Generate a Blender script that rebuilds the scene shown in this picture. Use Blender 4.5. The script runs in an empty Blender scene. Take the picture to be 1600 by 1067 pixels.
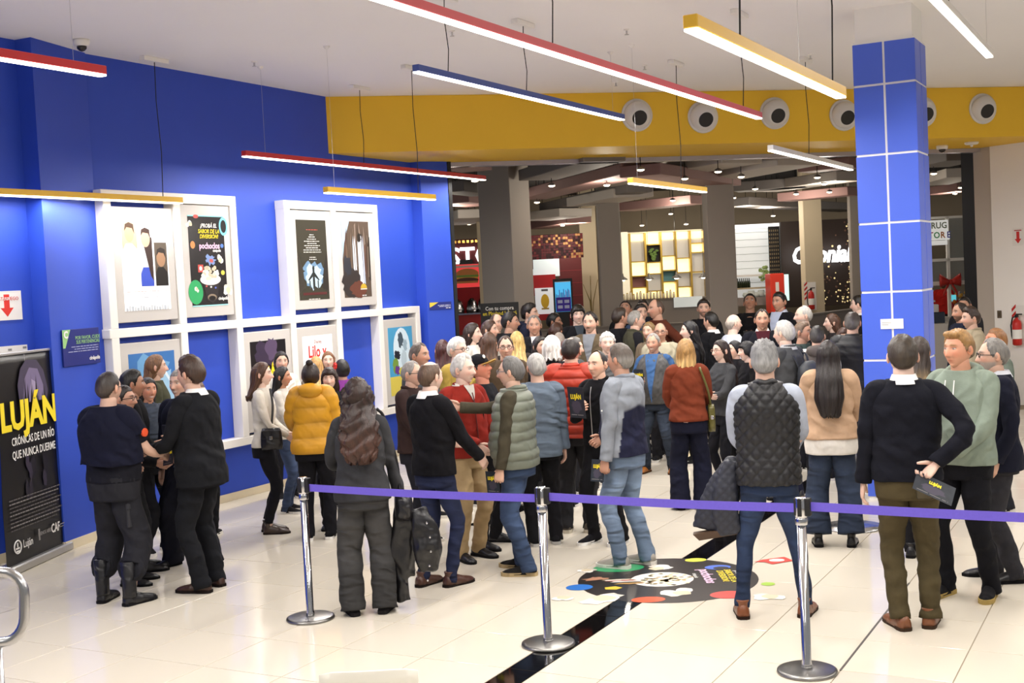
import bpy, math, random
import numpy as np
from mathutils import Matrix, Vector

WORLD_S = .34
EXPO = -.2
PENDANT_W = 60
SPOT_W = 50
# ============================================================ camera, world, exposure
F, YAW, PITCH, ROLL, CH = 1912.6405, 0.4970493, 0.0493671, -0.0495151, 2.26719
scene = bpy.context.scene
col = scene.collection
def cam_axes():
    f = np.array([-math.sin(YAW)*math.cos(PITCH), math.cos(YAW)*math.cos(PITCH), -math.sin(PITCH)])
    r = np.array([math.cos(YAW), math.sin(YAW), 0.]); u = np.cross(r, f)
    c, s = math.cos(ROLL), math.sin(ROLL)
    return np.array([c*r+s*u, -s*r+c*u, f])
CM = cam_axes()
CO = np.array([0, 0, CH])
cd = bpy.data.cameras.new('camera'); cd.sensor_width = 36; cd.lens = F/1600*36; cd.clip_end = 200
cam = bpy.data.objects.new('camera', cd); col.objects.link(cam)
m = Matrix.Identity(4)
for i in range(3):
    m[i][0] = CM[0][i]; m[i][1] = CM[1][i]; m[i][2] = -CM[2][i]; m[i][3] = CO[i]
cam.matrix_world = m
scene.camera = cam

world = bpy.data.worlds.new('world'); scene.world = world; world.use_nodes = True
world.node_tree.nodes['Background'].inputs[0].default_value = (1.0, .985, .965, 1)
world.node_tree.nodes['Background'].inputs[1].default_value = WORLD_S
scene.view_settings.view_transform = 'Standard'; scene.view_settings.look = 'None'
scene.view_settings.gamma = 1; scene.view_settings.exposure = EXPO; scene.view_settings.use_curve_mapping = False

# photograph pixel -> place in the world (the calibrated camera)
def ray(x, y): return np.array([(x-800)/F, -(y-533.5)/F, 1])@CM
def atZ(x, y, Z): d = ray(x, y); return CO+d*(Z-CH)/d[2]
def atX(x, y, X): d = ray(x, y); return CO+d*X/d[0]
def atY(x, y, Y): d = ray(x, y); return CO+d*Y/d[1]
def atD(x, y, D): return CO+ray(x, y)*D
def proj(P):
    q = (np.asarray(P, float)-CO)@CM.T
    return 800+F*q[0]/q[2], 533.5-F*q[1]/q[2]

def area_light(name, loc, sx, sy, power, colr=(1, .97, .93), rot=(0, 0, 0), spread=180):
    l = bpy.data.lights.new(name, 'AREA'); l.shape = 'RECTANGLE'; l.size = sx; l.size_y = sy; l.energy = power; l.color = colr
    l.spread = math.radians(spread)
    o = bpy.data.objects.new(name, l); o.location = loc; o.rotation_euler = rot; col.objects.link(o); return o

# ============================================================ materials
def lin(c):
    if isinstance(c, str):
        c = tuple(int(c[i:i+2], 16)/255 for i in (0, 2, 4))
    return tuple((x/12.92 if x <= .04045 else ((x+.055)/1.055)**2.4) for x in c[:3])
MATS = {}
def mat(name, colr='808080', rough=.6, metal=0, emit=0, ecol=None, noise=0, nscale=8, bump=0, bscale=60, spec=.5, coat=0, alpha=1, trans=0, rnd=0, stretch=None):
    if name in MATS: return MATS[name]
    m = bpy.data.materials.new(name); m.use_nodes = True; nt = m.node_tree; b = nt.nodes['Principled BSDF']
    c = lin(colr)
    b.inputs['Base Color'].default_value = (*c, 1); b.inputs['Roughness'].default_value = rough; b.inputs['Metallic'].default_value = metal
    b.inputs['Specular IOR Level'].default_value = spec
    if coat: b.inputs['Coat Weight'].default_value = coat; b.inputs['Coat Roughness'].default_value = .05
    if trans: b.inputs['Transmission Weight'].default_value = trans
    if alpha < 1: b.inputs['Alpha'].default_value = alpha
    if emit:
        b.inputs['Emission Color'].default_value = (*lin(ecol or colr), 1); b.inputs['Emission Strength'].default_value = emit
    tc = nt.nodes.new('ShaderNodeTexCoord')
    src = tc.outputs['Object']
    if stretch:
        mp = nt.nodes.new('ShaderNodeMapping'); mp.inputs['Scale'].default_value = stretch
        nt.links.new(src, mp.inputs[0]); src = mp.outputs[0]
    last = None
    if noise:
        n = nt.nodes.new('ShaderNodeTexNoise'); n.inputs['Scale'].default_value = nscale; n.inputs['Detail'].default_value = 4
        nt.links.new(src, n.inputs['Vector'])
        mx = nt.nodes.new('ShaderNodeMix'); mx.data_type = 'RGBA'
        mx.inputs[6].default_value = (*[x*(1-noise) for x in c], 1); mx.inputs[7].default_value = (*[min(1, x*(1+noise)) for x in c], 1)
        nt.links.new(n.outputs['Fac'], mx.inputs[0]); last = mx.outputs[2]
    if rnd:
        oi = nt.nodes.new('ShaderNodeObjectInfo'); hs = nt.nodes.new('ShaderNodeHueSaturation')
        mr = nt.nodes.new('ShaderNodeMapRange'); mr.inputs[3].default_value = 1-rnd; mr.inputs[4].default_value = 1+rnd
        nt.links.new(oi.outputs['Random'], mr.inputs[0]); nt.links.new(mr.outputs[0], hs.inputs['Value'])
        if last: nt.links.new(last, hs.inputs['Color'])
        else: hs.inputs['Color'].default_value = (*c, 1)
        last = hs.outputs[0]
    if last: nt.links.new(last, b.inputs['Base Color'])
    if bump:
        n2 = nt.nodes.new('ShaderNodeTexNoise'); n2.inputs['Scale'].default_value = bscale; n2.inputs['Detail'].default_value = 3
        nt.links.new(src, n2.inputs['Vector'])
        bp = nt.nodes.new('ShaderNodeBump'); bp.inputs['Strength'].default_value = bump; bp.inputs['Distance'].default_value = .01
        nt.links.new(n2.outputs['Fac'], bp.inputs['Height']); nt.links.new(bp.outputs[0], b.inputs['Normal'])
    MATS[name] = m
    return m
def vmat(name, rough=.85, noise=.12, nscale=30, bump=.25, bscale=120, stretch=None, sheen=0, spec=.3, sss=0, fold=0, fscale=9, fst=(1, 1, 1)):
    """material coloured per vertex (cloth dyes, skin, hair, shading painted into folds)"""
    if name in MATS: return MATS[name]
    m = bpy.data.materials.new(name); m.use_nodes = True; nt = m.node_tree; b = nt.nodes['Principled BSDF']
    b.inputs['Roughness'].default_value = rough; b.inputs['Specular IOR Level'].default_value = spec
    if sheen: b.inputs['Sheen Weight'].default_value = sheen
    at = nt.nodes.new('ShaderNodeAttribute'); at.attribute_name = 'Col'
    tc = nt.nodes.new('ShaderNodeTexCoord'); src = tc.outputs['Object']
    if stretch:
        mp = nt.nodes.new('ShaderNodeMapping'); mp.inputs['Scale'].default_value = stretch; nt.links.new(src, mp.inputs[0]); src = mp.outputs[0]
    n = nt.nodes.new('ShaderNodeTexNoise'); n.inputs['Scale'].default_value = nscale; n.inputs['Detail'].default_value = 4; nt.links.new(src, n.inputs['Vector'])
    mr = nt.nodes.new('ShaderNodeMapRange'); mr.inputs[3].default_value = 1-noise; mr.inputs[4].default_value = 1+noise; nt.links.new(n.outputs['Fac'], mr.inputs[0])
    hs = nt.nodes.new('ShaderNodeHueSaturation'); nt.links.new(at.outputs['Color'], hs.inputs['Color']); nt.links.new(mr.outputs[0], hs.inputs['Value'])
    nt.links.new(hs.outputs[0], b.inputs['Base Color'])
    if bump:
        n2 = nt.nodes.new('ShaderNodeTexNoise'); n2.inputs['Scale'].default_value = bscale; nt.links.new(src, n2.inputs['Vector'])
        bp = nt.nodes.new('ShaderNodeBump'); bp.inputs['Strength'].default_value = bump; bp.inputs['Distance'].default_value = .004
        nt.links.new(n2.outputs['Fac'], bp.inputs['Height']); nt.links.new(bp.outputs[0], b.inputs['Normal'])
        if fold:
            mp2 = nt.nodes.new('ShaderNodeMapping'); mp2.inputs['Scale'].default_value = fst; nt.links.new(tc.outputs['Object'], mp2.inputs[0])
            n3 = nt.nodes.new('ShaderNodeTexWave'); n3.wave_type = 'BANDS'; n3.bands_direction = 'DIAGONAL'; n3.inputs['Scale'].default_value = fscale; n3.inputs['Distortion'].default_value = 9; n3.inputs['Detail'].default_value = 2; n3.inputs['Detail Scale'].default_value = 1.3; nt.links.new(mp2.outputs[0], n3.inputs['Vector'])
            n4 = nt.nodes.new('ShaderNodeTexNoise'); n4.inputs['Scale'].default_value = 5; nt.links.new(mp2.outputs[0], n4.inputs['Vector'])
            r4 = nt.nodes.new('ShaderNodeMapRange'); r4.inputs[1].default_value = .38; r4.inputs[2].default_value = .62; nt.links.new(n4.outputs['Fac'], r4.inputs[0])
            mu = nt.nodes.new('ShaderNodeMath'); mu.operation = 'MULTIPLY'; nt.links.new(n3.outputs['Fac'], mu.inputs[0]); nt.links.new(r4.outputs[0], mu.inputs[1])
            b2 = nt.nodes.new('ShaderNodeBump'); b2.inputs['Strength'].default_value = fold; b2.inputs['Distance'].default_value = .02; nt.links.new(mu.outputs[0], b2.inputs['Height']); nt.links.new(b2.outputs[0], bp.inputs['Normal'])
    if sss:
        b.inputs['Subsurface Weight'].default_value = sss; b.inputs['Subsurface Radius'].default_value = (.02, .008, .004); b.inputs['Subsurface Scale'].default_value = .3
    MATS[name] = m; return m

# ============================================================ mesh helpers
def nrm(v):
    v = np.asarray(v, float); l = np.linalg.norm(v); return v/l if l > 1e-9 else v
class MB:
    def __init__(s): s.v = []; s.f = []; s.c = []
    def add(s, v, f, c=None):
        o = len(s.v); s.v += [tuple(map(float, p)) for p in v]; s.f += [tuple(i+o for i in q) for q in f]
        if c is None: c = [(1, 1, 1)]*len(v)
        elif len(c) == 3 and not hasattr(c[0], '__len__'): c = [tuple(c)]*len(v)
        s.c += [tuple(x) for x in c]
        return s
    def box(s, x0, x1, y0, y1, z0, z1, c=None):
        v = [(x, y, z) for x in (x0, x1) for y in (y0, y1) for z in (z0, z1)]
        return s.add(v, [(0, 1, 3, 2), (4, 6, 7, 5), (0, 4, 5, 1), (2, 3, 7, 6), (0, 2, 6, 4), (1, 5, 7, 3)], c)
    def bevbox(s, x0, x1, y0, y1, z0, z1, b=.01, c=None):
        """box with chamfered edges (24 vertices)"""
        xs = (x0, x1); ys = (y0, y1); zs = (z0, z1); v = []; idx = {}
        for i in (0, 1):
            for j in (0, 1):
                for k in (0, 1):
                    sx = b if i == 0 else -b; sy = b if j == 0 else -b; sz = b if k == 0 else -b
                    for a in range(3):
                        p = [xs[i]+sx, ys[j]+sy, zs[k]+sz]; p[a] = (xs[i], ys[j], zs[k])[a]
                        idx[(i, j, k, a)] = len(v); v.append(tuple(p))
        I = lambda *t: idx[t]; f = []
        for a in range(3):
            for e in (0, 1):
                o = [t for t in range(3) if t != a]; q = []
                for (p, r) in ((0, 0), (1, 0), (1, 1), (0, 1)):
                    t = [0]*3; t[a] = e; t[o[0]] = p; t[o[1]] = r; q.append(I(*t, a))
                f.append(tuple(q if (e == 1) == (a != 1) else q[::-1]))
        for a in range(3):
            o = [t for t in range(3) if t != a]
            for p in (0, 1):
                for r in (0, 1):
                    t0 = [0]*3; t0[o[0]] = p; t0[o[1]] = r; t1 = list(t0); t1[a] = 1
                    f.append((I(*t0, o[0]), I(*t1, o[0]), I(*t1, o[1]), I(*t0, o[1])))
        for i in (0, 1):
            for j in (0, 1):
                for k in (0, 1): f.append((I(i, j, k, 0), I(i, j, k, 1), I(i, j, k, 2)))
        return s.add(v, f, c)
    def loft(s, rings, c=None, cap=True, closed=True):
        n = len(rings[0]); v = [p for r in rings for p in r]; f = []
        for i in range(len(rings)-1):
            for j in range(n if closed else n-1):
                f.append((i*n+j, i*n+(j+1) % n, (i+1)*n+(j+1) % n, (i+1)*n+j))
        if cap and closed:
            f.append(tuple(range(n))[::-1]); f.append(tuple((len(rings)-1)*n+j for j in range(n)))
        return s.add(v, f, c)
    def tube(s, pts, rad, n=10, c=None, cap=True, flat=1.0, upv=None):
        pts = [np.asarray(p, float) for p in pts]
        if not hasattr(rad, '__len__'): rad = [rad]*len(pts)
        T = [nrm(pts[min(i+1, len(pts)-1)]-pts[max(i-1, 0)]) for i in range(len(pts))]
        u = np.array(upv, float) if upv is not None else (np.array([1., 0, 0]) if abs(T[0][0]) < .8 else np.array([0, 1., 0]))
        rings = []
        for i, p in enumerate(pts):
            u = nrm(u-np.dot(u, T[i])*T[i]); w = np.cross(T[i], u)
            rings.append([p+rad[i]*(math.cos(a)*u+flat*math.sin(a)*w) for a in np.arange(n)*2*math.pi/n])
        return s.loft(rings, c, cap)
    def lathe(s, prof, n=24, o=(0, 0, 0), c=None, cap=True):
        o = np.array(o, float)
        return s.loft([[o+np.array([r*math.cos(a), r*math.sin(a), z]) for a in np.arange(n)*2*math.pi/n] for r, z in prof], c, cap)
    def ell(s, o, r, nu=14, nv=10, c=None, R=None):
        o = np.array(o, float); rings = []
        for i in range(nv+1):
            t = math.pi*(i/nv); t = min(max(t, .05), math.pi-.05)
            ring = []
            for a in np.arange(nu)*2*math.pi/nu:
                p = np.array([r[0]*math.sin(t)*math.cos(a), r[1]*math.sin(t)*math.sin(a), -r[2]*math.cos(t)])
                ring.append(o+(R@p if R is not None else p))
            rings.append(ring)
        return s.loft(rings, c)
    def poly(s, pts, th, nvec, c=None):
        """flat polygon given thickness along nvec"""
        pts = [np.array(p, float) for p in pts]; nv = np.array(nvec, float)*th; n = len(pts)
        v = pts+[p+nv for p in pts]
        return s.add(v, [tuple(range(n))[::-1], tuple(range(n, 2*n))]+[(i, (i+1) % n, n+(i+1) % n, n+i) for i in range(n)], c)
def mesh_from(name, mb, smooth=False, vcol=False):
    me = bpy.data.meshes.new(name); me.from_pydata(mb.v, [], mb.f)
    if smooth: me.polygons.foreach_set('use_smooth', [True]*len(me.polygons))
    if vcol:
        a = me.color_attributes.new('Col', 'FLOAT_COLOR', 'POINT')
        c = np.ones((len(mb.v), 4)); c[:, :3] = np.array(mb.c); a.data.foreach_set('color', c.ravel())
    me.update(); return me
def place(o, parent, loc=None, rz=0):
    col.objects.link(o)
    if parent: o.parent = parent
    if loc is not None: o.location = tuple(loc)
    if rz: o.rotation_euler = (0, 0, rz)
    return o
def obj(name, mb, material, parent=None, loc=None, rz=0, smooth=False, vcol=False, label=None):
    me = mesh_from(name, mb, smooth, vcol) if isinstance(mb, MB) else mb
    if material and not me.materials: me.materials.append(material)
    o = bpy.data.objects.new(name, me); place(o, parent, loc, rz)
    if label: o['label'] = label
    return o
def tag(o, label, cat, group=None):
    o['label'] = label; o['category'] = cat
    if group: o['group'] = group
    return o
def thing(name, label, cat, loc=(0, 0, 0), rz=0, group=None):
    o = bpy.data.objects.new(name, None); o.empty_display_size = .1; place(o, None, loc, rz); return tag(o, label, cat, group)
def struct(name, mb, material, parent=None, loc=None, rz=0, **k):
    o = obj(name, mb, material, parent, loc, rz, **k)
    if not parent: o['kind'] = 'structure'
    return o
def sroot(name, loc=(0, 0, 0), rz=0):
    o = bpy.data.objects.new(name, None); o.empty_display_size = .1; place(o, None, loc, rz); o['kind'] = 'structure'; return o
PEND = []      # (object, callback(mesh)) turned into final meshes in one pass at the end
def text(name, s, size, mtx, material, parent, ext=.001, sx=1, bold=0, align='CENTER', shear=0, space=1):
    cu = bpy.data.curves.new(name, 'FONT'); cu.body = s; cu.size = size; cu.extrude = ext; cu.align_x = align; cu.align_y = 'CENTER'
    cu.offset = bold; cu.shear = shear; cu.resolution_u = 2; cu.space_character = space
    cu.materials.append(material)
    o = bpy.data.objects.new(name, cu); col.objects.link(o)
    PEND.append(('text', o, name, parent, mtx, sx, material))
    return o
def frame_mtx(o, right, up):
    r = nrm(right); u = nrm(up); n = np.cross(r, u)
    mm = Matrix.Identity(4)
    for i in range(3): mm[i][0] = r[i]; mm[i][1] = u[i]; mm[i][2] = n[i]; mm[i][3] = o[i]
    return mm
# ============================================================ palette
M_blue = mat('blue_paint', '2a4cc0', .55, noise=.05, nscale=3, bump=.05, bscale=200)
M_ceil = mat('ceiling_paint', 'f3f0ee', .9, noise=.02, nscale=1)
M_yellow = mat('yellow_paint', 'f3c32e', .55, noise=.04, nscale=2, bump=.04, bscale=150)
M_white = mat('white_lacquer', 'f2eee8', .4)
M_wall = mat('white_wall_paint', 'faf6f1', .8, noise=.03, nscale=2, bump=.05, bscale=120)
M_base = mat('cream_skirting', 'e6d8ba', .4, noise=.04, nscale=4)
M_tile = mat('cream_porcelain', 'ddd4c4', .09, noise=.02, nscale=2, rnd=.025, spec=.55)
M_tileg = mat('grey_porcelain', 'cfc8bc', .1, noise=.03, nscale=3)
M_grout = mat('tile_grout', '8f8470', .8)
M_black = mat('black_granite', '0c0a0a', .06, noise=.3, nscale=40)
M_steel = mat('brushed_steel', 'b9b9bb', .25, metal=1, noise=.05, nscale=20)
M_chrome = mat('chrome', 'd5d5d8', .12, metal=1)
M_basest = mat('worn_steel_base', '8f8d8a', .33, metal=1, noise=.15, nscale=14)
M_dark = mat('dark_plastic', '141416', .4)
M_grey = mat('grey_case', 'c9c4bf', .5)
M_led = mat('led_diffuser', 'ffffff', .4, emit=7, ecol='fff6e6')
M_belt = mat('purple_webbing', '6a59cc', .7, noise=.08, nscale=60, bump=.2, bscale=300)
M_print = vmat('printed_ink', rough=.35, noise=.03, nscale=20, bump=0, spec=.4)
M_glowprint = None
M_wtext = mat('white_print', 'f4f2ee', .5)
M_ytext = mat('yellow_print', 'f5dc28', .5)
M_rtext = mat('red_print', 'd8332c', .5)
M_gtext = mat('green_print', '9ccf83', .5)
M_grytext = mat('grey_print', '8d8a88', .6)
M_alu = mat('aluminium', 'c8c6c3', .35, metal=.8)
M_red = mat('red_paint', 'c8251f', .4)
M_cord = mat('black_cord', '1a1a1c', .6)

CEIL = 4.66
OX, OY, TS = -4.68573, 6.172227, .6
XW = -9.2

# ============================================================ floor
fl = MB(); fl.box(-12, 6, -2, 46, -.12, -.004)
floor = struct('floor', fl, M_grout)
def tile_mesh(w, d, m, nm):
    mb = MB(); b = .0015; g = .0032
    v = [(g, g, -.006), (w-g, g, -.006), (w-g, d-g, -.006), (g, d-g, -.006), (g, g, -b), (w-g, g, -b), (w-g, d-g, -b), (g, d-g, -b),
         (g+b, g+b, 0), (w-g-b, g+b, 0), (w-g-b, d-g-b, 0), (g+b, d-g-b, 0)]
    f = [(8, 9, 10, 11)]+[(i, (i+1) % 4, 4+(i+1) % 4, 4+i) for i in range(4)]+[(4+i, 4+(i+1) % 4, 8+(i+1) % 4, 8+i) for i in range(4)]
    mb.add(v, f); me = mesh_from(nm, mb); me.materials.append(m); return me
T_full = tile_mesh(TS, TS, M_tile, 'floor_tile'); T_cut = tile_mesh(.4, TS, M_tile, 'cut_tile'); T_blk = tile_mesh(.2, TS, M_black, 'black_tile'); T_gry = tile_mesh(TS, TS, M_tileg, 'grey_tile')
tiles = []
for b in range(-9, 12):
    for a in range(-9, 22):
        X, Y = OX+b*TS, OY+a*TS
        if X < -9.8: continue
        if -.6607*X+.7506*Y > 17.6: continue
        px, py = proj((X+.3, Y+.3, 0)) if Y > 2 else (0, 9999)
        inside = -60 < px < 1660 and 480 < py < 1120
        q = np.dot(np.array([X+.3, Y+.3, 0])-CO, CM[2])
        tiles.append((0 if inside else 1, q, a, b, X, Y))
tiles.sort()
rest = MB()
for i, (o_, q, a, b, X, Y) in enumerate(tiles):
    parts = [(T_blk, X, 'black_tile'), (T_cut, X+.2, 'floor_tile')] if b == 2 or (b == -2 and a >= 6) else [((T_gry if (a, b) == (0, 5) else T_full), X, 'floor_tile')]
    if o_ == 0 and i < 270:
        for me, x, nm in parts:
            o = bpy.data.objects.new(nm, me); place(o, floor, (x, Y, 0))
    else:
        g = .0034
        for me, x, nm in parts:
            w = .2 if me is T_blk else .4 if me is T_cut else .6
            if nm == 'black_tile': continue
            rest.add([(x+g, Y+g, 0), (x+w-g, Y+g, 0), (x+w-g, Y+TS-g, 0), (x+g, Y+TS-g, 0)], [(0, 1, 2, 3)])
ro = obj('floor_tiles', rest, M_tile, floor); ro['kind'] = 'stuff'
# expansion joint running between two rows of tiles
obj('expansion_joint', MB().box(OX+5*TS-.007, OX+5*TS+.007, OY+1*TS, OY+4.4*TS, -.004, .0008), mat('dark_joint', '55504a', .6), floor)
# food court floor beyond the entrance
fc = MB().add([(-30, 15, -.002), (-9.9, 13.6, -.002), (-2.4, 20.4, -.002), (8, 18, -.002), (8, 48, -.002), (-30, 48, -.002)], [(0, 1, 2, 3, 4, 5)])
struct('floor_food_court', fc, mat('food_court_floor', 'b9ab97', .15, noise=.06, nscale=1))

# ============================================================ shell
ce = MB().box(-9.9, 7, -2, 20.6, CEIL, CEIL+.1)
struct('ceiling', ce, M_ceil)
def prism(pts, z0, z1):
    n = len(pts); mb = MB()
    return mb.add([(*p, z0) for p in pts]+[(*p, z1) for p in pts], [tuple(range(n))[::-1], tuple(range(n, 2*n))]+[(i, (i+1) % n, n+(i+1) % n, n+i) for i in range(n)])
LW = [(-9.16, -2), (-9.16, 7.757), (-8.965, 7.768), (-9.17, 8.58), (XW, 8.58), (XW, 14.27), (-9.05, 14.28), (-8.82, 14.62), (-9.0, 14.8), (-9.6, 14.8), (-9.6, -2)]
struct('wall_left', prism(LW[::-1], 0, CEIL), M_blue)
bl = MB()
def skirt(mb, p, q, h=.085, t=.012):
    p = np.array(p); q = np.array(q); d = nrm(q-p); n = np.array([d[1], -d[0]])
    a = [p, q, q+n*t, p+n*t]; k = len(mb.v)
    mb.add([(*x, .001) for x in a]+[(*x, h) for x in a], [(3, 2, 1, 0), (4, 5, 6, 7), (0, 1, 5, 4), (1, 2, 6, 5), (2, 3, 7, 6), (3, 0, 4, 7)])
for i in range(0, 7): skirt(bl, LW[i], LW[i+1])
struct('baseboard_left', bl, M_base)
struct('trim_1', prism([(-8.815, 14.63), (-8.785, 14.67), (-8.96, 14.84), (-9.0, 14.8)], 0, 3.96), M_dark)

# yellow bulkhead over the entrance
fd = nrm([.7506, .6607]); fn = np.array([-fd[1], fd[0]])
p0 = np.array([-9.29, 12.35]); 
q0 = p0+fd*13.5; 
bulk = prism([tuple(p0-fd*.2), tuple(q0), tuple(q0+fn*1.57), tuple(p0-fd*.2+fn*1.57)], 3.96, CEIL-.002)
struct('wall_bulkhead', bulk, M_yellow)
tr = MB(); a0 = p0+fn*1.5+fd*1.2; a1 = p0+fn*1.5+fd*10.4
tr.add([(*(a0), 3.9), (*(a1), 3.9), (*(a1+fn*.16), 3.9), (*(a0+fn*.16), 3.9), (*(a0), 3.958), (*(a1), 3.958), (*(a1+fn*.16), 3.958), (*(a0+fn*.16), 3.958)], [(3, 2, 1, 0), (4, 5, 6, 7), (0, 1, 5, 4), (1, 2, 6, 5), (2, 3, 7, 6), (3, 0, 4, 7)])
struct('trim_2', tr, mat('shutter_rail', 'b9b7c4', .4, metal=.6))

# right-hand wall with its black jamb
RWd = nrm([.51, -.25]); RWn = np.array([-RWd[1], RWd[0]])
c0 = np.array([-2.444, 20.152]); c1 = c0-RWd*.30
rw = prism([tuple(c0), tuple(c0+RWd*6), tuple(c0+RWd*6+RWn*.5), tuple(c0+RWn*.5)], 0, 3.962)
struct('wall_right', rw, M_wall)
struct('trim_3', prism([tuple(c1+RWn*.02), tuple(c0+RWn*.02), tuple(c0+RWn*.45), tuple(c1+RWn*.45)], 0, 3.962), mat('jamb_paint', 'bdb3a8', .7))
j0 = c1-RWd*.24
struct('trim_4', prism([tuple(j0+RWn*.05), tuple(c1+RWn*.05), tuple(c1+RWn*.35), tuple(j0+RWn*.35)], 0, 3.962), M_dark)

# ============================================================ column
CX0, CX1, CY0, CY1 = -2.626, -2.066, 11.88, 12.44
colm = sroot('wall_column', (CX0, CY0, 0))
obj('core', MB().box(.003, CX1-CX0-.003, .003, CY1-CY0-.003, 0, 4.35).box(.02, CX1-CX0-.02, .02, CY1-CY0-.02, 4.35, CEIL), mat('column_core', 'f2f0ee', .5), colm)
M_panel = mat('blue_laminate', '4766da', .38, noise=.03, nscale=2)
zs = [.02, .69, 1.34, 1.99, 2.64, 3.283, 3.936, 4.338]; g = .0105
for i in range(len(zs)-1):
    for k in range(2):
        W = CX1-CX0; x0 = 0 if k == 0 else W/2+g; x1 = W/2-g if k == 0 else W
        obj('panel', MB().box(x0, x1, -.004, .012, zs[i]+g, zs[i+1]-g), M_panel, colm)
        obj('panel', MB().box(W-.012, W+.004, 0 if k == 0 else W/2+g, (W/2-g) if k == 0 else W, zs[i]+g, zs[i+1]-g), M_panel, colm)
        obj('panel', MB().box(-.004, .012, 0 if k == 0 else W/2+g, (W/2-g) if k == 0 else W, zs[i]+g, zs[i+1]-g), M_panel, colm)
        obj('panel', MB().box(x0, x1, W-.012, W+.004, zs[i]+g, zs[i+1]-g), M_panel, colm)
cs = thing('notice_sign', 'small white notice stuck on the blue panelled column', 'sign', (-2.35, CY0-.005, 1.685))
obj('plate', MB().box(-.105, .105, -.006, 0, -.047, .047), M_white, cs)
tl = MB()
for i, (w, z) in enumerate(((.085, .012), (.06, -.008))): tl.box(-.092, -.092+w, -.0072, -.006, z-.002, z+.002)
obj('print_lines', tl, M_grytext, cs)

# ============================================================ pendant lights
PM = {k: mat(k+'_enamel', v, .45) for k, v in dict(red='c93036', yellow='efbe3c', blue='44589f', white='e8e6e4', pink='d8636c').items()}
def pendant(kind, X, y0, y1, z, label, cables=(), wires=(), power=40, dz=.062):
    t = thing('pendant_light', label, 'lamp', (X, (y0+y1)/2, z), 0, 'linear pendant lights')
    L = (y1-y0)/2
    obj('housing', MB().bevbox(-.032, .032, -L, L, .008, dz, .004), PM[kind], t)
    obj('diffuser', MB().bevbox(-.0295, .0295, -L+.004, L-.004, -.004, .008, .002), M_led, t)
    H = CEIL-z
    for cy in cables:
        k = cy-(y0+y1)/2
        obj('cable', MB().tube([(0, k, dz), (.012, k+.006, H*.35), (-.01, k, H*.7), (0, k, H)], .0045, 6), M_cord, t)
        obj('canopy', MB().bevbox(-.035, .035, k-.17, k+.17, H-.045, H-.001, .004), M_white, t)
    for cy in wires:
        k = cy-(y0+y1)/2
        wo = obj('suspension_wire', MB().tube([(0, k, dz), (0, k, H-.01)], .0014, 5), M_alu, t)
        obj('ceiling_cup', MB().lathe([(.012, H-.03), (.03, H-.012), (.034, H-.001)], 12, (0, k, 0)), M_white, wo)
    area_light('pendant_glow', (X, (y0+y1)/2, z-.012), .06, y1-y0, power*(y1-y0)/2.4)
    return t
PW = PENDANT_W
pendant('red', -5.98, 3.0, 5.74, 3.7, 'red linear lamp hanging before the blue wall recess left of the poster shelf', (), (5.5, 3.4), PW)
pendant('yellow', -9.0+.12, 6.6, 9.45, 3.22, 'yellow linear lamp hung close to blue wall, crossing the romance poster', (9.2, 6.9), (), PW*.5)
pendant('red', -8.45, 9.95, 15.0, 3.69, 'long red linear lamp above the poster shelf, its end before the entrance', (12.1,), (10.3,), PW)
pendant('yellow', -7.28, 9.75, 11.75, 3.215, 'yellow linear lamp hanging over the second pair of tall posters', (11.43,), (9.9,), PW)
pendant('blue', -5.25, 8.3, 12.45, 3.955, 'blue linear lamp hung high before the yellow bulkhead', (10.2, 8.0+.8), (12.2,), PW)
pendant('pink', -3.50, 4.6, 11.7, 3.715, 'very long pinkish red linear lamp, the longest of all', (11.2, 7.2), (5.2,), PW)
pendant('yellow', -1.69, 4.75, 7.3, 3.24, 'large yellow linear lamp hanging before the blue tiled column', (7.1, 5.4), (6.4,), PW)
pendant('yellow', -4.92, 11.8, 14.1, 3.21, 'short yellow linear lamp hanging before the lit cafe shelves', (13.3,), (12.0,), PW)
pendant('white', -3.68, 12.65, 16.3, 3.49, 'white linear lamp ending behind the blue tiled column', (14.2,), (), PW)
pendant('white', -1.33, 8.2, 11.15, 3.95, 'white linear lamp hanging right of the blue tiled column near ceiling', (9.0,), (11.0,), PW)
# unseen lamps of the same kind, added out of view to light the lobby
for (k, X, y0, y1, z) in (('blue', -6.9, .5, 4, 3.95), ('yellow', -4.2, -.5, 2.2, 3.22), ('red', .6, -.5, 4.5, 3.7), ('yellow', 1.2, 5.2, 8, 3.22), ('blue', 2.2, 8.5, 12.5, 3.95), ('white', .9, 12.6, 16, 3.5)):
    pendant(k, X, y0, y1, z, {'blue': 'blue linear lamp', 'yellow': 'yellow linear lamp', 'red': 'red linear lamp', 'white': 'white linear lamp'}[k]+' hung in the lobby outside the photographed part', (y0+.8,), (y1-.4,), PW)

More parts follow.
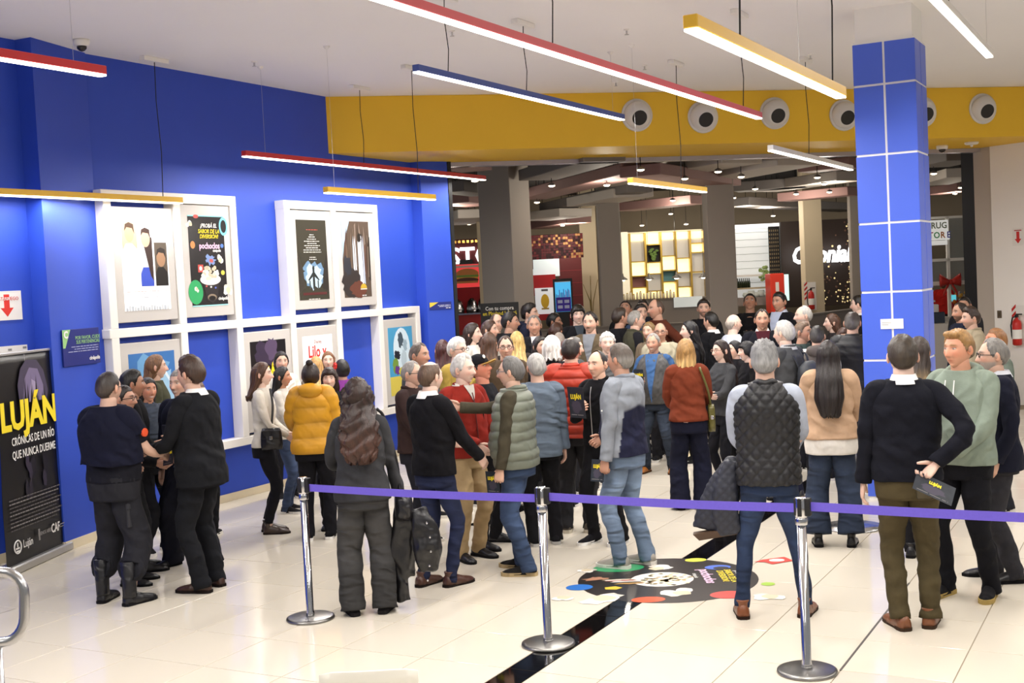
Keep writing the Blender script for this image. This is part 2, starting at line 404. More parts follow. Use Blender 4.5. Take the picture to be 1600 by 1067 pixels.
# ============================================================ ceiling fittings
def dome_camera(loc, label, r=.075):
    t = thing('dome_camera', label, 'camera', loc)
    obj('housing', MB().lathe([(r*.95, 0), (r, -.02), (r*.92, -.055), (r*.7, -.06)], 20), M_white, t, smooth=True)
    obj('dome', MB().lathe([(r*.6, -.058), (r*.58, -.08), (r*.35, -.1), (r*.05, -.108)], 16), mat('smoked_dome', '2a2628', .1), t, smooth=True)
    return t
pc = atZ(127, 62, CEIL); dome_camera((pc[0], pc[1], CEIL), 'white dome security camera on ceiling beside the blue wall')
pc = atZ(1472, 227, 3.96); dome_camera((pc[0], pc[1], 3.96), 'white dome security camera under yellow bulkhead right of the column', .085)
pc = atZ(1518, 222, 3.96)
t = thing('smoke_detector', 'white flat smoke detector under the yellow bulkhead', 'detector', (pc[0], pc[1], 3.96))
obj('base', MB().lathe([(.1, 0), (.1, -.02), (.085, -.035), (.03, -.04)], 20), M_white, t, smooth=True)
obj('sensor', MB().lathe([(.02, -.04), (.018, -.065), (.004, -.07)], 10), M_white, t, smooth=True)
for i, (x, y) in enumerate(((397, 96), (706, 48), (979, 46), (1007, 102), (1266, 85), (962, 128))):
    pc = atZ(x, y, CEIL); t = thing('sprinkler', 'small metal sprinkler head on the white ceiling', 'sprinkler', (pc[0], pc[1], CEIL), 0, 'ceiling sprinklers')
    obj('escutcheon', MB().lathe([(.03, 0), (.028, -.008), (.01, -.012)], 12), M_white, t)
    obj('nozzle', MB().lathe([(.009, -.01), (.009, -.045), (.022, -.048), (.022, -.052)], 10), M_alu, t)

# round jet nozzles in the bulkhead
M_nz = mat('nozzle_enamel', 'dedbd8', .35); M_hole = mat('nozzle_inside', '2c2a28', .7)
def rotmat_from(zax, up=(0, 0, 1)):
    z = nrm(zax); x = nrm(np.cross(up, z)); y = np.cross(z, x); return np.array([x, y, z]).T
for i, (x, y) in enumerate(((995, 180), (1098, 183), (1210, 177), (1318, 180), (1441, 175), (1535, 170))):
    d = ray(x, y); n3 = np.array([fn[0], fn[1], 0]); P0 = CO+d*np.dot(np.array([p0[0], p0[1], 0])-CO, n3)/np.dot(d, n3)
    t = thing('air_nozzle', 'round white ball jet nozzle set in the yellow bulkhead', 'air vent', P0-n3*.001, math.atan2(fd[1], fd[0]), 'ball jet nozzles')
    R = rotmat_from((0, -1, 0)); A = rotmat_from((-.03, -1, -.42))
    fl_ = MB(); fl_.loft([[R@np.array([r*math.cos(a), r*math.sin(a), z]) for a in np.arange(32)*math.pi/16] for r, z in ((.215, -.002), (.215, .012), (.205, .022), (.19, .022))])
    obj('flange', fl_, M_nz, t, smooth=True)
    bl_ = MB(); prof = [(.19*math.sin(th), .02+.19*math.cos(th)*.85) for th in np.linspace(1.5, .62, 9)]
    bl_.loft([[A@np.array([r*math.cos(a), r*math.sin(a), z-.02]) for a in np.arange(32)*math.pi/16] for r, z in prof+[(.095, .15), (.09, .06)]])
    obj('ball', bl_, M_nz, t, smooth=True)
    obj('throat', MB().loft([[A@np.array([r*math.cos(a), r*math.sin(a), z]) for a in np.arange(24)*math.pi/12] for r, z in ((.1, .128), (.1, .132))]), M_hole, t)

# ============================================================ flat print helper
class Art:
    def __init__(s, o, r, u, off=.00004):
        s.o = np.array(o, float); s.r = nrm(r); s.u = nrm(u); s.n = np.cross(s.r, s.u); s.mb = MB(); s.k = 0; s.off = off
    def P(s, a, b): return s.o+s.r*a+s.u*b+s.n*(s.off*(s.k+1))
    def poly(s, pts, c):
        s.mb.add([s.P(*p) for p in pts], [tuple(range(len(pts)))], lin(c)); s.k += 1; return s
    def rect(s, a0, a1, b0, b1, c): return s.poly([(a0, b0), (a1, b0), (a1, b1), (a0, b1)], c)
    def ell(s, a, b, ra, rb, c, n=20): return s.poly([(a+ra*math.cos(t), b+rb*math.sin(t)) for t in np.arange(n)*2*math.pi/n], c)
    def blob(s, a, b, ra, rb, c, seed=0, n=22, j=.25):
        rr = random.Random(seed); return s.poly([(a+ra*math.cos(t)*(1+rr.uniform(-j, j)), b+rb*math.sin(t)*(1+rr.uniform(-j, j))) for t in np.arange(n)*2*math.pi/n], c)
    def lines(s, a0, a1, b, c, h=.008, seed=0):
        rr = random.Random(seed); x = a0
        while x < a1:
            w = min(rr.uniform(.02, .07), a1-x); s.rect(x, x+w, b-h/2, b+h/2, c); s.k -= 1; x += w+.01
        s.k += 1; return s
    def popcorn(s, a, b, r, seed=0, c='e9e4dc'):
        rr = random.Random(seed)
        for i in range(5): s.blob(a+rr.uniform(-.5, .5)*r, b+rr.uniform(-.5, .5)*r, r*.55, r*.5, ('cfc7bb', c, 'f6f3ee', c, 'd8c9ac')[i], seed+i, 10)
        return s
    def done(s, name, parent, material=None): return obj(name, s.mb, material or M_print, parent, vcol=True)

# ============================================================ poster shelf on the left wall
XF = -9.06
sh = thing('poster_shelf', 'white lattice of square bars fixed to the blue wall, holding film posters', 'display shelf', (XW, 11.3, .6))
def bar(y0, y1, z0, z1, nm='bar'): obj(nm, MB().bevbox(0.001, XF-XW, y0-11.3, y1-11.3, z0-.6, z1-.6, .004), M_white, sh)
BY = [8.63, 9.575, 10.44, 11.375, 12.27, 13.17, 14.06]; hb = .05
bar(8.56, 10.49, 3.24, 3.345, 'rail'); bar(11.32, 13.22, 3.235, 3.335, 'rail'); bar(8.56, 14.11, 1.9, 1.99, 'rail'); bar(8.56, 14.11, .6, .69, 'rail')
for i in (0, 1, 2, 3, 4, 5): bar(BY[i]-hb, BY[i]+hb, 1.99, 3.24, 'upright')
for y in BY: bar(y-hb, y+hb, .69, 1.9, 'upright')
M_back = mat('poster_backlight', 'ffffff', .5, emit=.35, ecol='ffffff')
def poster(i, z0, z1, label, bg, draw, mx=.10, mz=.11, light=.25):
    y0, y1 = BY[i]+hb+.008, BY[i+1]-hb-.008; w = y1-y0; h = z1-z0
    t = thing('film_poster', label, 'poster', (-9.19, (y0+y1)/2, z0))
    obj('case', MB().bevbox(0, .115, -w/2, w/2, 0, h, .006), M_grey, t)
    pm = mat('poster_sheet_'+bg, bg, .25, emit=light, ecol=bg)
    pr = obj('sheet', MB().box(.114, .1175, -w/2+mx, w/2-mx, mz, h-mz), pm, t)
    A = Art((.1176, 0, h/2), (0, 1, 0), (0, 0, 1)); draw(A, w/2-mx, h/2-mz, t); 
    if A.mb.v: A.done('artwork', t)
    return t
def ptext(t, s, a, b, size, m, h, sx=1, bold=0, shear=0, x=.1225): return text('lettering', s, size, frame_mtx((x, a, h/2+b), (0, 1, 0), (0, 0, 1)), m, t, .0004, sx, bold, 'CENTER', shear)
def d1(A, w, h, t):
    for k, (a0, a1, b0, b1, bgc, skin, hair, top) in enumerate(((-.30, -.10, .02, .47, 'b5a78f', 'c99e7d', '4a3527', 'dfe2e4'), (-.075, .10, -.22, .42, 'd3d6dc', 'd9ad92', '3a2620', '3c55c4'), (.125, .30, -.22, .22, '5d5145', 'a98263', '2b211c', '1d1a18'))):
        A.rect(a0, a1, b0, b1, bgc); c = (a0+a1)/2
        A.poly([(a0, b0), (a1, b0), (a1, b0+.13), (c+.03, b0+.19), (c-.05, b0+.19), (a0, b0+.12)], top)
        if k == 1: A.poly([(c-.05, b1-.14), (a1, b1-.15), (a1, b0+.05), (c+.05, b0+.1)], hair)
        A.ell(c, b1-.16, .062, .088, skin); A.poly([(c-.065, b1-.14), (c-.05, b1-.07), (c, b1-.05), (c+.06, b1-.07), (c+.07, b1-.17), (c+.04, b1-.11), (c-.03, b1-.1)], hair)
    for k, z in enumerate((-.27, -.29, -.33)): A.lines(-.28+.05*(k == 2)*3, .3-.1*(k == 2)*1.5, z, ('d9a8a4', 'c8c8cc', 'b5b5bb')[k], .006, k)
    for k in range(16): A.rect(-.3+k*.037, -.3+k*.037+.028, -.46, -.43+.03*((k*7) % 4)/4, ('bfc4cb', 'cdd1d6')[k % 2])
def d2(A, w, h, t):
    A.rect(-w, w, h-.012, h, '8fd8dc'); A.rect(-w, w, -h, -h+.012, '9fe0e2')
    A.ell(-w+.06, -.33, .11, .13, '36a565'); A.rect(-w-.1, -w, -h, h, 'c9c4bf') if 0 else None
    A.ell(.27, .37, .07, .1, '7cc3dd'); A.ell(.27, .37, .045, .07, '221f21')
    A.ell(-.22, .17, .035, .04, 'd98a52'); A.ell(.23, .16, .025, .022, '5a7fd6'); A.ell(.22, -.13, .03, .026, 'd9cf55'); A.ell(-.15, .47, .04, .02, 'c55a55')
    A.rect(-.16, -.08, -.12, -.04, 'd2564f'); A.ell(-.12, -.08, .022, .024, 'f0e4e4')
    A.popcorn(.2, .02, .055, 3); A.popcorn(-.26, .38, .05, 5); A.popcorn(.28, -.32, .07, 8); A.popcorn(-.2, -.3, .035, 9)
    A.blob(.03, .01, .075, .05, '7f97c9', 2, j=.4); A.blob(.05, .0, .03, .02, 'c8605c', 4)
    A.poly([(-.1, -.22), (.15, -.22), (.115, -.42), (.03, -.45), (-.05, -.42)], '2f2b2d'); A.ell(.03, -.39, .07, .035, '8d7d6a'); A.ell(.03, -.4, .055, .025, '1c191a')
    A.ell(.02, -.2, .16, .06, 'efece8')
    rr = random.Random(4)
    for k in range(34):
        a = rr.uniform(-1, 1); b = rr.uniform(0, 1)
        A.blob(.02+a*.13*(1-.3*b), -.19+b*.12, .026, .022, rr.choice(('d9d2c2', 'ece7dc', 'c9bea4', 'f5f1ea')), k, 8)
    for k in range(3): A.ell(-.05+.07*k, -.27-.01*k, .014, .01, ('c9605f', 'e8e4df', '5d6fc4')[k])
    H = 1.17
    ptext(t, '¡PROBÁ EL', .03, .38, .06, M_wtext, H, .9, .001, .2); ptext(t, 'SABOR DE LA', .03, .32, .06, M_ytext, H, .9, .001, .2); ptext(t, 'DIVERSIÓN!', .03, .265, .06, M_ytext, H, .9, .001, .2)
    ptext(t, 'pochoclos', .03, .165, .09, mat('pink_print', 'eec3e0', .5), H, .85, .003); ptext(t, 'cinépolis', .14, .115, .04, M_wtext, H, .9, .001); ptext(t, 'cinépolis', .2, -.4, .05, M_wtext, H, .9, .001)
def d3(A, w, h, t):
    A.blob(0, -.18, .22, .17, '6f8fae', 1); A.blob(0, -.2, .16, .14, 'b9cfdf', 2)
    A.poly([(-.018, -.12), (.018, -.12), (.022, -.35), (-.022, -.35)], '2c302f'); A.ell(0, -.1, .022, .03, '2c302f')
    A.poly([(-.02, -.15), (-.11, -.24), (-.095, -.25), (0, -.19)], '2c302f'); A.poly([(.02, -.15), (.11, -.24), (.095, -.25), (0, -.19)], '2c302f')
    for s in (-1, 1): A.rect(s*.08-.012, s*.08+.012, -.35, -.27, '3d4444'); A.ell(s*.08, -.26, .012, .014, '3d4444')
    A.poly([(-w, -.4), (-.17, -.33), (-.2, -.1), (-w, .1)], '3d3832'); A.poly([(w, -.4), (.16, -.34), (.2, -.12), (w, .1)], '332f2b')
    A.lines(-.1, .12, .36, 'b04a44', .008, 3)
    for k, wd in enumerate((.04, .06, .09, .15, .09, .15, .12, .17, .17)): A.lines(-wd, wd, .3-.026*k, 'd5d2cc', .009, k+5)
    A.lines(-.06, .06, .03, 'd5d2cc', .009, 31); A.lines(-.07, .07, .005, 'd5d2cc', .009, 32)
    A.rect(-.22, .24, -.42, -.39, '5a2c2c'); A.lines(-.12, .1, -.47, 'c9c4be', .012, 33)
def d4(A, w, h, t):
    A.poly([(-w, h), (-.12, h), (-.25, .2), (-w, 0)], 'a9c4dc')
    rr = random.Random(7)
    for k in range(26):
        a = rr.uniform(-w+.02, w-.02); A.poly([(a, rr.uniform(.1, h)), (a+.03, rr.uniform(.1, h)), (a+.025, rr.uniform(-.3, 0)), (a-.01, rr.uniform(-.3, 0))], rr.choice(('4b3d33', '6b5a4c', '2f2823', '7d6c60', '5c3f34')))
    for k in range(10):
        a = rr.uniform(-.08, .14); A.poly([(a, .25-.06*rr.random()), (a+.02, .3), (a+.035, -.25-.1*rr.random()), (a, -.3)], rr.choice(('d9dde6', 'b8c1d4', 'eef0f4')))
    A.blob(-.12, -.28, .2, .17, '3a3331', 3); A.blob(-.2, -.08, .08, .12, '37383f', 4); A.blob(0, -.38, .16, .1, '6a4034', 6); A.blob(.07, .27, .04, .06, '2b2520', 8)
    A.poly([(.12+.07*math.cos(x), -.37+.06*math.sin(x)) for x in np.linspace(0, math.pi, 12)], 'c9a83a'); A.rect(.05, .19, -.385, -.372, 'e6e0d0'); A.lines(.08, .18, -.46, 'dcdcdc', .012, 9)
def d5(A, w, h, t):
    A.rect(-w, w, -h, h, '3f74b4'); A.blob(0, .2, .25, .22, '6fa3d0', 2); A.blob(.1, .0, .2, .3, '9cc3e0', 4)
    A.poly([(.02, .28), (.07, .28), (.11, .1), (.09, -.2), (.0, -.2), (-.02, .1)], '2c58b8'); A.ell(.045, .34, .035, .05, 'e4c9a6'); A.poly([(-.02, .18), (-.18, .1), (-.17, .07), (0, .13)], '2c58b8')
    A.poly([(.02, .36), (.05, .41), (.09, .36), (.08, .3)], 'e3cf8f'); A.poly([(.1, .3), (.24, .12), (.25, .15), (.12, .34)], 'd8e6f0'); A.blob(-.22, .1, .05, .08, '1d3f6e', 6)
def d6(A, w, h, t):
    A.rect(-w, w, -h, h, '17141a'); A.blob(-.05, .3, .2, .14, '3a2f45', 2); A.blob(.05, .36, .1, .12, '5a4a66', 5)
    ptext(t, 'LUJÁN', 0, .06, .2, M_ytext, 1.15, .82, .008)
    ptext(t, 'CRÓNICAS DE UN RÍO', 0, -.1, .05, M_wtext, 1.15, .8); ptext(t, 'QUE NUNCA DUERME', 0, -.16, .05, M_wtext, 1.15, .8)
def d7(A, w, h, t):
    ptext(t, 'Disney', 0, .36, .06, mat('dark_red_print', '8c3a36', .5), 1.15, .9); ptext(t, 'Lilo y', -.02, .24, .2, M_rtext, 1.15, .8, .004); ptext(t, 'Stitch', 0, .04, .2, M_rtext, 1.15, .85, .004)
    A.blob(0, -.25, .2, .15, '6b8fc9', 3)
def d8(A, w, h, t):
    A.rect(-w, w, -h, h, '4fa0cc'); A.rect(-w, w, -h, -.2, 'd9c75a'); A.ell(.02, .15, .2, .29, 'd7e9f4')
    for k, (a, b, ra, rb, c) in enumerate(((0, .28, .06, .1, '4b5a66'), (.1, .2, .05, .09, '9fb6c4'), (-.1, .08, .07, .06, '2b2b33'), (-.14, -.05, .07, .1, '7a9a44'), (-.1, -.12, .06, .06, '6a3d8c'), (.06, 0, .06, .16, 'b9cbd6'), (-.02, -.15, .05, .06, 'c9c23e'))): A.blob(a, b, ra, rb, c, k)
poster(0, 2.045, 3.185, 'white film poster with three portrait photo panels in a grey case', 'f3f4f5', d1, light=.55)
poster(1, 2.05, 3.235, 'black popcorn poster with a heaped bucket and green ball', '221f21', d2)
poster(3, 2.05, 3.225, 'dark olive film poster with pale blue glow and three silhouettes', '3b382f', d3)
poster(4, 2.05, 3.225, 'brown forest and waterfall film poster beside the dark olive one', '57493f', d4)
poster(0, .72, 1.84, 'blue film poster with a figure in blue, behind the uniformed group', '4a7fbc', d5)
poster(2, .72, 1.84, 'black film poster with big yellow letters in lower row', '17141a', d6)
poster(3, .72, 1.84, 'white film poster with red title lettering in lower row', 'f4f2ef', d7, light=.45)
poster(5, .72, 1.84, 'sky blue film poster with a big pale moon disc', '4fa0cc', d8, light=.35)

# ============================================================ wall signs at the left
t = thing('arrow_sign', 'white square sign with a red down arrow on blue wall', 'sign', (-9.158, 7.47, 2.27))
obj('plate', MB().box(0, .006, -.16, .16, -.13, .13), M_white, t)
A = Art((.0062, 0, 0), (0, 1, 0), (0, 0, 1)); A.rect(-.15, .15, .118, .12, 'c9c4bf').rect(-.03, .03, -.02, .1, 'e2382c').poly([(-.07, -.02), (0, -.1), (.07, -.02)], 'e2382c').rect(-.03, .03, .048, .075, 'f6f4f0'); A.done('arrow', t)
text('lettering', 'MATAFUEGO', .045, frame_mtx((.0095, 0, .06), (0, 1, 0), (0, 0, 1)), M_rtext, t, .0003, .95)
t = thing('narrow_sign', 'narrow white strip sign on blue wall above the black banner', 'sign', (-9.158, 7.46, 1.875))
obj('plate', MB().box(0, .005, -.22, .2, -.035, .035), M_white, t)
obj('mark', MB().box(.005, .0056, -.01, .03, -.01, .01).box(.005, .0056, .15, .19, .0, .02), M_grytext, t)
pd = nrm(np.array([-.185, .8])); pn = np.array([pd[1], -pd[0]]); sc = np.array([-8.965, 7.768])+pd*.43+pn*.004
t = thing('belongings_sign', 'dark blue square sign with a green corner on the blue pilaster', 'sign', (sc[0], sc[1], 1.85), math.atan2(pd[1], pd[0]))
obj('plate', MB().bevbox(-.285, .285, -.012, 0, -.17, .17, .002), mat('navy_acrylic', '27307c', .3), t)
A = Art((0, -.0125, 0), (1, 0, 0), (0, 0, 1)); A.poly([(-.284, .169), (-.16, .169), (-.25, -.0), (-.284, -.0)], '9fd08a')
for k in range(3): A.lines(-.16+.03*(k == 1)*1.5-.05*(k == 2), .26, .005-.022*k, 'a9add0', .007, k)
A.done('print', t)
lm = lambda a, b: frame_mtx((a, -.0155, b), (1, 0, 0), (0, 0, 1))
text('lettering', 'C', .09, lm(-.235, .12), M_wtext, t, .0004, 1, .004); text('lettering', 'POR FAVOR, CUIDE', .047, lm(.1, .085), M_gtext, t, .0003, .95); text('lettering', 'SUS PERTENENCIAS', .047, lm(.1, .045), M_gtext, t, .0003, .9)
text('lettering', 'cinépolis', .05, lm(.19, -.115), M_wtext, t, .0003, .95, .001)
pq = np.array([-9.05, 14.28]); pe = nrm([.23, .34]); pw = np.array([pe[1], -pe[0]]); sc = pq+pe*.2+pw*.004
t = thing('wall_plaque', 'small dark blue plaque with a yellow corner by the entrance', 'sign', (sc[0], sc[1], 1.975), math.atan2(pe[1], pe[0]))
obj('plate', MB().box(-.165, .165, -.008, 0, -.05, .05), mat('navy_acrylic'), t)
A = Art((0, -.0085, 0), (1, 0, 0), (0, 0, 1)); A.poly([(-.164, .049), (-.03, .049), (-.12, -.0), (-.164, -.02)], 'e3c548').lines(-.04, .15, .005, 'b9bcd8', .009, 1).lines(-.02, .15, -.012, 'b9bcd8', .009, 2).lines(.08, .15, -.035, 'e8e8f0', .008, 3); A.done('print', t)

# ============================================================ roll-up banner
bA = np.array([-8.985, 7.858]); bd = nrm([-.3572, .934]); bn = np.array([bd[1], -bd[0]])
bc = bA-bd*.52
t = thing('rollup_banner', 'black roll-up banner with yellow title and white subtitle by the pilaster', 'banner', (bc[0], bc[1], 0), math.atan2(bd[1], bd[0]))
obj('base', MB().bevbox(-.53, .53, -.02, .14, 0, .075, .012), M_alu, t)
obj('pole', MB().tube([(0, .07, .07), (0, .05, 1.84)], .01, 8), M_alu, t)
bs = MB()
rows = [(.07+(1.85-.07)*k/24) for k in range(25)]
for z in rows: pass
vv = []; ff = []
for i, z in enumerate(rows):
    hw = .535-.065*(z/1.85)
    for j in range(9):
        x = -hw+2*hw*j/8; vv.append((x, .03+.004*math.sin(z*7+x*5)+.012*(z/1.85), z))
for i in range(24):
    for j in range(8): ff.append((i*9+j, i*9+j+1, (i+1)*9+j+1, (i+1)*9+j))
nb = len(vv); vv += [(x, y+.003, z) for x, y, z in vv]; ff += [tuple(nb+k for k in q[::-1]) for q in ff[:]]
for j in range(8): ff.append((24*9+j, 24*9+j+1, nb+24*9+j+1, nb+24*9+j))
obj('sheet', bs.add(vv, ff), mat('banner_vinyl', '131113', .35, noise=.4, nscale=3), t, smooth=True)
obj('top_bar', MB().bevbox(-.475, .475, .032, .056, 1.845, 1.868, .004), M_alu, t)
A = Art((0, .022, 0), (1, 0, 0), (0, 0, 1), .00004)
A.poly([(-.16, 1.42), (.3, 1.42), (.33, 1.5), (.27, 1.68), (.16, 1.78), (-.02, 1.79), (-.12, 1.72), (-.18, 1.58)], '4a4258')
A.poly([(-.1, 1.42), (.24, 1.42), (.25, 1.55), (.17, 1.7), (.03, 1.72), (-.06, 1.63)], '7d7192')
A.poly([(0, 1.42), (.16, 1.42), (.14, 1.58), (.05, 1.62)], 'a397b5')
rr = random.Random(5)
for k in range(16):
    a = rr.uniform(-.14, .28); w_ = rr.uniform(.006, .02); A.poly([(a-w_, 1.42), (a+w_, 1.42), (a+w_*.3, 1.42+rr.uniform(.06, .26))], rr.choice(('211c28', '2b2533', '1a161f')))
for k in range(10):
    a = rr.uniform(-.15, .28); A.blob(a, 1.0-rr.random()*.35, .03, .08, rr.choice(('2a2531', '3a3344', '1f1b25')), k)
for k in range(9): A.lines(-.44, .44-.05*(k % 3), .62-.032*k, ('6a6666', '8b8786', '5a5757')[k % 3], .011, k)
A.done('artwork', t)
bt = lambda a, b: frame_mtx((a, .017, b), (1, 0, 0), (0, 0, 1))
text('lettering', 'LUJÁN', .33, bt(-.02, 1.315), M_ytext, t, .0004, .99, .014); text('lettering', 'CRÓNICAS DE UN RÍO', .098, bt(0.02, 1.105), M_wtext, t, .0003, .72, .001); text('lettering', 'QUE NUNCA DUERME', .098, bt(.02, .99), M_wtext, t, .0003, .74, .001)
text('lettering', 'Luján', .095, bt(-.19, .22), M_wtext, t, .0003, .8, .001); text('lettering', 'BUENOS AIRES', .045, bt(.1, .25), M_grytext, t, .0003, .8, .001); text('lettering', 'CAF', .11, bt(.29, .25), M_wtext, t, .0003, .75, .003)
ring = MB(); ring.tube([(-.37+.055*math.cos(x), .011, .22+.055*math.sin(x)) for x in np.linspace(0, 2*math.pi, 20)], .006, 5); ring.box(-.4, -.34, .0105, .0125, .2, .215).box(-.395, -.345, .0105, .0125, .175, .19).box(-.378, -.362, .0105, .0125, .22, .255)
obj('emblem', ring, M_wtext, t)
obj('crest', MB().box(-.02, .005, .0105, .0125, .2, .3).box(.34, .44, .0105, .0125, .262, .27).box(.34, .42, .0105, .0125, .24, .247), M_grytext, t)

# ============================================================ rope barrier
M_postcap = M_dark
def stanchion(x, y, label, belt_to=None, z=.93):
    t = thing('stanchion', label, 'barrier post', (x, y, 0), 0, 'belt barrier posts')
    obj('base', MB().lathe([(.165, 0), (.168, .004), (.165, .016), (.15, .022), (.03, .03)], 40), M_basest, t, smooth=True)
    obj('pole', MB().lathe([(.03, .022), (.03, .05), (.0265, .06), (.0265, .84)], 24), M_chrome, t, smooth=True)
    obj('collar', MB().lathe([(.033, .835), (.034, .84), (.034, .87), (.031, .875)], 24), M_chrome, t, smooth=True)
    h = obj('belt_head', MB().lathe([(.031, .875), (.033, .88), (.033, .985), (.029, .99)], 24), M_chrome, t, smooth=True)
    obj('belt_slot', MB().bevbox(.027, .056, -.022, .022, .885, .985, .004), M_postcap, h)
    obj('belt_slot', MB().bevbox(-.036, -.02, -.022, .022, .885, .985, .004), M_postcap, h)
    obj('inlay', MB().bevbox(-.012, .012, -.0355, -.028, .885, .985, .002), M_postcap, h)
    if belt_to is not None:
        L = belt_to-x; vb = []; fb = []; n = 24
        for i in range(n+1):
            s = i/n; xx = .054+(L-.054-.034)*s; zz = z-.008*math.sin(math.pi*s)
            for dz in (-.025, .025):
                vb.append((xx, -.0008, zz+dz)); vb.append((xx, .0008, zz+dz))
        for i in range(n):
            a = i*4; b = a+4; fb += [(a, b, b+2, a+2), (a+1, a+3, b+3, b+1), (a, a+1, b+1, b), (a+2, b+2, b+3, a+3)]
        obj('belt', MB().add(vb, fb), M_belt, t, label='purple webbing belt')
    return t
stanchion(-5.307, 6.66, 'chrome barrier post beside the long curly haired person, belt going one way', -3.465, .918)
stanchion(-3.465, 6.665, 'chrome barrier post between the olive vest man and the floor decal', -1.849, .93)
stanchion(-1.849, 6.68, 'chrome barrier post in front of the black quilted vest', .1, .938)
stanchion(.1, 6.69, 'chrome barrier post ending the purple belt past the navy blazer', None)

# ============================================================ floor decal
dc = np.array([-3.35, 8.41]); 
t = thing('floor_decal', 'round black popcorn floor sticker crossing the black strip', 'floor sticker', (dc[0], dc[1], .0012), math.radians(28))
obj('disc', MB().lathe([(.665, 0), (.664, .0006)], 64), mat('decal_vinyl', '2b2726', .3, noise=.25, nscale=6), t)
# the print reads from the entrance side: its up direction points to the photograph's left
A = Art((0, 0, .0012), (1, 0, 0), (0, 1, 0), .00004)
A.ell(-.04, 0, .235, .215, 'efe9df')
rr = random.Random(9)
for k in range(90):
    a = rr.uniform(0, 6.28); r = math.sqrt(rr.random())*.19
    A.mb.add([A.P(.0+r*math.cos(a)+.02*math.cos(x+k), .0+r*math.sin(a)+.017*math.sin(x+k)) for x in np.arange(6)*1.047], [tuple(range(6))], lin(rr.choice(('d9c79c', 'b39a6b', 'efe3c4', '8d7346', 'cdb88a'))))
A.k += 1
A.ell(-.33, .42, .2, .13, '2f9a63'); A.ell(-.66, -.12, .1, .085, '2f6fc0'); A.ell(-.2, -.55, .12, .075, 'e0562f'); A.ell(.37, -.52, .135, .1, 'd8463f'); A.ell(.29, .56, .085, .06, 'dfe04f'); A.ell(.42, .29, .1, .07, '4f6fce'); A.ell(.44, .26, .06, .045, '2b2726'); A.ell(-.42, -.19, .07, .05, 'd9b83c', 5)
A.ell(.69, -.28, .05, .05, '9fc24a')
A.popcorn(.0, .38, .1, 1); A.popcorn(-.52, -.47, .15, 2); A.popcorn(.02, -.38, .13, 4); A.popcorn(-.57, .37, .08, 6); A.popcorn(.62, -.62, .11, 8); A.popcorn(-.8, -.42, .09, 11)
A.poly([(.72, .40), (.80, .46), (.98, .52), (1.02, .38), (.84, .30), (.80, .38)], 'd9463c'); A.ell(.9, .42, .06, .045, 'f6efe8')
for k in range(5): A.blob(-.36+.02*k, .02-.03*k+.02, .11, .02, ('c9b9a4', '9a4a42', 'd8d0c8', '2b2726', 'b08a52')[k], k)
A.blob(-.52, .1, .09, .05, 'b5846a', 12, j=.5); A.rect(-.46, -.34, .02, .035, 'e6e0da')
A.done('artwork', t)
def ft(s, a, b, size, m, sx=1, bold=0): text('lettering', s, size, frame_mtx((a, b, .0045), (0, -1, 0), (1, 0, 0)), m, t, .0002, sx, bold)
ft('pochoclos', .30, .02, .12, mat('pink_print'), .85, .003); ft('SABOR DE LA', .47, .0, .07, M_ytext, .9, .001); ft('DIVERSIÓN!', .41, .0, .07, M_ytext, .9, .001); ft('¡PROBÁ EL', .54, .0, .07, M_wtext, .9, .001); ft('cinépolis', .215, .05, .045, M_wtext, .9)

# ============================================================ foreground bits
def W(x, y, D): return atD(x, y, D)
t = thing('handrail', 'bent tubular steel handrail loop standing at the floor edge', 'railing', tuple(W(-8, 950, 5.2)*np.array([1, 1, 0])), YAW)
o_ = W(-8, 950, 5.2); k5 = 5.2/F
def rp(x, y): 
    w = W(x, y, 5.2)-np.array([o_[0], o_[1], 0]); c, s = math.cos(-YAW), math.sin(-YAW)
    return (w[0]*c-w[1]*s, w[0]*s+w[1]*c, w[2])
pts = [rp(-60, 894), rp(-20, 894)]+[rp(4+34*math.sin(a), 931-38*math.cos(a)) for a in np.linspace(0, 1.57, 7)]+[rp(38, 950)]+[rp(4+34*math.cos(a), 965+38*math.sin(a)) for a in np.linspace(0, 1.57, 7)]+[rp(-20, 1004), rp(-60, 1004)]
obj('loop', MB().tube(pts, .022, 14), M_steel, t, smooth=True)
b0 = rp(-6, 1000); obj('upright', MB().tube([b0, (b0[0], b0[1], 0)], .022, 14), M_steel, t, smooth=True)
obj('flange', MB().lathe([(.06, 0), (.06, .008), (.03, .012)], 20, (b0[0], b0[1], 0)), M_steel, t)
q = W(578, 1039, 4.75); t = thing('shell_chair', 'white plastic chair back standing before the barrier', 'chair', (q[0], q[1], 0), YAW)
zt = q[2]; mw = mat('cream_plastic', 'fdf8ea', .35)
sh_ = MB(); vv = []; ff = []
for i in range(9):
    z = zt-.008*0-.40*i/8
    for j in range(9):
        x = -.19+.38*j/8; edge = .012*(abs(x)/.19)**6 if i == 0 else 0
        vv.append((x*(1-.02*i/8), -.05-.03*math.cos(x*6)+.10*(i/8)**2*-1, z-edge))
nb = len(vv); vv += [(x, y+.012, z) for x, y, z in vv]
for i in range(8):
    for j in range(8): k = i*9+j; ff += [(k, k+9, k+10, k+1), (nb+k, nb+k+1, nb+k+10, nb+k+9)]
for j in range(8): ff += [(j, j+1, nb+j+1, nb+j), (72+j, nb+72+j, nb+73+j, 73+j)]
for i in range(8): ff += [(i*9, nb+i*9, nb+i*9+9, i*9+9), (i*9+8, i*9+17, nb+i*9+17, nb+i*9+8)]
obj('backrest', sh_.add(vv, ff), mw, t, smooth=True)
obj('seat', MB().bevbox(-.2, .2, -.56, -.14, .425, .445, .008), mw, t)
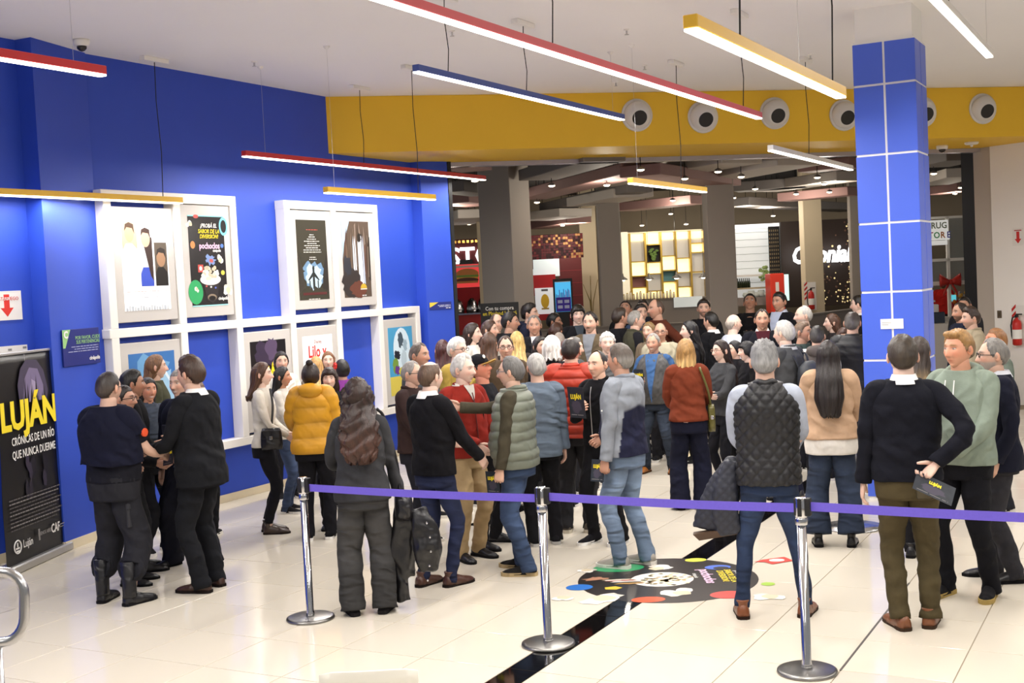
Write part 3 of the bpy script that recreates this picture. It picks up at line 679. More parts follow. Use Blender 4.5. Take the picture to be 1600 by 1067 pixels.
for sx in (-1, 1):
    for (y, y2) in ((-.17, -.12), (-.52, -.56)): obj('leg', MB().tube([(sx*.16, y, .43), (sx*.2, y2, 0)], [.014, .011], 8), M_steel, t)

# ============================================================ right wall fittings
rz = math.atan2(RWd[1], RWd[0])
def onR(px, py, off=.002):
    d = ray(px, py); n3 = np.array([RWn[0], RWn[1], 0]); P = CO+d*np.dot(np.array([c0[0], c0[1], 0])-CO, n3)/np.dot(d, n3); return P-n3*off
q = onR(1591, 370); t = thing('extinguisher_arrow_sign', 'small white sign with a red down arrow on the white wall', 'sign', q, rz)
obj('plate', MB().box(-.09, .09, -.006, 0, -.13, .13), M_white, t); A = Art((0, -.0063, 0), (1, 0, 0), (0, 0, 1)); A.rect(-.025, .025, -.03, .08, 'd8332c').poly([(-.055, -.03), (0, -.1), (.055, -.03)], 'd8332c').rect(-.06, .06, .09, .105, 'b0302a'); A.done('arrow', t)
q = onR(1562, 491); t = thing('light_switch', 'small bronze switch plate on the white wall', 'switch', q, rz)
obj('plate', MB().bevbox(-.037, .037, -.01, 0, -.058, .058, .003), mat('bronze_plate', '6e604e', .4, metal=.5), t); obj('rocker', MB().bevbox(-.012, .012, -.014, -.009, -.025, .025, .002), mat('bronze_rocker', '4c4236', .4), t)
def extinguisher(loc, rzz, label, s=1, plate=True):
    t = thing('fire_extinguisher', label, 'extinguisher', loc, rzz)
    if plate:
        p = obj('backplate', MB().box(-.13*s, .13*s, -.006, 0, -.32*s, .3*s), M_white, t)
        st = MB()
        for k in range(4): st.poly([(-.129*s, -.0075, (.02+.1*k-.12)*s), (-.129*s, -.0075, (.07+.1*k-.12)*s), (-.06*s+.0, -.0075, (.14+.1*k-.12)*s), (-.06*s, -.0075, (.09+.1*k-.12)*s)], .001, (0, 1, 0))
        obj('stripe', st, M_red, p)
    obj('cylinder', MB().lathe([(.05*s, -.3*s), (.068*s, -.285*s), (.068*s, .02*s), (.055*s, .07*s), (.022*s, .095*s), (.02*s, .13*s)], 20, (0, -.085*s, 0)), M_red, t, smooth=True)
    obj('label_band', MB().lathe([(.0695*s, -.2*s), (.0695*s, -.06*s)], 20, (0, -.085*s, 0), cap=False), M_wtext, t, smooth=True)
    obj('valve', MB().bevbox(-.02*s, .02*s, -.11*s, -.06*s, .12*s, .165*s, .004).bevbox(-.012*s, .09*s, -.095*s, -.075*s, .16*s, .18*s, .004), M_dark, t)
    obj('hose', MB().tube([(-.01*s, -.085*s, .14*s), (-.07*s, -.085*s, .12*s), (-.095*s, -.09*s, 0), (-.085*s, -.09*s, -.16*s), (-.075*s, -.09*s, -.2*s)], .011*s, 8), M_dark, t, smooth=True)
    return t
q = onR(1594, 508); extinguisher(q, rz, 'red fire extinguisher on a striped plate on the white wall')
# ============================================================ food court beyond the entrance
M_fcwall = mat('food_court_wall', 'a89a86', .8, noise=.05, nscale=1)
M_fccol = mat('food_court_column', 'a79f97', .8, noise=.04, nscale=2)
M_fccol2 = mat('food_court_column_cream', 'cfc0a4', .8, noise=.04, nscale=2)
M_fcdark = mat('food_court_ceiling', '2a2625', .9)
M_half = mat('half_wall_laminate', '857d78', .5, noise=.05, nscale=2)
FR = np.array([math.cos(YAW), math.sin(YAW), 0]); FW = np.array([-math.sin(YAW), math.cos(YAW), 0])
def fpos(x, y, D):
    """world point on the pixel's ray, at horizontal depth D along the viewing direction"""
    d = ray(x, y); return CO+d*(D/np.dot(d, FW))
def frect(x0, y0, x1, y1, D):
    c = fpos((x0+x1)/2, (y0+y1)/2, D); k = D/F
    return c, (x1-x0)*k, (y1-y0)*k
def fthing(name, label, cat, x0, y0, x1, y1, D, group=None):
    c, w, h = frect(x0, y0, x1, y1, D); t = thing(name, label, cat, c, YAW, group); return t, w, h
def fbox(nm, t, w, h, m, u0, u1, v0, v1, d0=0, d1=.05, **k):
    """part given in fractions of the thing's rectangle (u right, v down)"""
    return obj(nm, MB().box((u0-.5)*w, (u1-.5)*w, d0, d1, (.5-v1)*h, (.5-v0)*h), m, t, **k)
def back(x0, x1, z0, z1, D, m, nm, th=.2):
    a = fpos(x0, 420, D); b = fpos(x1, 420, D); c = (a+b)/2
    o = struct(nm, MB().box(-(x1-x0)/2*D/F, (x1-x0)/2*D/F, 0, th, z0, z1), m, None, (c[0], c[1], 0), YAW); return o
back(300, 1700, 0, 4.6, 34, M_fcwall, 'wall_back', .3)
struct('ceiling_food_court', MB().add([(-30, 15.2, 4.55), (-10.0, 13.9, 4.55), (-2.0, 21.2, 4.55), (8, 20.6, 4.55), (8, 48, 4.55), (-30, 48, 4.55)], [(0, 1, 2, 3, 4, 5)]), M_fcdark)
# side wall closing the food court
# --- slanting ceiling beams
rr = random.Random(21)
BM = [mat('beam_white', 'cfc7be', .7), mat('beam_grey', '807a77', .7), mat('beam_pink', 'a07c77', .7), mat('beam_dark', '3f3a39', .8)]
def beam(xa, ya, xb, yb, za, m, w=.5, h=.18, zb=None):
    A_ = atZ(xa, ya, za); B_ = atZ(xb, yb, zb or za)
    L = np.linalg.norm((B_-A_)[:2]); an = math.atan2(B_[1]-A_[1], B_[0]-A_[0]); c = (A_+B_)/2
    t = thing('ceiling_beam', {0: 'pale', 1: 'grey', 2: 'dusty pink', 3: 'dark'}[m]+' slanting ceiling raft over the food court', 'ceiling beam', (c[0], c[1], c[2]), an, 'slanting ceiling rafts')
    obj('panel', MB().bevbox(-L/2, L/2, -w/2, w/2, 0, h, .01), BM[m], t)
    for k in (-.35, .35): obj('hanger', MB().tube([(k*L, 0, h), (k*L, 0, 4.55-c[2])], .008, 6), M_dark, t)
for b in ((705, 262, 745, 268, 3.9, 2), (840, 282, 945, 252, 3.9, 1), (830, 312, 1000, 272, 3.85, 2), (930, 292, 1160, 255, 3.95, 0), (860, 330, 1000, 300, 3.8, 1), (975, 330, 1095, 318, 3.7, 2),
          (1000, 275, 1130, 292, 3.8, 2), (915, 322, 990, 308, 3.75, 0), (1110, 284, 1250, 258, 3.9, 0), (1150, 300, 1260, 292, 3.8, 1), (1195, 300, 1330, 282, 3.8, 0), (1225, 315, 1335, 305, 3.7, 2),
          (1150, 322, 1330, 330, 3.65, 1), (1255, 270, 1335, 262, 3.9, 2), (1455, 262, 1510, 250, 3.9, 1), (1455, 290, 1510, 276, 3.85, 0), (1455, 305, 1510, 298, 3.8, 2), (705, 300, 755, 306, 3.8, 1), (705, 318, 755, 322, 3.75, 2), (705, 352, 750, 340, 3.6, 0), (835, 345, 900, 338, 3.6, 0), (840, 358, 905, 348, 3.55, 2)):
    beam(*b[:5], b[5], w=(.7 if b[5] == 0 else .45)+.3*rr.random())
# --- downlights
M_spot = mat('downlight_lens', 'ffffff', .4, emit=9, ecol='ffe9c4')
spots = ((862, 290), (948, 289), (839, 316), (750, 320), (907, 333), (879, 352), (733, 350), (704, 320), (1001, 265), (1070, 279), (1122, 268), (1158, 276), (1180, 295), (1051, 313), (1048, 334), (1165, 313), (1198, 316), (1217, 323), (1208, 337), (1003, 352), (1146, 309), (1277, 277), (1288, 287), (1244, 303), (1296, 300), (1256, 316), (1459, 271), (1492, 302), (1501, 293), (742, 282), (1072, 350))
for i, (x, y) in enumerate(spots):
    zz = 3.78; P_ = atZ(x, y, zz); D = np.dot(P_-CO, FW)
    if D > 30: P_ = fpos(x, y, 29+(i % 4)*.7)
    t = thing('downlight', 'small round lit downlight under the food court ceiling', 'lamp', P_, 0, 'food court downlights')
    r = .055
    obj('can', MB().lathe([(r, 0), (r*1.15, .006), (r*1.0, .03), (r*.3, .05)], 14), M_half, t, smooth=True)
    obj('lens', MB().lathe([(r*.98, .0), (r*.9, -.014), (r*.3, -.024)], 14), M_spot, t, smooth=True)
    obj('rod', MB().tube([(0, 0, .05), (0, 0, max(.2, 4.55-P_[2]))], .006, 5), M_dark, t)
for i, (x, y) in enumerate(((948, 289), (1288, 287), (1198, 316), (907, 333), (1051, 313), (1048, 334), (1244, 303), (1165, 313), (879, 352), (704, 320), (1492, 302))):
    P_ = atZ(x, y, 3.78); D = np.dot(P_-CO, FW)
    if D > 30: P_ = fpos(x, y, 29)
    pl = bpy.data.lights.new('downlight_glow', 'POINT'); pl.energy = SPOT_W; pl.color = (1, .9, .76); pl.shadow_soft_size = .12; po = bpy.data.objects.new('downlight_glow', pl); po.location = (P_[0], P_[1], P_[2]-.25); col.objects.link(po)
# --- columns
def fcol(x0, x1, D, m, label, side=0.5, ztop=4.55, nm='square_column'):
    a = fpos(x0, 420, D); b = fpos(x1, 420, D); w = (x1-x0)*D/F; c = (a+b)/2
    t = sroot('wall_'+nm, (c[0], c[1], 0), YAW)
    obj('shaft', MB().bevbox(-w/2, w/2, 0, w, 0, ztop, .01), m, t); obj('plinth', MB().box(-w/2-.01, w/2+.01, -.01, w+.01, 0, .12), M_dark, t)
c_ = fpos(793, 420, 20.5); t = sroot('wall_food_court_column', (c_[0], c_[1], 0), YAW+math.radians(-33))
obj('shaft', MB().bevbox(-.31, .31, -.31, .31, 0, 4.55, .01), M_fccol, t); obj('plinth', MB().box(-.32, .32, -.32, .32, 0, .12), M_dark, t)
fcol(748, 772, 27, M_fccol2, 'x'); fcol(938, 972, 25, M_fccol, 'x'); fcol(1108, 1151, 22, M_fccol, 'x'); fcol(1258, 1287, 27, M_fccol2, 'x'); fcol(908, 934, 31, M_fccol2, 'x'); fcol(1331, 1345, 28, M_fccol, 'x')
q = fpos(1266, 462, 26.98); extinguisher(q, YAW, 'red fire extinguisher on the cream food court column', 1.0, True)
# --- half wall
def hw(xa, da, xb, db, z1, nm, m=M_half, cap=True):
    A_ = fpos(xa, 470, da); B_ = fpos(xb, 470, db); an = math.atan2(B_[1]-A_[1], B_[0]-A_[0]); L = np.linalg.norm((B_-A_)[:2])
    o = sroot(nm, (A_[0], A_[1], 0), an); obj('panel', MB().box(0, L, 0, .12, 0, z1-.04), m, o); obj('coping', MB().bevbox(-.01, L+.01, -.02, .14, z1-.04, z1, .006), mat('coping', '7b736c', .5), o)
    obj('rail', MB().box(0, L, -.03, -.001, z1-.36, z1-.31), mat('pale_rail', '8f8780', .5), o)
hw(835, 24.5, 1252, 24.5, 1.27, 'wall_half'); hw(1252, 24.5, 1346, 27, 1.3, 'wall_half_side')
# --- burger restaurant at the left
M_redwall = mat('restaurant_red', 'a3161c', .45, noise=.1, nscale=6); M_dred = mat('dark_red', '551014', .5)
t, w, h = fthing('restaurant_sign', 'dark red fascia with big white letters over the burger restaurant', 'sign', 690, 372, 832, 424, 28.6)
fbox('fascia', t, w, h, M_dred, 0, 1, 0, 1, 0, .12)
M_neon = mat('white_neon', 'ffffff', .4, emit=3.2)
text('lettering', 'STORE', .56, frame_mtx((-.5*w+1.02, -.03, -.03), (1, 0, 0), (0, 0, 1)), M_neon, t, .03, 1.0, .012)
for k in range(8): obj('glint_tile', MB().box(-.5*w+.3+.1*k, -.5*w+.36+.1*k, -.02, 0, .3, .36), mat('gold_mosaic', 'c79a4a', .2, metal=.7, emit=.15), t)
t, w, h = fthing('menu_screen', 'bright menu screen showing a burger on red ground', 'screen', 704, 413, 754, 449, 28.4)
fbox('panel', t, w, h, M_dark, -.02, 1.02, -.03, 1.03, 0, .06); fbox('bracket', t, w, h, M_dark, .3, .7, -.2, .5, .06, .3); fbox('display', t, w, h, mat('menu_display', 'd83a3a', .3, emit=.9), 0, 1, 0, 1, -.01, 0)
A = Art((0, -.0105, 0), (1, 0, 0), (0, 0, 1)); A.rect(-.36, .3, .19, .24, 'f3c9c0'); A.ell(.02, .05, .26, .12, 'd98a3f').rect(-.26, .28, -.03, .02, '7aa33a').rect(-.25, .27, -.07, -.03, 'f0b53a').ell(.01, -.1, .27, .06, '5e2e1c').rect(-.24, .26, -.17, -.12, 'd08a45'); A.done('picture', t)
t, w, h = fthing('restaurant_kitchen', 'red kitchen back wall of the burger restaurant with steel machines', 'kitchen', 690, 424, 835, 520, 30.5)
fbox('wall', t, w, h, M_redwall, 0, 1, 0, 1, .3, .4); fbox('counter', t, w, h, mat('red_counter', 'b02a26', .35), 0, .62, .68, 1, -.5, -.1); fbox('counter_top', t, w, h, M_steel, 0, .62, .655, .68, -.55, -.05)
for k, (u, r) in enumerate(((.16, .2), (.33, .14), (.44, .12))):
    obj('machine', MB().lathe([(r, 0), (r*1.05, .1), (r*.8, .28), (r*.3, .36)], 14, ((u-.5)*w, -.3, (.5-.655)*h)), M_steel, t, smooth=True)
t, w, h = fthing('promo_stand', 'black advertising stand with white and yellow words beside grey column', 'sign', 751, 473, 811, 512, 19.4)
z_b = fpos(780, 512, 19.4)[2]
fbox('board', t, w, h, mat('black_board', '1b191a', .5), 0, 1, 0, 1, 0, .03)
obj('stand', MB().box(-w/2, -w/2+.03, 0, .03, -h/2-z_b, -h/2).box(w/2-.03, w/2, 0, .03, -h/2-z_b, -h/2).box(-w/2, w/2, -.15, .2, -h/2-z_b, -h/2-z_b+.02), M_dark, t)
for s_, b, m_ in (('Con tu compra', .11, M_wtext), ('en Playland Infantá', .03, M_ytext), ('de', -.05, M_wtext)): text('lettering', s_, .085, frame_mtx((0, -.004, b), (1, 0, 0), (0, 0, 1)), m_, t, .001, .85, .001)
# mosaic band, drinks panel, kiosk
t, w, h = fthing('mosaic_band', 'red and copper mosaic band over the drinks counter', 'panel', 826, 366, 911, 404, 28.5)
fbox('backing', t, w, h, M_dred, 0, 1, 0, 1, 0, .1); rr = random.Random(3)
GM = [mat('mosaic_red', 'a01a26', .2), mat('mosaic_dark', '5d0f18', .25), mat('mosaic_copper', 'c98a5a', .2, metal=.6, emit=.2)]
nu, nv = 22, 9
gmesh = []
for mm_ in GM:
    mb = MB().box(0, w/nu*.9, -.012, 0, 0, h/nv*.88); me = mesh_from('mosaic_piece', mb); me.materials.append(mm_); gmesh.append(me)
for i in range(nu):
    for j in range(nv):
        k = 2 if (rr.random() < (.28 if j > 4 or i > 15 else .06)) else rr.choice((0, 0, 1))
        o = bpy.data.objects.new('mosaic_piece', gmesh[k]); place(o, t, (-w/2+w*i/nu, 0, -h/2+h*j/nv))
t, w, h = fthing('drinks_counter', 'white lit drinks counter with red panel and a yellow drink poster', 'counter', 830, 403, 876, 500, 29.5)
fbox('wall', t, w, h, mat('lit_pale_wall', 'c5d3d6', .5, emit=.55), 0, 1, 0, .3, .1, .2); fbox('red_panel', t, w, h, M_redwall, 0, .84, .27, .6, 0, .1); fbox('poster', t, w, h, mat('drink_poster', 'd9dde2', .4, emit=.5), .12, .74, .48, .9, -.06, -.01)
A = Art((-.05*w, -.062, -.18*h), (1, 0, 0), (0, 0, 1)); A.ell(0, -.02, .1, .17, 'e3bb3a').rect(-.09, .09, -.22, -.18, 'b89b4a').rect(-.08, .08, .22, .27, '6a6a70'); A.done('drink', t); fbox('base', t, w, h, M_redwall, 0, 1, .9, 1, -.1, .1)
t, w, h = fthing('dark_red_wall', 'dark red tiled wall beside the lit ordering kiosk', 'wall panel', 875, 403, 911, 520, 30)
fbox('panel', t, w, h, M_dred, 0, 1, 0, 1, 0, .1)
for j in range(1, 6): fbox('joint', t, w, h, mat('joint_red', '7d2329', .4), 0, 1, j/6-.004, j/6+.004, -.006, 0)
t, w, h = fthing('ordering_kiosk', 'tall ordering kiosk with a bright blue and violet screen', 'kiosk', 866, 437, 894, 489, 27.5)
zk = fpos(880, 489, 27.5)[2]
fbox('housing', t, w, h, M_dark, -.04, 1.04, -.03, 1.02, 0, .1); obj('pedestal', MB().box(-.12, .12, .01, .09, -h/2-zk, -h/2), M_dark, t); fbox('display', t, w, h, mat('kiosk_display', '3f9fd0', .3, emit=1.3), .06, .94, .06, .96, -.008, 0)
A = Art((0, -.0085, 0), (1, 0, 0), (0, 0, 1)); A.rect(-.17, .17, -.34, -.02, '4a35c0'); A.rect(-.17, .17, .32, .335, 'e8f6ff')
rr = random.Random(8)
for k in range(14): A.rect(-.16+.024*k, -.145+.024*k, -.02, .02+rr.random()*.16, rr.choice(('6fd0f0', '8a6fe0', 'c05fd0', '3f6fe0')))
for k in range(4): A.rect(-.13+.15*(k % 2), -.02+.15*(k % 2), -.15-.12*(k//2), -.08-.12*(k//2), 'cfd6ff')
A.done('picture', t, vmat('screen_ink', rough=.4, noise=.01, bump=0))
# tall dried plant by the pale column
q = fpos(925, 490, 29); t = thing('dried_stems', 'vase of tall dried stems before the pale food court column', 'plant', (q[0], q[1], 0), YAW)
obj('vase', MB().lathe([(.1, 0), (.16, .2), (.12, .9), (.07, 1.25), (.08, 1.3)], 16), mat('clay_vase', 'a08a6c', .6), t, smooth=True)
for k in range(6): obj('stem', MB().tube([(0, 0, 1.2), (.05*math.sin(k*2), .04*math.cos(k*2), 1.7), (.2*math.sin(k*2.1), .1*math.cos(k), 2.3-.1*(k % 3))], [.012, .01, .004], 5), mat('dry_stem', '7c6a3a', .8), t)
# --- cafe with lit shelves
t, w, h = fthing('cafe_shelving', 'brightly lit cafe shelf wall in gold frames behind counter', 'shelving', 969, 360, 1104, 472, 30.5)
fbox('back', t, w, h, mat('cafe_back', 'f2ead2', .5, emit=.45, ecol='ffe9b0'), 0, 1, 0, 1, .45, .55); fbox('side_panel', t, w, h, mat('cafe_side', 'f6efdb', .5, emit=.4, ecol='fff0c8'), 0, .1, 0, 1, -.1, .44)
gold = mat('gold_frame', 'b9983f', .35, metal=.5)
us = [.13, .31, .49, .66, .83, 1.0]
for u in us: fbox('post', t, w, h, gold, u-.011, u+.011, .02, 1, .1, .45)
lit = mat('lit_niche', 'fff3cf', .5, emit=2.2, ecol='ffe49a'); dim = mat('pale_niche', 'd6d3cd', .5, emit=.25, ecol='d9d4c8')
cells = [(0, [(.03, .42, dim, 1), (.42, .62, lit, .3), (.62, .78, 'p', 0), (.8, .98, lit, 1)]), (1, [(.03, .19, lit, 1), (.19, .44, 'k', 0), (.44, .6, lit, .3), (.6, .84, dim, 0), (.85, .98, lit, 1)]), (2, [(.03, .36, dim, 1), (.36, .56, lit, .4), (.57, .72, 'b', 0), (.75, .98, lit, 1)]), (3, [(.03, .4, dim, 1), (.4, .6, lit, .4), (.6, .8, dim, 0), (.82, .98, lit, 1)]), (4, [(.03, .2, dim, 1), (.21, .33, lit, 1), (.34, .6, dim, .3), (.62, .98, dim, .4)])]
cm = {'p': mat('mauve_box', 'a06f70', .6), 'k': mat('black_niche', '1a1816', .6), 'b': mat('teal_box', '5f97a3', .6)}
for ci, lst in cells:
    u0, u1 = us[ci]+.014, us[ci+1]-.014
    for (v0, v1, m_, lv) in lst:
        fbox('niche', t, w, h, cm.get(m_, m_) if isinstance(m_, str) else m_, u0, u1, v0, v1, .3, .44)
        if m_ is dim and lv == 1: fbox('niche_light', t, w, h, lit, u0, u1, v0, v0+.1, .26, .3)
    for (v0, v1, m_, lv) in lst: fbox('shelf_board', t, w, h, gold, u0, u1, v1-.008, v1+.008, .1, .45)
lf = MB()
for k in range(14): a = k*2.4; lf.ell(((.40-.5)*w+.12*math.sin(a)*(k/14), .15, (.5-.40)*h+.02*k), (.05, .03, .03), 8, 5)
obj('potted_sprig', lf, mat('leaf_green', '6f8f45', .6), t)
t2, w2, h2 = fthing('cafe_counter', 'dark cafe counter with small jars and cakes on top', 'counter', 969, 466, 1104, 500, 29.3)
zc = fpos(1036, 466, 29.3)[2]; obj('body', MB().box(-w2/2, w2/2, 0, .6, h2/2-zc, h2/2-.03), M_half, t2); obj('top', MB().box(-w2/2, w2/2, -.04, .64, h2/2-.03, h2/2), mat('counter_stone', '8a8378', .4), t2)
fbox('display_case', t2, w2, h2, mat('case_glass_lit', 'cfd6d6', .2, emit=.4), .62, .95, -.02, .45, -.08, -.041)
for k in range(16):
    P_ = fpos(975+k*5.2, 463, 29.25); j = thing('cafe_jar', 'small pale jar standing on the cafe counter', 'jar', (P_[0], P_[1], zc), YAW, 'jars on the cafe counter')
    obj('glass', MB().lathe([(.03, 0), (.035, .03), (.03, .1+.03*(k % 3)), (.018, .12+.03*(k % 3))], 8), mat('jar_pale', 'd9cdb0', .3), j, smooth=True); obj('lid', MB().lathe([(.02, .12+.03*(k % 3)), (.02, .14+.03*(k % 3))], 8), gold, j)
for k, (x, y) in enumerate(((973, 434), (1014, 433), (1057, 431), (1099, 430))):
    P_ = fpos(x, y, 29); l = thing('cafe_pendant', 'small grey cone pendant lamp before the cafe shelves', 'lamp', P_, YAW, 'cafe pendant lamps')
    obj('shade', MB().lathe([(.12, -.05), (.11, -.03), (.03, .03), (.015, .1)], 16), mat('grey_shade', '6d6862', .4), l, smooth=True); obj('bulb', MB().lathe([(.06, -.055), (.04, -.075), (.01, -.08)], 10), M_spot, l, smooth=True); obj('cord', MB().tube([(0, 0, .1), (0, 0, 4.5-P_[2])], .005, 5), M_dark, l)
# --- kitchen bay
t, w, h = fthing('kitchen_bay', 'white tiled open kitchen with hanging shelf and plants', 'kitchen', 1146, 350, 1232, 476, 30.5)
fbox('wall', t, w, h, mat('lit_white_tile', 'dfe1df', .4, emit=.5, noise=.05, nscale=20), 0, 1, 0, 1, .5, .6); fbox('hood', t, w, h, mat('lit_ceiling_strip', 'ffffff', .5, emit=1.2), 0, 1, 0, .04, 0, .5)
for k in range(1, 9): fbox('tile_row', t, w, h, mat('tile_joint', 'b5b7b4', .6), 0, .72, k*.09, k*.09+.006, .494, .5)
sf = fbox('shelf', t, w, h, M_white, .02, .74, .62, .645, 0, .3); fbox('lower_shelf', t, w, h, mat('shelf_wood', 'b9a888', .5), .03, .72, .78, .8, 0, .3)
for k in range(7): obj('bottle', MB().lathe([(.03, 0), (.03, .14), (.012, .19), (.012, .24)], 8, ((.08+.035*k-.5)*w, .12, (.5-.78)*h)), mat('green_bottle', '26301f', .2), t, smooth=True)
rr = random.Random(2); lf = MB()
for k in range(40): lf.ell(((.6+rr.uniform(-.12, .14)-.5)*w, .05+rr.uniform(-.1, .1), (.5-.6)*h+rr.uniform(-.22, .14)), (.05, .02, .035), 6, 4)
obj('trailing_plant', lf, mat('leaf_pale', '9ab06a', .6), t)
lat = fbox('dark_screen', t, w, h, M_dark, .64, .84, .04, .68, -.1, -.06)
for i in range(5):
    for j in range(12): obj('screen_hole', MB().box((.65+.037*i-.5)*w, (.65+.037*i+.018-.5)*w, -.108, -.1, (.5-.08-.048*j-.025)*h, (.5-.08-.048*j)*h), mat('screen_brass', '8d7a5c', .5), t)
fbox('worktop', t, w, h, M_half, 0, 1, .9, 1, -.3, .1)
for k in range(6): obj('dish_stack', MB().lathe([(.06, 0), (.1, .05), (.08, .12+.05*(k % 2))], 10, ((.2+.09*k-.5)*w, -.1, (.5-.9)*h)), mat('pale_dish', 'c9cfc9', .4), t, smooth=True)
t, w, h = fthing('drinks_fridge', 'bright red drinks fridge with lit glass door in the kitchen', 'fridge', 1204, 427, 1233, 470, 29)
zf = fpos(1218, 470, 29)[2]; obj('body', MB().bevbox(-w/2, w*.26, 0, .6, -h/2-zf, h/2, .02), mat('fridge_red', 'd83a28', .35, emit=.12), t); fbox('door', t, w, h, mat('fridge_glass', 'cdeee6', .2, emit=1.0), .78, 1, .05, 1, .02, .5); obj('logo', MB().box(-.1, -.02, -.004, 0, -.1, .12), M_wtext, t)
# --- dark perforated wall with script sign
t, w, h = fthing('perforated_wall', 'dark brown perforated wall panel with small points of light', 'wall panel', 1222, 344, 1338, 478, 30)
fbox('panel', t, w, h, mat('brown_panel', '2e211b', .5), 0, 1, 0, 1, 0, .15)
rr = random.Random(12); dots = [MB(), MB()]
for k in range(170):
    u = rr.uniform(.35, .97) if k % 3 else rr.uniform(.86, .97); v = rr.betavariate(2.2, .9) if k % 3 else rr.random()
    r = rr.uniform(.012, .028); dots[k % 2].ell(((u-.5)*w, 0, (.5-v)*h), (r, .008, r), 6, 4)
for i in range(2): o = obj('light_points', dots[i], mat(('gold_points', 'brown_points')[i], ('e0c890', '6b4a38')[i], .5, emit=(1.0, 0)[i]), t); o['kind'] = 'stuff'
t, w, h = fthing('script_sign', 'lit white script letters on the dark perforated wall', 'sign', 1238, 382, 1326, 412, 29.6)
text('lettering', 'Colonial', .58, frame_mtx((0.0, 0, -.02), (1, 0, 0), (0, 0, 1)), M_neon, t, .03, .72, .016, 'CENTER', .25)
# --- drugstore
t, w, h = fthing('glazed_shopfront', 'glass shop front in white frames with red bow', 'shop front', 1446, 338, 1516, 520, 27)
zd = fpos(1481, 520, 27)[2]
fbox('interior', t, w, h, mat('shop_inside', '211d1f', .6, noise=.3, nscale=3), -.2, 1.3, 0, 1.3, 5, 5.1)
for nm_, u0, u1, v0, v1 in (('mullion', .5, .56, 0, .88), ('mullion', .0, .05, 0, .88), ('transom', 0, 1, .36, .385), ('transom', 0, 1, .555, .59), ('transom', 0, 1, 0, .02), ('transom', 0, .2, .715, .73), ('jamb', .9, .95, .56, .8)): fbox(nm_, t, w, h, M_white, u0, u1, v0, v1, 0, .08)
gl = mat('shop_glass', '9fb0b8', .05, alpha=.18)
fbox('pane', t, w, h, gl, .56, 1, .02, .36, .03, .04); fbox('pane', t, w, h, gl, .05, .5, .385, .555, .03, .04); fbox('pane', t, w, h, gl, .56, 1, .385, .555, .03, .04)
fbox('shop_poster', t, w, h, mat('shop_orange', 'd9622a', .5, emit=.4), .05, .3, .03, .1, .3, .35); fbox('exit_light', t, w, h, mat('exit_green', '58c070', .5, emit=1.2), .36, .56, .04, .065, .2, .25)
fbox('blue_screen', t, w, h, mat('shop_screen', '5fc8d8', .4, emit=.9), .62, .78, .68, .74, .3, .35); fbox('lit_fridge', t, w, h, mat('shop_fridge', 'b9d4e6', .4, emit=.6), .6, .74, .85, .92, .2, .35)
bw = MB()
for s in (-1, 1):
    bw.loft([[(s*(.03+x*.2), -.06+yy*.05*(1-x*.2), .02+zz*(.05+.1*x)+.04*x) for yy, zz in ((0, 1), (1, .4), (1, -.4), (0, -1), (-1, -.4), (-1, .4))] for x in (0, .35, .75, 1)])
    bw.loft([[(s*(.03+x*.13), -.05+yy*.02, -.02-.22*x+zz*.05) for yy, zz in ((0, 1), (1, 0), (0, -1), (-1, 0))] for x in (0, .5, 1)])
bw.ell((0, -.07, .02), (.05, .05, .06), 10, 8)
bo = obj('bow', bw, mat('bow_red', 'c02a20', .4), t, smooth=True, loc=((.53-.5)*w, 0, (.5-.57)*h))
rr = random.Random(31)
for k in range(26): obj('gift_ball', MB().ell(((rr.uniform(.6, .98)-.5)*w, .2+rr.uniform(0, .2), (.5-rr.uniform(.66, .86))*h), (.05, .05, .05), 8, 6), (mat('shop_red', 'b02c26', .4), mat('shop_gold', 'c99a3c', .4), mat('shop_silver', '8f8f96', .3), mat('shop_orange2', 'd97a2a', .4))[k % 4], t, smooth=True)
fbox('shop_counter', t, w, h, mat('counter_white', 'c9c4be', .5), .02, .5, .86, .92, -.2, .2)
obj('plinth', MB().box(-w/2, w/2, 0, .6, -h/2-zd, -h/2), M_half, t)
t, w, h = fthing('drugstore_sign', 'white cut-out shop sign with coloured letters above the bow', 'sign', 1446, 344, 1484, 383, 26.7)
obj('board', MB().bevbox(-w/2, w/2*.9, 0, .03, .0, h/2, .01).bevbox(-w/2, w/2, 0, .03, -h*.3, .02, .01).bevbox(-w/2, w/2*.8, 0, .03, -h/2, -h*.32, .01), mat('sign_white', 'f2f2ee', .5, emit=.5), t)
tm = lambda a, b: frame_mtx((a, -.004, b), (1, 0, 0), (0, 0, 1))
text('lettering', 'DRUG', .19, tm(-.03, .15), mat('sign_grey', '8f9a86', .5), t, .002, .9, .004)
for k, (c_, hx) in enumerate(zip('STORE', ('4fb0d8', 'd87a9a', '4fc07a', 'e08a3a', '6a6ad0'))): text('lettering', c_, .19, tm(-.28+.13*k, -.06), mat('letter_'+hx, hx, .5), t, .002, .9, .004)
# service desk behind the right-hand people
t, w, h = fthing('service_desk', 'grey service desk with a dark monitor right of the blue column', 'desk', 1450, 478, 1500, 540, 19.5)
zd = fpos(1475, 505, 19.5)[2]; obj('desk_body', MB().bevbox(-w/2, w/2, 0, .5, -(h/2)-fpos(1475, 540, 19.5)[2], zd-(fpos(1475, 509, 19.5)[2]), .01), mat('desk_grey', 'a9a39c', .5), t)
obj('monitor', MB().bevbox(-.22, .06, .1, .14, 0.0, .22, .012), mat('dark_monitor', '1d2433', .2), t); obj('printer', MB().bevbox(-.2, .0, .2, .4, .2, .34, .01), mat('printer_grey', 'b9b5b0', .5), t)
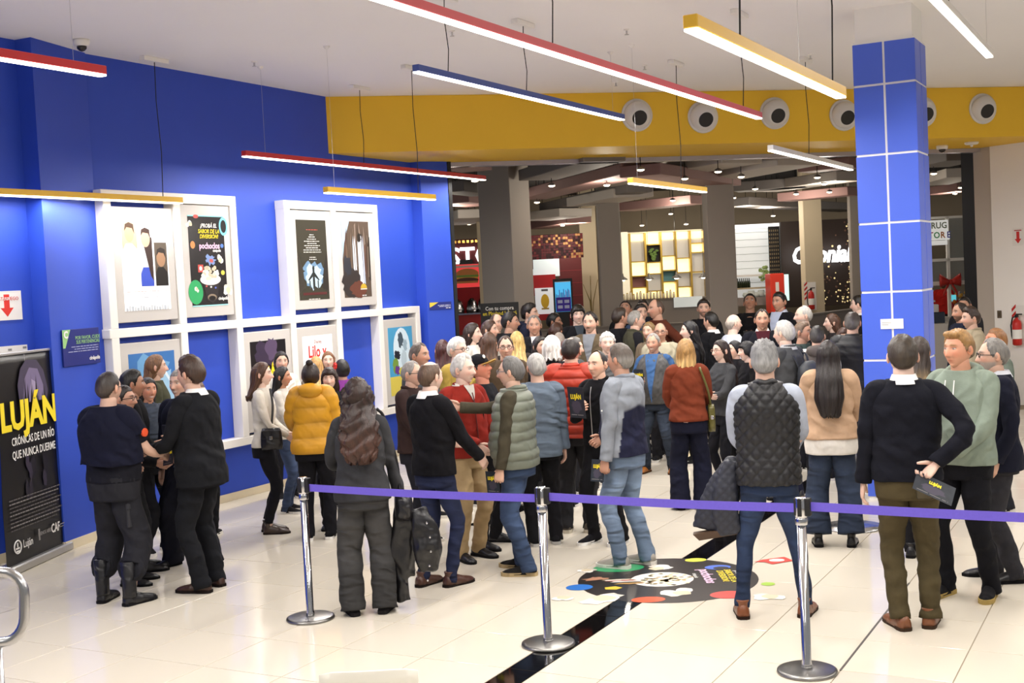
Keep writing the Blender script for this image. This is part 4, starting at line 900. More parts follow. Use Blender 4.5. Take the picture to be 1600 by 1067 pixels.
# shop clerk is built with the other people
# ============================================================ people: body, clothes, hair
M_skin = vmat('skin', rough=.5, noise=.06, nscale=40, bump=.05, bscale=150, spec=.35)
M_hair = vmat('hair', rough=.45, noise=.65, nscale=13, bump=.8, bscale=16, stretch=(6, 6, .7), spec=.45)
M_cloth = vmat('woven_cloth', rough=.9, noise=.12, nscale=25, bump=.3, bscale=160, spec=.2, fold=.7, fscale=3.2, fst=(1, 1, 1))
M_denim = vmat('denim', rough=.9, noise=.18, nscale=18, bump=.35, bscale=220, spec=.2, fold=.9, fscale=3.6, fst=(.6, .6, 1.5))
M_nylon = vmat('nylon', rough=.5, noise=.06, nscale=20, bump=.2, bscale=40, spec=.45, fold=.15, fscale=5)
M_leather = vmat('leather', rough=.36, noise=.12, nscale=20, bump=.15, bscale=60, spec=.5, fold=.4, fscale=5)
CLOTH = dict(cloth=M_cloth, denim=M_denim, nylon=M_nylon, leather=M_leather)
I3 = np.eye(3)
def Rz(a): c, s = math.cos(a), math.sin(a); return np.array([[c, -s, 0], [s, c, 0], [0, 0, 1]])
def Rx(a): c, s = math.cos(a), math.sin(a); return np.array([[1, 0, 0], [0, c, -s], [0, s, c]])
def Ry(a): c, s = math.cos(a), math.sin(a); return np.array([[c, 0, s], [0, 1, 0], [-s, 0, c]])
def crom(pts, n=5):
    P = [np.asarray(p, float) for p in pts]; P = [2*P[0]-P[1]]+P+[2*P[-1]-P[-2]]; out = []
    for i in range(1, len(P)-2):
        for k in range(n):
            t = k/n; a, b, c, d = P[i-1:i+3]
            out.append(.5*((2*b)+(-a+c)*t+(2*a-5*b+4*c-d)*t*t+(-a+3*b-3*c+d)*t**3))
    out.append(P[-2]); return out
def ctube(mb, pts, rad, n=12, seg=5, **k):
    r = np.interp(np.linspace(0, len(pts)-1, (len(pts)-1)*seg+1), range(len(pts)), rad)
    return mb.tube(crom(pts, seg), list(r), n, **k)
def wave(v, seed, kmin=15, kmax=45, n=7, aniso=(1, 1, 1)):
    r = np.random.RandomState(seed); out = np.zeros(len(v))
    for i in range(n):
        k = r.normal(size=3); k = k/np.linalg.norm(k)*r.uniform(kmin, kmax)*np.array(aniso); k2 = r.normal(size=3)*12
        out += np.sin(v@k+r.uniform(0, 6.28)+1.3*np.sin(v@k2+r.uniform(0, 6.28)))
    return out/n

# ---------------------------------------------------------------- head
def head_grid(hi=True):
    NP, NT = (48, 50) if hi else (32, 32)
    t = np.arange(NP)*2*math.pi/NP; phi = t-.45*np.sin(t)
    th = np.linspace(.04, math.pi-.04, NT); th = th-.0*np.sin(2*th)
    T, Ph = np.meshgrid(th, phi, indexing='ij')
    n = np.stack([np.sin(T)*np.sin(Ph), np.sin(T)*np.cos(Ph), np.cos(T)], -1)
    f = []
    for i in range(NT-1):
        for j in range(NP): f.append((i*NP+j, (i+1)*NP+j, (i+1)*NP+(j+1) % NP, i*NP+(j+1) % NP))
    f.append(tuple(range(NP))); f.append(tuple((NT-1)*NP+j for j in range(NP))[::-1])
    return n.reshape(-1, 3), f
HG = {True: head_grid(True), False: head_grid(False)}
def sst(x): x = np.clip(x, 0, 1); return x*x*(3-2*x)
def head_shape(n, fem=False, jaw=1.0):
    x, y, z = n[:, 0].copy(), n[:, 1].copy(), n[:, 2].copy()
    s = np.clip(-z, 0, 1); up = np.clip(z, 0, 1)
    X = .0745*np.sign(x)*np.abs(x)**.92; Y = np.where(y > 0, .094, .101)*y; Z = .117*z
    X *= 1-(.30 if not fem else .36)*s**1.6/jaw; X *= 1-.06*up**2
    Y = np.where(y > 0, Y*(1-.10*s**2), Y*(1-.48*s**1.3)); Y = Y+.012*s**2
    Z = np.where(z < 0, Z*(1.0), Z)
    fr = sst((y-.05)/.4)
    G = lambda x0, z0, sx, sz: np.exp(-((X-x0)/sx)**2-((Z-z0)/sz)**2)
    G2 = lambda x0, z0, sx, sz: np.exp(-((np.abs(X)-x0)/sx)**2-((Z-z0)/sz)**2)
    t = np.clip((.022-Z)/.055, 0, 1); fall = 1/(1+np.exp(-(Z+.040)/.0035))
    d = .032*t*fall*np.exp(-(X/(.0085+.0075*t))**2)
    d += (.004 if fem else .008)*G2(.028, .034, .026, .009)-.011*G2(.031, .013, .017, .011)+.006*G2(.046, -.02, .02, .02)
    d += .0055*G(0, -.0585, .02, .0055)+.0060*G(0, -.069, .018, .006)-.006*G(0, -.0637, .022, .003)-.004*G(0, -.081, .02, .007)+.010*G(0, -.1, .019, .014)
    d -= .003*G2(.03, -.05, .01, .015)
    Y = Y+d*fr
    return np.stack([X, Y, Z], -1)
HL = dict(  # hairline: azimuth (deg from front) -> lowest nz with hair
    short=([0, 35, 55, 68, 80, 95, 115, 140, 180], [.60, .60, .52, .30, -.12, .02, -.25, -.55, -.62]),
    recede=([0, 15, 32, 48, 62, 78, 95, 115, 140, 180], [.74, .78, .90, .62, .34, -.1, .02, -.25, -.55, -.62]),
    bald=([0, 60, 70, 82, 95, 115, 140, 180], [2, 2, .5, -.08, .02, -.25, -.55, -.62]),
    fem=([0, 30, 55, 75, 95, 120, 180], [.66, .60, .35, -.2, -.5, -.7, -.75]),
    fringe=([0, 30, 48, 60, 95, 120, 180], [.36, .36, .3, -.25, -.5, -.7, -.75]))
def build_head(mb, hi, skin, hairc, fem, opts, hmb):
    """adds head+neck+ears+eyes to mb (head space) and the hair to hmb"""
    n, f = HG[hi]; P = head_shape(n, fem, opts.get('jaw', 1.0)); wide = opts.get('wide', 1.0); P = P*np.array([wide, 1, 1])
    X, Y, Z = P.T; sk = np.array(lin(skin)); c = np.tile(sk, (len(P), 1)); fr = (n[:, 1] > .15)
    G2 = lambda x0, z0, sx, sz: np.exp(-((np.abs(X)-x0)/sx)**2-((Z-z0)/sz)**2)
    def mix(mask, colr, a): 
        nonlocal c; k = (np.clip(mask, 0, 1)*a)[:, None]; c = c*(1-k)+np.array(colr)*k
    mix(fr*G2(.045, -.022, .024, .024)+fr*G2(0, -.03, .014, .012), sk*np.array([1.08, .72, .66]), .55)
    lip = fr*np.exp(-(X/.021)**4-((Z+.0635)/.0085)**4); mix(lip, (lin('b3524d') if fem else sk*np.array([.82, .5, .46])), .85 if fem else .7)
    mix(fr*np.exp(-(X/.024)**4-((Z+.0637)/.0022)**2), sk*np.array([.35, .2, .18]), .75); mix(fr*G2(.008, -.0415, .006, .004), sk*.3, .7); mix(fr*G2(.026, -.045, .006, .02), sk*.7, .35)  # nostrils, mouth line and nose folds: shade painted into the skin colour
    if opts.get('smile'): mix(fr*np.exp(-(X/.022)**4-((Z+.0625-.10*np.abs(X))/.0048)**4), lin('efe6dc'), .9)
    br = fr*np.exp(-((np.abs(X)-.031)/.018)**4-((Z-.0335+.12*(np.abs(X)-.03))/.0066)**4); hb = np.array(lin(hairc))*.8; mix(br, np.minimum(hb, sk*.5), .95)
    mix(fr*G2(.031, .013, .017, .010), sk*.55, .45)  # eye sockets darkened, painted shade in the hollows
    if opts.get('beard'):
        b = sst((-Z-.028)/.02)*sst((n[:, 1]+.25)/.3)*(1-lip)*(1-np.exp(-(X/.016)**2-((Z+.045)/.01)**2)*.2)*sst((Z+.118)/.01+.5); mix(b, lin(opts['beard'][0]), opts['beard'][1])
    if opts.get('mustache'): mix(fr*np.exp(-(X/.026)**4-((Z+.051)/.006)**4), lin(opts['mustache']), .9)
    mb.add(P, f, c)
    ys = lambda x, z: float(np.max(Y[(np.abs(X-x) < .007) & (np.abs(Z-z) < .007) & fr], initial=.07))
    for s in (-1, 1):
        ex, ez = s*.031*wide, .0125; ey = ys(ex, ez)-.0075
        nu, nv = (12, 9) if hi else (8, 6); v = []; cc = []; o = np.array([ex, ey, ez])
        tmp = MB().ell(o, (.0138, .0116, .0080), nu, nv)
        for p in tmp.v:
            q = np.array(p)-o; r = math.hypot(q[0]-.0, q[2]); cc.append(lin('2a1a14') if (r < .0062 and q[1] > 0) else lin('d9d0ca'))
        mb.add(tmp.v, tmp.f, cc)
        lid = MB().ell(o+np.array([0, .0004, .0060]), (.0156, .0126, .0048), nu, nv); mb.add(lid.v, lid.f, tuple(sk*.62))
        # ears
        R = Rz(s*.45)@Rx(-.15); ear = MB().ell((s*.0805*wide, -.012, -.002), (.0095, .020, .033), 10, 8, None, R); mb.add(ear.v, ear.f, tuple(sk*np.array([1.0, .84, .78])))
        ec = MB().ell((s*.0835*wide, -.004, .002), (.0075, .011, .019), 8, 6, None, R); mb.add(ec.v, ec.f, tuple(sk*.7))
    # neck
    nw = .052 if fem else .060
    rings = []
    for z, k, yy in ((-.05, .92, -.008), (-.09, .96, -.012), (-.12, 1.0, -.018), (-.15, 1.04, -.026), (-.19, 1.25, -.034), (-.22, 1.6, -.036)):
        rings.append([np.array([nw*k*math.sin(a), nw*1.02*k*math.cos(a)+yy, z]) for a in np.arange(20)*2*math.pi/20])
    mb.loft([r[::-1] for r in rings], tuple(sk*.93))
    # hair -----------------------------------------------------------
    st = opts.get('style', 'short'); hc = np.array(lin(hairc)); rs = np.random.RandomState(opts.get('seed', 1))
    if st == 'none' or hmb is None: return
    line = opts.get('line', 'fem' if fem else 'short'); az = np.abs(np.degrees(np.arctan2(n[:, 0], n[:, 1]))); lz = np.interp(az, *HL[line])
    m_ = n[:, 2]-lz
    T = opts.get('T', .013); top = opts.get('top', .0); 
    th = T*sst(m_/.22)+top*sst((n[:, 2]-.45)/.4)*sst((n[:, 1]+.9)/.9)*sst(m_/.1)
    if opts.get('crown'): th = th-(.02)*sst((n[:, 2]-opts['crown'])/.07)*(n[:, 1] > -.95)
    strand = wave(n*np.array([1, 1, .35]), opts.get('seed', 1), 18, 40, 6); rough_ = opts.get('rough', .25)
    th = th*(1-.45*np.exp(-((az-88)/28)**2)*sst((.45-n[:, 2])/.3)*(not fem)); th = np.where(m_ > 0, th*(1+rough_*strand)+.002, -.012)
    if opts.get('curl'): th = np.where(m_ > .04, th+opts['curl']*wave(n, 5, 16, 34, 6), th)
    Ph = P+n*th[:, None]*np.array([1, 1, 1])
    keep = m_ > -.16; hf = [q for q in f if all(keep[i] for i in q)]
    tone = 1+.28*wave(n*np.array([1, 1, .2]), 77, 25, 60, 6); hcol = hc[None]*np.clip(tone, .5, 1.6)[:, None]
    if opts.get('sides') is not None:
        kk = (sst((.45-n[:, 2])/.5))[:, None]; hcol = hcol*(1-kk)+np.array(lin(opts['sides']))[None]*np.clip(tone, .6, 1.4)[:, None]*kk
    hmb.add(Ph, hf, hcol)
    def lock(zs, ws, ds, ys_, seed=0, xs=None, nseg=28, wav=.006, frq=1.0):
        """curtain of hair: rings of half-width w, half-depth d about (x, y)"""
        zz = np.linspace(zs[0], zs[-1], 26); w = np.interp(-zz, [-q for q in zs], ws); d = np.interp(-zz, [-q for q in zs], ds); yc = np.interp(-zz, [-q for q in zs], ys_)-opts.get('back', .012)*sst((-.06-zz)/.12); xc = np.interp(-zz, [-q for q in zs], xs) if xs is not None else zz*0
        a = np.arange(nseg*2)*math.pi/nseg; rsx = np.random.RandomState(seed); ph = rsx.uniform(0, 6.28, 6)
        rings = []; cols = []
        for i, z in enumerate(zz):
            k = 1+.05*np.sin(9*a+ph[0]+frq*6*z)+.04*np.sin(17*a+ph[1]-frq*9*z)+.03*np.sin(27*a+ph[2]); taper = 1.0
            wv = wav*np.sin(frq*38*z+ph[3]+3*np.sin(2*a))
            if i == len(zz)-1: taper = .75
            X_ = xc[i]+(w[i]*np.sin(a)*k+wv)*taper; Y_ = yc[i]+(d[i]*np.cos(a)*k+wv)*taper
            jag = (.02*np.sin(11*a+ph[4])) if i > 22 else 0
            rings.append([np.array([X_[j], Y_[j], z+(jag[j] if not np.isscalar(jag) else 0)]) for j in range(nseg*2)])
            tn = 1+.25*np.sin(13*a+ph[5]+2*np.sin(z*9))+.12*np.sin(31*a); cc_ = hc
            if opts.get('tips'): e = sst((i/25-.35)/.5); cc_ = hc*(1-e)+np.array(lin(opts['tips']))*e
            cols += [tuple(cc_*max(.45, q)) for q in tn]
        hmb.loft(rings, cols)
    L = opts.get('len', .3)
    if st == 'long':
        v_ = opts.get('vol', 1.0)
        lock([.075, .03, -.05, -.13, -.2, -.2-L*.5, -.2-L], [.070*v_, .086*v_, .092*v_, .094*v_, .105*v_, .11*v_, .075*v_], [.062, .078, .070, .058, .048, .042, .028], [-.030, -.034, -.046, -.068, -.095, -.125, -.13], opts.get('seed', 1), wav=opts.get('wav', .004), frq=opts.get('frq', 1))
    elif st == 'bob':
        lock([.075, .03, -.05, -.11, -.15-L*.3], [.070, .088, .096, .097, .085], [.066, .082, .082, .072, .055], [-.024, -.026, -.03, -.04, -.045], opts.get('seed', 1), wav=.003)
    elif st == 'ponytail':
        hmb.ell((0, -.115, .045), (.024, .024, .024), 10, 8, tuple(hc)); lock([.06, -.02, -.15, -.2-L], [.02, .034, .036, .012], [.02, .028, .028, .01], [-.13, -.145, -.15, -.13], 3, wav=.004, nseg=10)
    elif st == 'bun':
        bz = opts.get('bunz', .125); tmp = MB().ell((0, -.045, bz), (.036, .036, .032), 14, 10); tv = np.array(tmp.v); tv = tv*(1+.06*wave(tv, 3, 60, 120)[:, None]*np.array([1, 1, .2])); hmb.add(tv, tmp.f, tuple(hc*.9))
    if opts.get('quiff'):
        tmp = MB().ell((0, .062, .098), (.058, .034, .026), 18, 12); tv = np.array(tmp.v); tv = tv+wave(tv, 4, 60, 120)[:, None]*.003; hmb.add(tv, tmp.f, [tuple(hc*(1+.25*math.sin(p[0]*260))) for p in tv])

# ---------------------------------------------------------------- hands
def hand_mesh(curl, spread=0.0, thumb_in=.25):
    """right hand, wrist at origin; a=+x along fingers, t=+y towards thumb, n=+z palm side"""
    mb = MB(); rings = []
    for a, w, t_, c in ((-.01, .026, .019, 0), (.015, .031, .017, 0), (.05, .041, .0155, .001), (.08, .042, .0135, .001), (.098, .038, .010, 0)):
        rings.append([np.array([a, c+w*np.sign(math.cos(q))*abs(math.cos(q))**.8, t_*math.sin(q)]) for q in np.arange(14)*2*math.pi/14])
    mb.loft(rings)
    for k, (t0, L, a0) in enumerate(((.030, .072, .088), (.0105, .080, .092), (-.0095, .074, .090), (-.0285, .058, .084))):
        p = np.array([a0-.015, t0*.97, 0.]); ang = 0; pts = [p]; d0 = spread*(1.5-k)
        p = p+np.array([.017, 0, 0]); pts.append(p)
        for fr, cu in ((.44, curl), (.31, curl*1.2), (.25, curl*.8)):
            ang += cu*(1+.08*k); p = p+L*fr*np.array([math.cos(ang), d0, math.sin(ang)]); pts.append(p)
        mb.tube(pts, [.0095, .0092, .0086, .0078, .0058], 8)
    b = np.array([.012, .024, .004]); d = nrm([.62, .62, thumb_in]); e = nrm([.85, .25, thumb_in+.15])
    mb.tube([b, b+d*.035, b+d*.035+e*.03, b+d*.035+e*.054], [.0145, .0125, .0105, .0068], 8)
    return mb
HAND = {k: hand_mesh(*v) for k, v in dict(relax=(.32, .02, .2), grip=(.95, 0, .55), flat=(.1, .05, .15), pinch=(.7, .02, .7)).items()}
def add_hand(mb, wrist, fdir, side, kind, colr, s=1.0, thumb=None):
    f = nrm(fdir); hz = math.hypot(f[0], f[1])
    up = np.array(thumb, float) if thumb is not None else np.array([0, 1., 0])*abs(f[2])+np.array([0, 0, 1.])*hz
    t = nrm(up-np.dot(up, f)*f); n = np.cross(t, f)*(1 if side > 0 else -1)
    B = np.stack([f, t, n], 1); h = HAND[kind]
    v = [np.array(wrist)+s*(B@np.array(p)) for p in h.v]; fl_ = h.f if side > 0 else [q[::-1] for q in h.f]
    c = [tuple(np.array(colr)*(1.0-.12*max(0, p[0]-.09)*8)*np.array([1, .95, .93])) for p in h.v]
    mb.add(v, fl_, c); return v

# ---------------------------------------------------------------- torso profiles (for a 1.75 m body)
TZ = [.78, .88, .95, 1.03, 1.12, 1.22, 1.33, 1.41, 1.455, 1.488, 1.515, 1.55]
TPROF = dict(
    m=([.163, .170, .170, .164, .163, .171, .180, .160, .118, .086, .066, .056], [.100, .103, .105, .106, .109, .115, .117, .104, .086, .066, .056, .05], [.112, .120, .116, .102, .096, .104, .116, .112, .096, .078, .066, .06]),
    f=([.168, .177, .172, .150, .139, .148, .156, .140, .102, .072, .056, .05], [.096, .098, .098, .094, .098, .122, .124, .098, .076, .058, .05, .045], [.118, .128, .120, .094, .086, .093, .100, .096, .082, .068, .058, .05]))
def tor(p, z, infl=0):
    w, a, b = TPROF[p['sex']]; g = p['girth']; bel = p['belly']
    gz = 1+(g-1)*np.interp(z, [.8, 1.0, 1.3, 1.45, 1.5], [1, 1.2, .9, .4, .2])
    be = bel*np.exp(-((z-1.06)/.15)**2)
    sm = lambda q: sum(np.interp(z+d_, TZ, q)*k_ for d_, k_ in ((-.03, .25), (0, .5), (.03, .25)))
    return sm(w)*gz+infl+be*.35, sm(a)*gz+infl+be, sm(b)*gz+infl
def tring(p, z, infl=0, n=28, e=2.35):
    w, a, b = tor(p, z, infl); r = []
    for q in np.arange(n)*2*math.pi/n:
        s, c = math.sin(q), math.cos(q); x = w*np.sign(s)*abs(s)**(2/e); y = (a if c > 0 else b)*np.sign(c)*abs(c)**(2/e)
        r.append(np.array([x, y+p['lean']*(z-.95), z]))
    return r[::-1]
def front_y(p, x, z, infl=0, back_=False):
    w, a, b = tor(p, z, infl); k = max(0, 1-abs(x/w)**2.35)**(1/2.35); return (-(b*k) if back_ else a*k)+p['lean']*(z-.95)
def ik(S, T, l1, l2, pole):
    d = T-S; L = np.linalg.norm(d); u = d/L; L = min(L, (l1+l2)*.998); a = (l1*l1-l2*l2+L*L)/(2*L); h = math.sqrt(max(l1*l1-a*a, 0)); pv = nrm(pole-np.dot(pole, u)*u); return S+u*a+pv*h, S+u*L
ARM = dict(down=((.235, .03, .835), (.5, -1, 0)), loose=((.27, .10, .86), (.6, -1, 0)), front=((.05, .23, 1.0), (1, -.6, -.2)), clasp=((.03, .22, .90), (1, -.4, 0)), hold=((.17, .33, 1.08), (.6, -.7, -1)), up=((.10, .30, 1.25), (.7, -.2, -1)),
           crossed=((-.06, .215, 1.14), (1, .1, -.6)), hip=((.215, -.03, 1.0), (1, -.7, .1)), back=((.03, -.19, .98), (1, -.5, -.1)), pocket=((.205, .06, .90), (.7, -1, 0)), phone=((.04, .30, 1.2), (.9, -.1, -1)), out=((.36, .30, 1.03), (.6, -.7, -.8)))
def remesh_obj(name, mb, parent, material, voxel, cb, smooth=6):
    me = bpy.data.meshes.new(name); me.from_pydata(mb.v, [], mb.f); me.update()
    o = bpy.data.objects.new(name, me); place(o, parent)
    r = o.modifiers.new('r', 'REMESH'); r.mode = 'VOXEL'; r.voxel_size = voxel; r.adaptivity = 0
    s = o.modifiers.new('s', 'SMOOTH'); s.factor = .5; s.iterations = smooth
    PEND.append(('cloth', o, cb, material)); return o
def garment_obj(name, mb, parent, material, cb):
    me = bpy.data.meshes.new(name); me.from_pydata(mb.v, [], mb.f); me.update(); me.materials.append(material)
    cb(me); me.polygons.foreach_set('use_smooth', [True]*len(me.polygons)); me.update()
    o = bpy.data.objects.new(name, me); return place(o, parent)
def dense(zs, n):
    """evenly spread heights through the given key heights"""
    return np.interp(np.linspace(0, len(zs)-1, n), range(len(zs)), zs)
def vnorm(me):
    n = np.zeros(len(me.vertices)*3); me.vertices.foreach_get('normal', n); return n.reshape(-1, 3)
def vco(me):
    n = np.zeros(len(me.vertices)*3); me.vertices.foreach_get('co', n); return n.reshape(-1, 3).astype(float)
def set_v(me, v, c):
    me.vertices.foreach_set('co', v.ravel()); a = me.color_attributes.new('Col', 'FLOAT_COLOR', 'POINT'); k = np.ones((len(v), 4)); k[:, :3] = c; a.data.foreach_set('color', k.ravel())
def seg_t(v, A_, B_):
    d = B_-A_; t = np.clip(((v-A_)@d)/(d@d), 0, 1); return np.linalg.norm(v-(A_+t[:, None]*d), axis=1), t*np.linalg.norm(d)

PEOPLE = []
def person(label, head, ang, feet=None, D=None, sex='m', girth=1.0, belly=.0, lean=0, hyaw=0, hpitch=0, skin='d9a98c', hair='3a2a20', hopts=None, layers=(), legs=('straight', '22232b', 'cloth'), shoes=('sneaker', '1c1b1d', 'e8e4de'),
           arms=('down', 'down'), hands=('relax', 'relax'), stance=None, glasses=None, collar=None, hi=None, yoff=0, extra=None, bare=None, headk=1.03, htilt=0):
    hopts = hopts or {}
    if feet: P0 = atZ(feet[0], feet[1], 0); 
    else: P0 = atD(head[0], head[1], D)
    D = float(np.dot(P0*np.array([1, 1, 0])+np.array([0, 0, 1])-CO, CM[2]))
    zz = np.linspace(1.2, 2.1, 451); h = zz[int(np.argmin([abs(proj((P0[0], P0[1], q))[1]-head[1]) for q in zz]))] if feet else P0[2]
    PEOPLE.append((label[:44], round(h, 2), round(D, 1), tuple(np.round(P0[:2], 2))))
    hi = (D < 13.2) if hi is None else hi
    S = h/1.762; tocam = nrm(np.array([-P0[0], -P0[1], 0])); rgt = np.array([-tocam[1], tocam[0], 0]); a = math.radians(ang)
    fdir = tocam*math.cos(a)+rgt*math.sin(a); rz_ = math.atan2(-fdir[0], fdir[1])
    t = thing('person', label, 'person', (P0[0], P0[1], 0), rz_); t.scale = (S, S, S)
    p = dict(sex=sex, girth=girth, belly=belly, lean=lean)
    seed = int(abs(head[0]*7+head[1]*13)) % 9973
    lx = lambda q: np.array([q[0], q[1]+lean*max(0, q[2]-.95), q[2]])
    # --- skeleton
    st = stance or ((-.105, .0, .16), (.105, .02, -.16)); hipx = .088
    hip = [np.array([-hipx, 0, .90]), np.array([hipx, 0, .90])]; ank = [np.array([q[0], q[1]-.03, .085]) for q in st]; knee = []
    for k in (0, 1):
        E_, W_ = ik(hip[k], ank[k], .43, .415, np.array([0.15*(1 if k else -1), 1, 0])); knee.append(E_)
    shx = .170 if sex == 'm' else .148; shx *= 1+(girth-1)*.5; sho = [lx((-shx, -.012, 1.405)), lx((shx, -.012, 1.405))]; elb = []; wri = []; fd_ = []
    for k, sd in ((0, -1), (1, 1)):
        spec = arms[k]; spec = ARM[spec] if isinstance(spec, str) else spec; T_, pole = spec; T_ = np.array([T_[0]*sd, T_[1], T_[2]]) if isinstance(arms[k], str) else np.array(T_, float); pole = np.array([pole[0]*sd, pole[1], pole[2]]) if isinstance(arms[k], str) else np.array(pole, float)
        if belly and isinstance(arms[k], str): T_ = T_+np.array([.02*sd, belly*.7*(T_[1] > .15), 0])
        E_, W_ = ik(sho[k], lx(T_), .285, .25, pole); elb.append(E_); wri.append(W_); fd_.append(nrm(W_-E_))
    sk = np.array(lin(skin))
    # --- body (one mesh: head, neck, arms, hands, torso, legs)
    B = MB(); hm = MB() if hopts.get('style') != 'none' else None; hb_ = MB()
    build_head(hb_, hi, skin, hair, sex == 'f', dict(hopts, seed=hopts.get('seed', seed)), hm)
    hc_ = lx((0, .014, 1.762-.118*headk-(.012 if hopts.get('style') != 'bun' else .03)-hopts.get('drop', 0))); R = Rz(math.radians(-hyaw))@Rx(math.radians(-hpitch))@Ry(math.radians(htilt)); piv = np.array([0, -.02, -.11])
    hk = headk*(1.0 if sex == 'm' else .97)
    fix = lambda v: [hc_+piv*1+R@((np.array(q)*hk)-piv) for q in v]
    B.add(fix(hb_.v), hb_.f, hb_.c)
    for k, sd in ((0, -1), (1, 1)):
        ctube(B, [sho[k], elb[k], wri[k]+fd_[k]*.004], [.046, .037, .026] if sex == 'm' else [.040, .032, .023], 12, 5, c=tuple(sk))
        if hands[k]: add_hand(B, wri[k], fd_[k], sd, hands[k], sk, .98 if sex == 'm' else .88)
        ctube(B, [hip[k], (hip[k]+knee[k])/2, knee[k]+np.array([0, -.01, 0]), (knee[k]+ank[k])/2+np.array([0, -.012, 0]), ank[k]], [.055, .05, .034, .034, .03], 10, 4, c=tuple(sk))
    B.loft([tring(p, z, -.02, 20) for z in (.82, .95, 1.1, 1.25, 1.38, 1.44, 1.48)], tuple(sk))
    obj('body', B, M_skin, t, smooth=True, vcol=True)
    if hm is not None and hm.v:
        hm2 = MB(); hm2.add(fix(hm.v), hm.f, hm.c); obj('hair', hm2, M_hair, t, smooth=True, vcol=True)
    if glasses:
        g_ = MB(); r_ = .0026
        for s in (-1, 1):
            q = [np.array([s*.033+.0225*math.cos(x), .0965, .010+.0155*math.sin(x)]) for x in np.linspace(0, 2*math.pi, 15)]; g_.tube(q, r_, 5); g_.tube([(s*.055, .095, .014), (s*.077, .06, .014), (s*.081, -.005, .012), (s*.08, -.02, .0)], r_, 5)
        g_.tube([(-.011, .098, .012), (.011, .098, .012)], r_, 5); g2 = MB(); g2.add(fix(g_.v), g_.f); obj('glasses', g2, mat('frame_'+glasses, glasses, .3), t)
    if hopts.get('cap'):
        cp = MB(); cc = hopts['cap']
        for i in range(10):
            th_ = 1.52*(1-i/9); cp_ = None
        cp.loft([[np.array([.086*math.sin(q)*math.cos(th), .104*math.cos(q)*math.cos(th)-.004, .042+.098*math.sin(th)]) for q in np.arange(28)*2*math.pi/28][::-1] for th in np.linspace(-.05, 1.5, 10)]); cap2 = MB(); cap2.add(fix(cp.v), cp.f, lin(cc)); co_ = obj('cap', cap2, M_cloth, t, smooth=True, vcol=True)
        vz = MB(); pts = [(.078*math.sin(q), .06+.115*math.cos(q), .034-.012*abs(math.sin(q))) for q in np.linspace(-1.5, 1.5, 17)]
        vz.poly([np.array(q) for q in pts], .007, (0, 0, 1)); v2 = MB(); v2.add(fix(vz.v), vz.f); obj('visor', v2, mat('cap_visor', 'c9a24a', .6), co_)
        lg = MB().ell((0.03, .094, .09), (.02, .008, .018), 10, 6); l2 = MB(); l2.add(fix(lg.v), lg.f); obj('badge', l2, M_wtext, co_)
    # --- trousers
    kind, lc, lm = legs[:3]; lw = dict(slim=(.088, .080, .060, .050, .045), straight=(.092, .085, .067, .060, .059), wide=(.094, .092, .090, .094, .104), baggy=(.094, .098, .092, .088, .092), flare=(.092, .086, .072, .075, .09))[kind]
    gL = 1+(girth-1)*.6; hemz = legs[3] if len(legs) > 3 else .035
    nd = 40 if D < 11.3 else 28 if hi else 16; ns = 22 if D < 11.3 else 16 if hi else 12
    tb = MB(); tb.loft([tring(p, z, .004 if z < .98 else -.004, ns+8) for z in np.linspace(.79, 1.03, nd//3)])
    for k in (0, 1):
        lo = ank[k]+np.array([0, -.004, hemz-.085]); mid = (hip[k]+knee[k])/2; sh_ = (knee[k]+ank[k])/2+np.array([0, -.012, 0])
        ctube(tb, [hip[k]+np.array([0, 0, .02]), mid+np.array([.012*(-1 if k else 1), -.005, 0]), knee[k]+np.array([0, -.008, 0]), sh_, lo], [q*gL for q in lw], ns, max(4, nd//4))
    lcol = np.array(lin(lc))*.85
    def cb_leg(me, lcol=lcol, lm=lm, seed=seed, knee=knee, kind=kind):
        v = vco(me); n = vnorm(me); amp = .012 if kind not in ('wide', 'flare') else .008
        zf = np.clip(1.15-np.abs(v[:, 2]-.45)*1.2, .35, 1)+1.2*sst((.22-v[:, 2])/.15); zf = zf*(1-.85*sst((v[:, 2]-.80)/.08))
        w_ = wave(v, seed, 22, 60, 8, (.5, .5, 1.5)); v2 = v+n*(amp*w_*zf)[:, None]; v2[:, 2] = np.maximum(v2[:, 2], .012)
        c = np.tile(lcol, (len(v), 1))*(1+.22*w_)[:, None]  # trouser creases darker and ridges lighter: fold shading painted in the colour
        if lm == 'denim':
            fade = np.exp(-((v[:, 2]-.62)/.16)**2)*sst(np.abs(n[:, 1]))*.65+.3*np.exp(-((v[:, 2]-.42)/.07)**2); c = c*(1+fade[:, None])
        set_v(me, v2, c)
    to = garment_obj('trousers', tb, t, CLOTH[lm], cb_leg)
    # --- upper layers
    for li, ly in enumerate(layers):
        nm_ = ly.get('name', 'jacket'); infl = ly.get('infl', .01); hem = ly.get('hem', .90); top = ly.get('top', 1.497); sl = ly.get('sleeve', 1.0); cc = np.array(lin(ly['col'])); cc = cc*(.78+.18*cc.mean()); mt = ly.get('mat', 'cloth'); sty = ly.get('style', 'plain'); fl_ = ly.get('flare', 0)
        g_ = MB(); zs_ = [hem]+[z for z in TZ if hem+.03 < z < top-.01]+[top]
        nq = 2 if sty in ('quilt', 'puffer') else 1
        if D > 11.3 and sty != 'plain': nq = 1.4
        if ly.get('fine'): nq = 2.2
        rings = [tring(p, z, infl+fl_*max(0, (1.05-z))/.2, int((ns+14)*(nq*1.9 if sty == 'quilt' else nq if ly.get('fine') else 1))) for z in dense(zs_, int(nd*nq*1.15))]
        g_.loft(rings)
        ar = ly.get('arm', .052 if sex == 'm' else .045)+infl*.55; ac = []
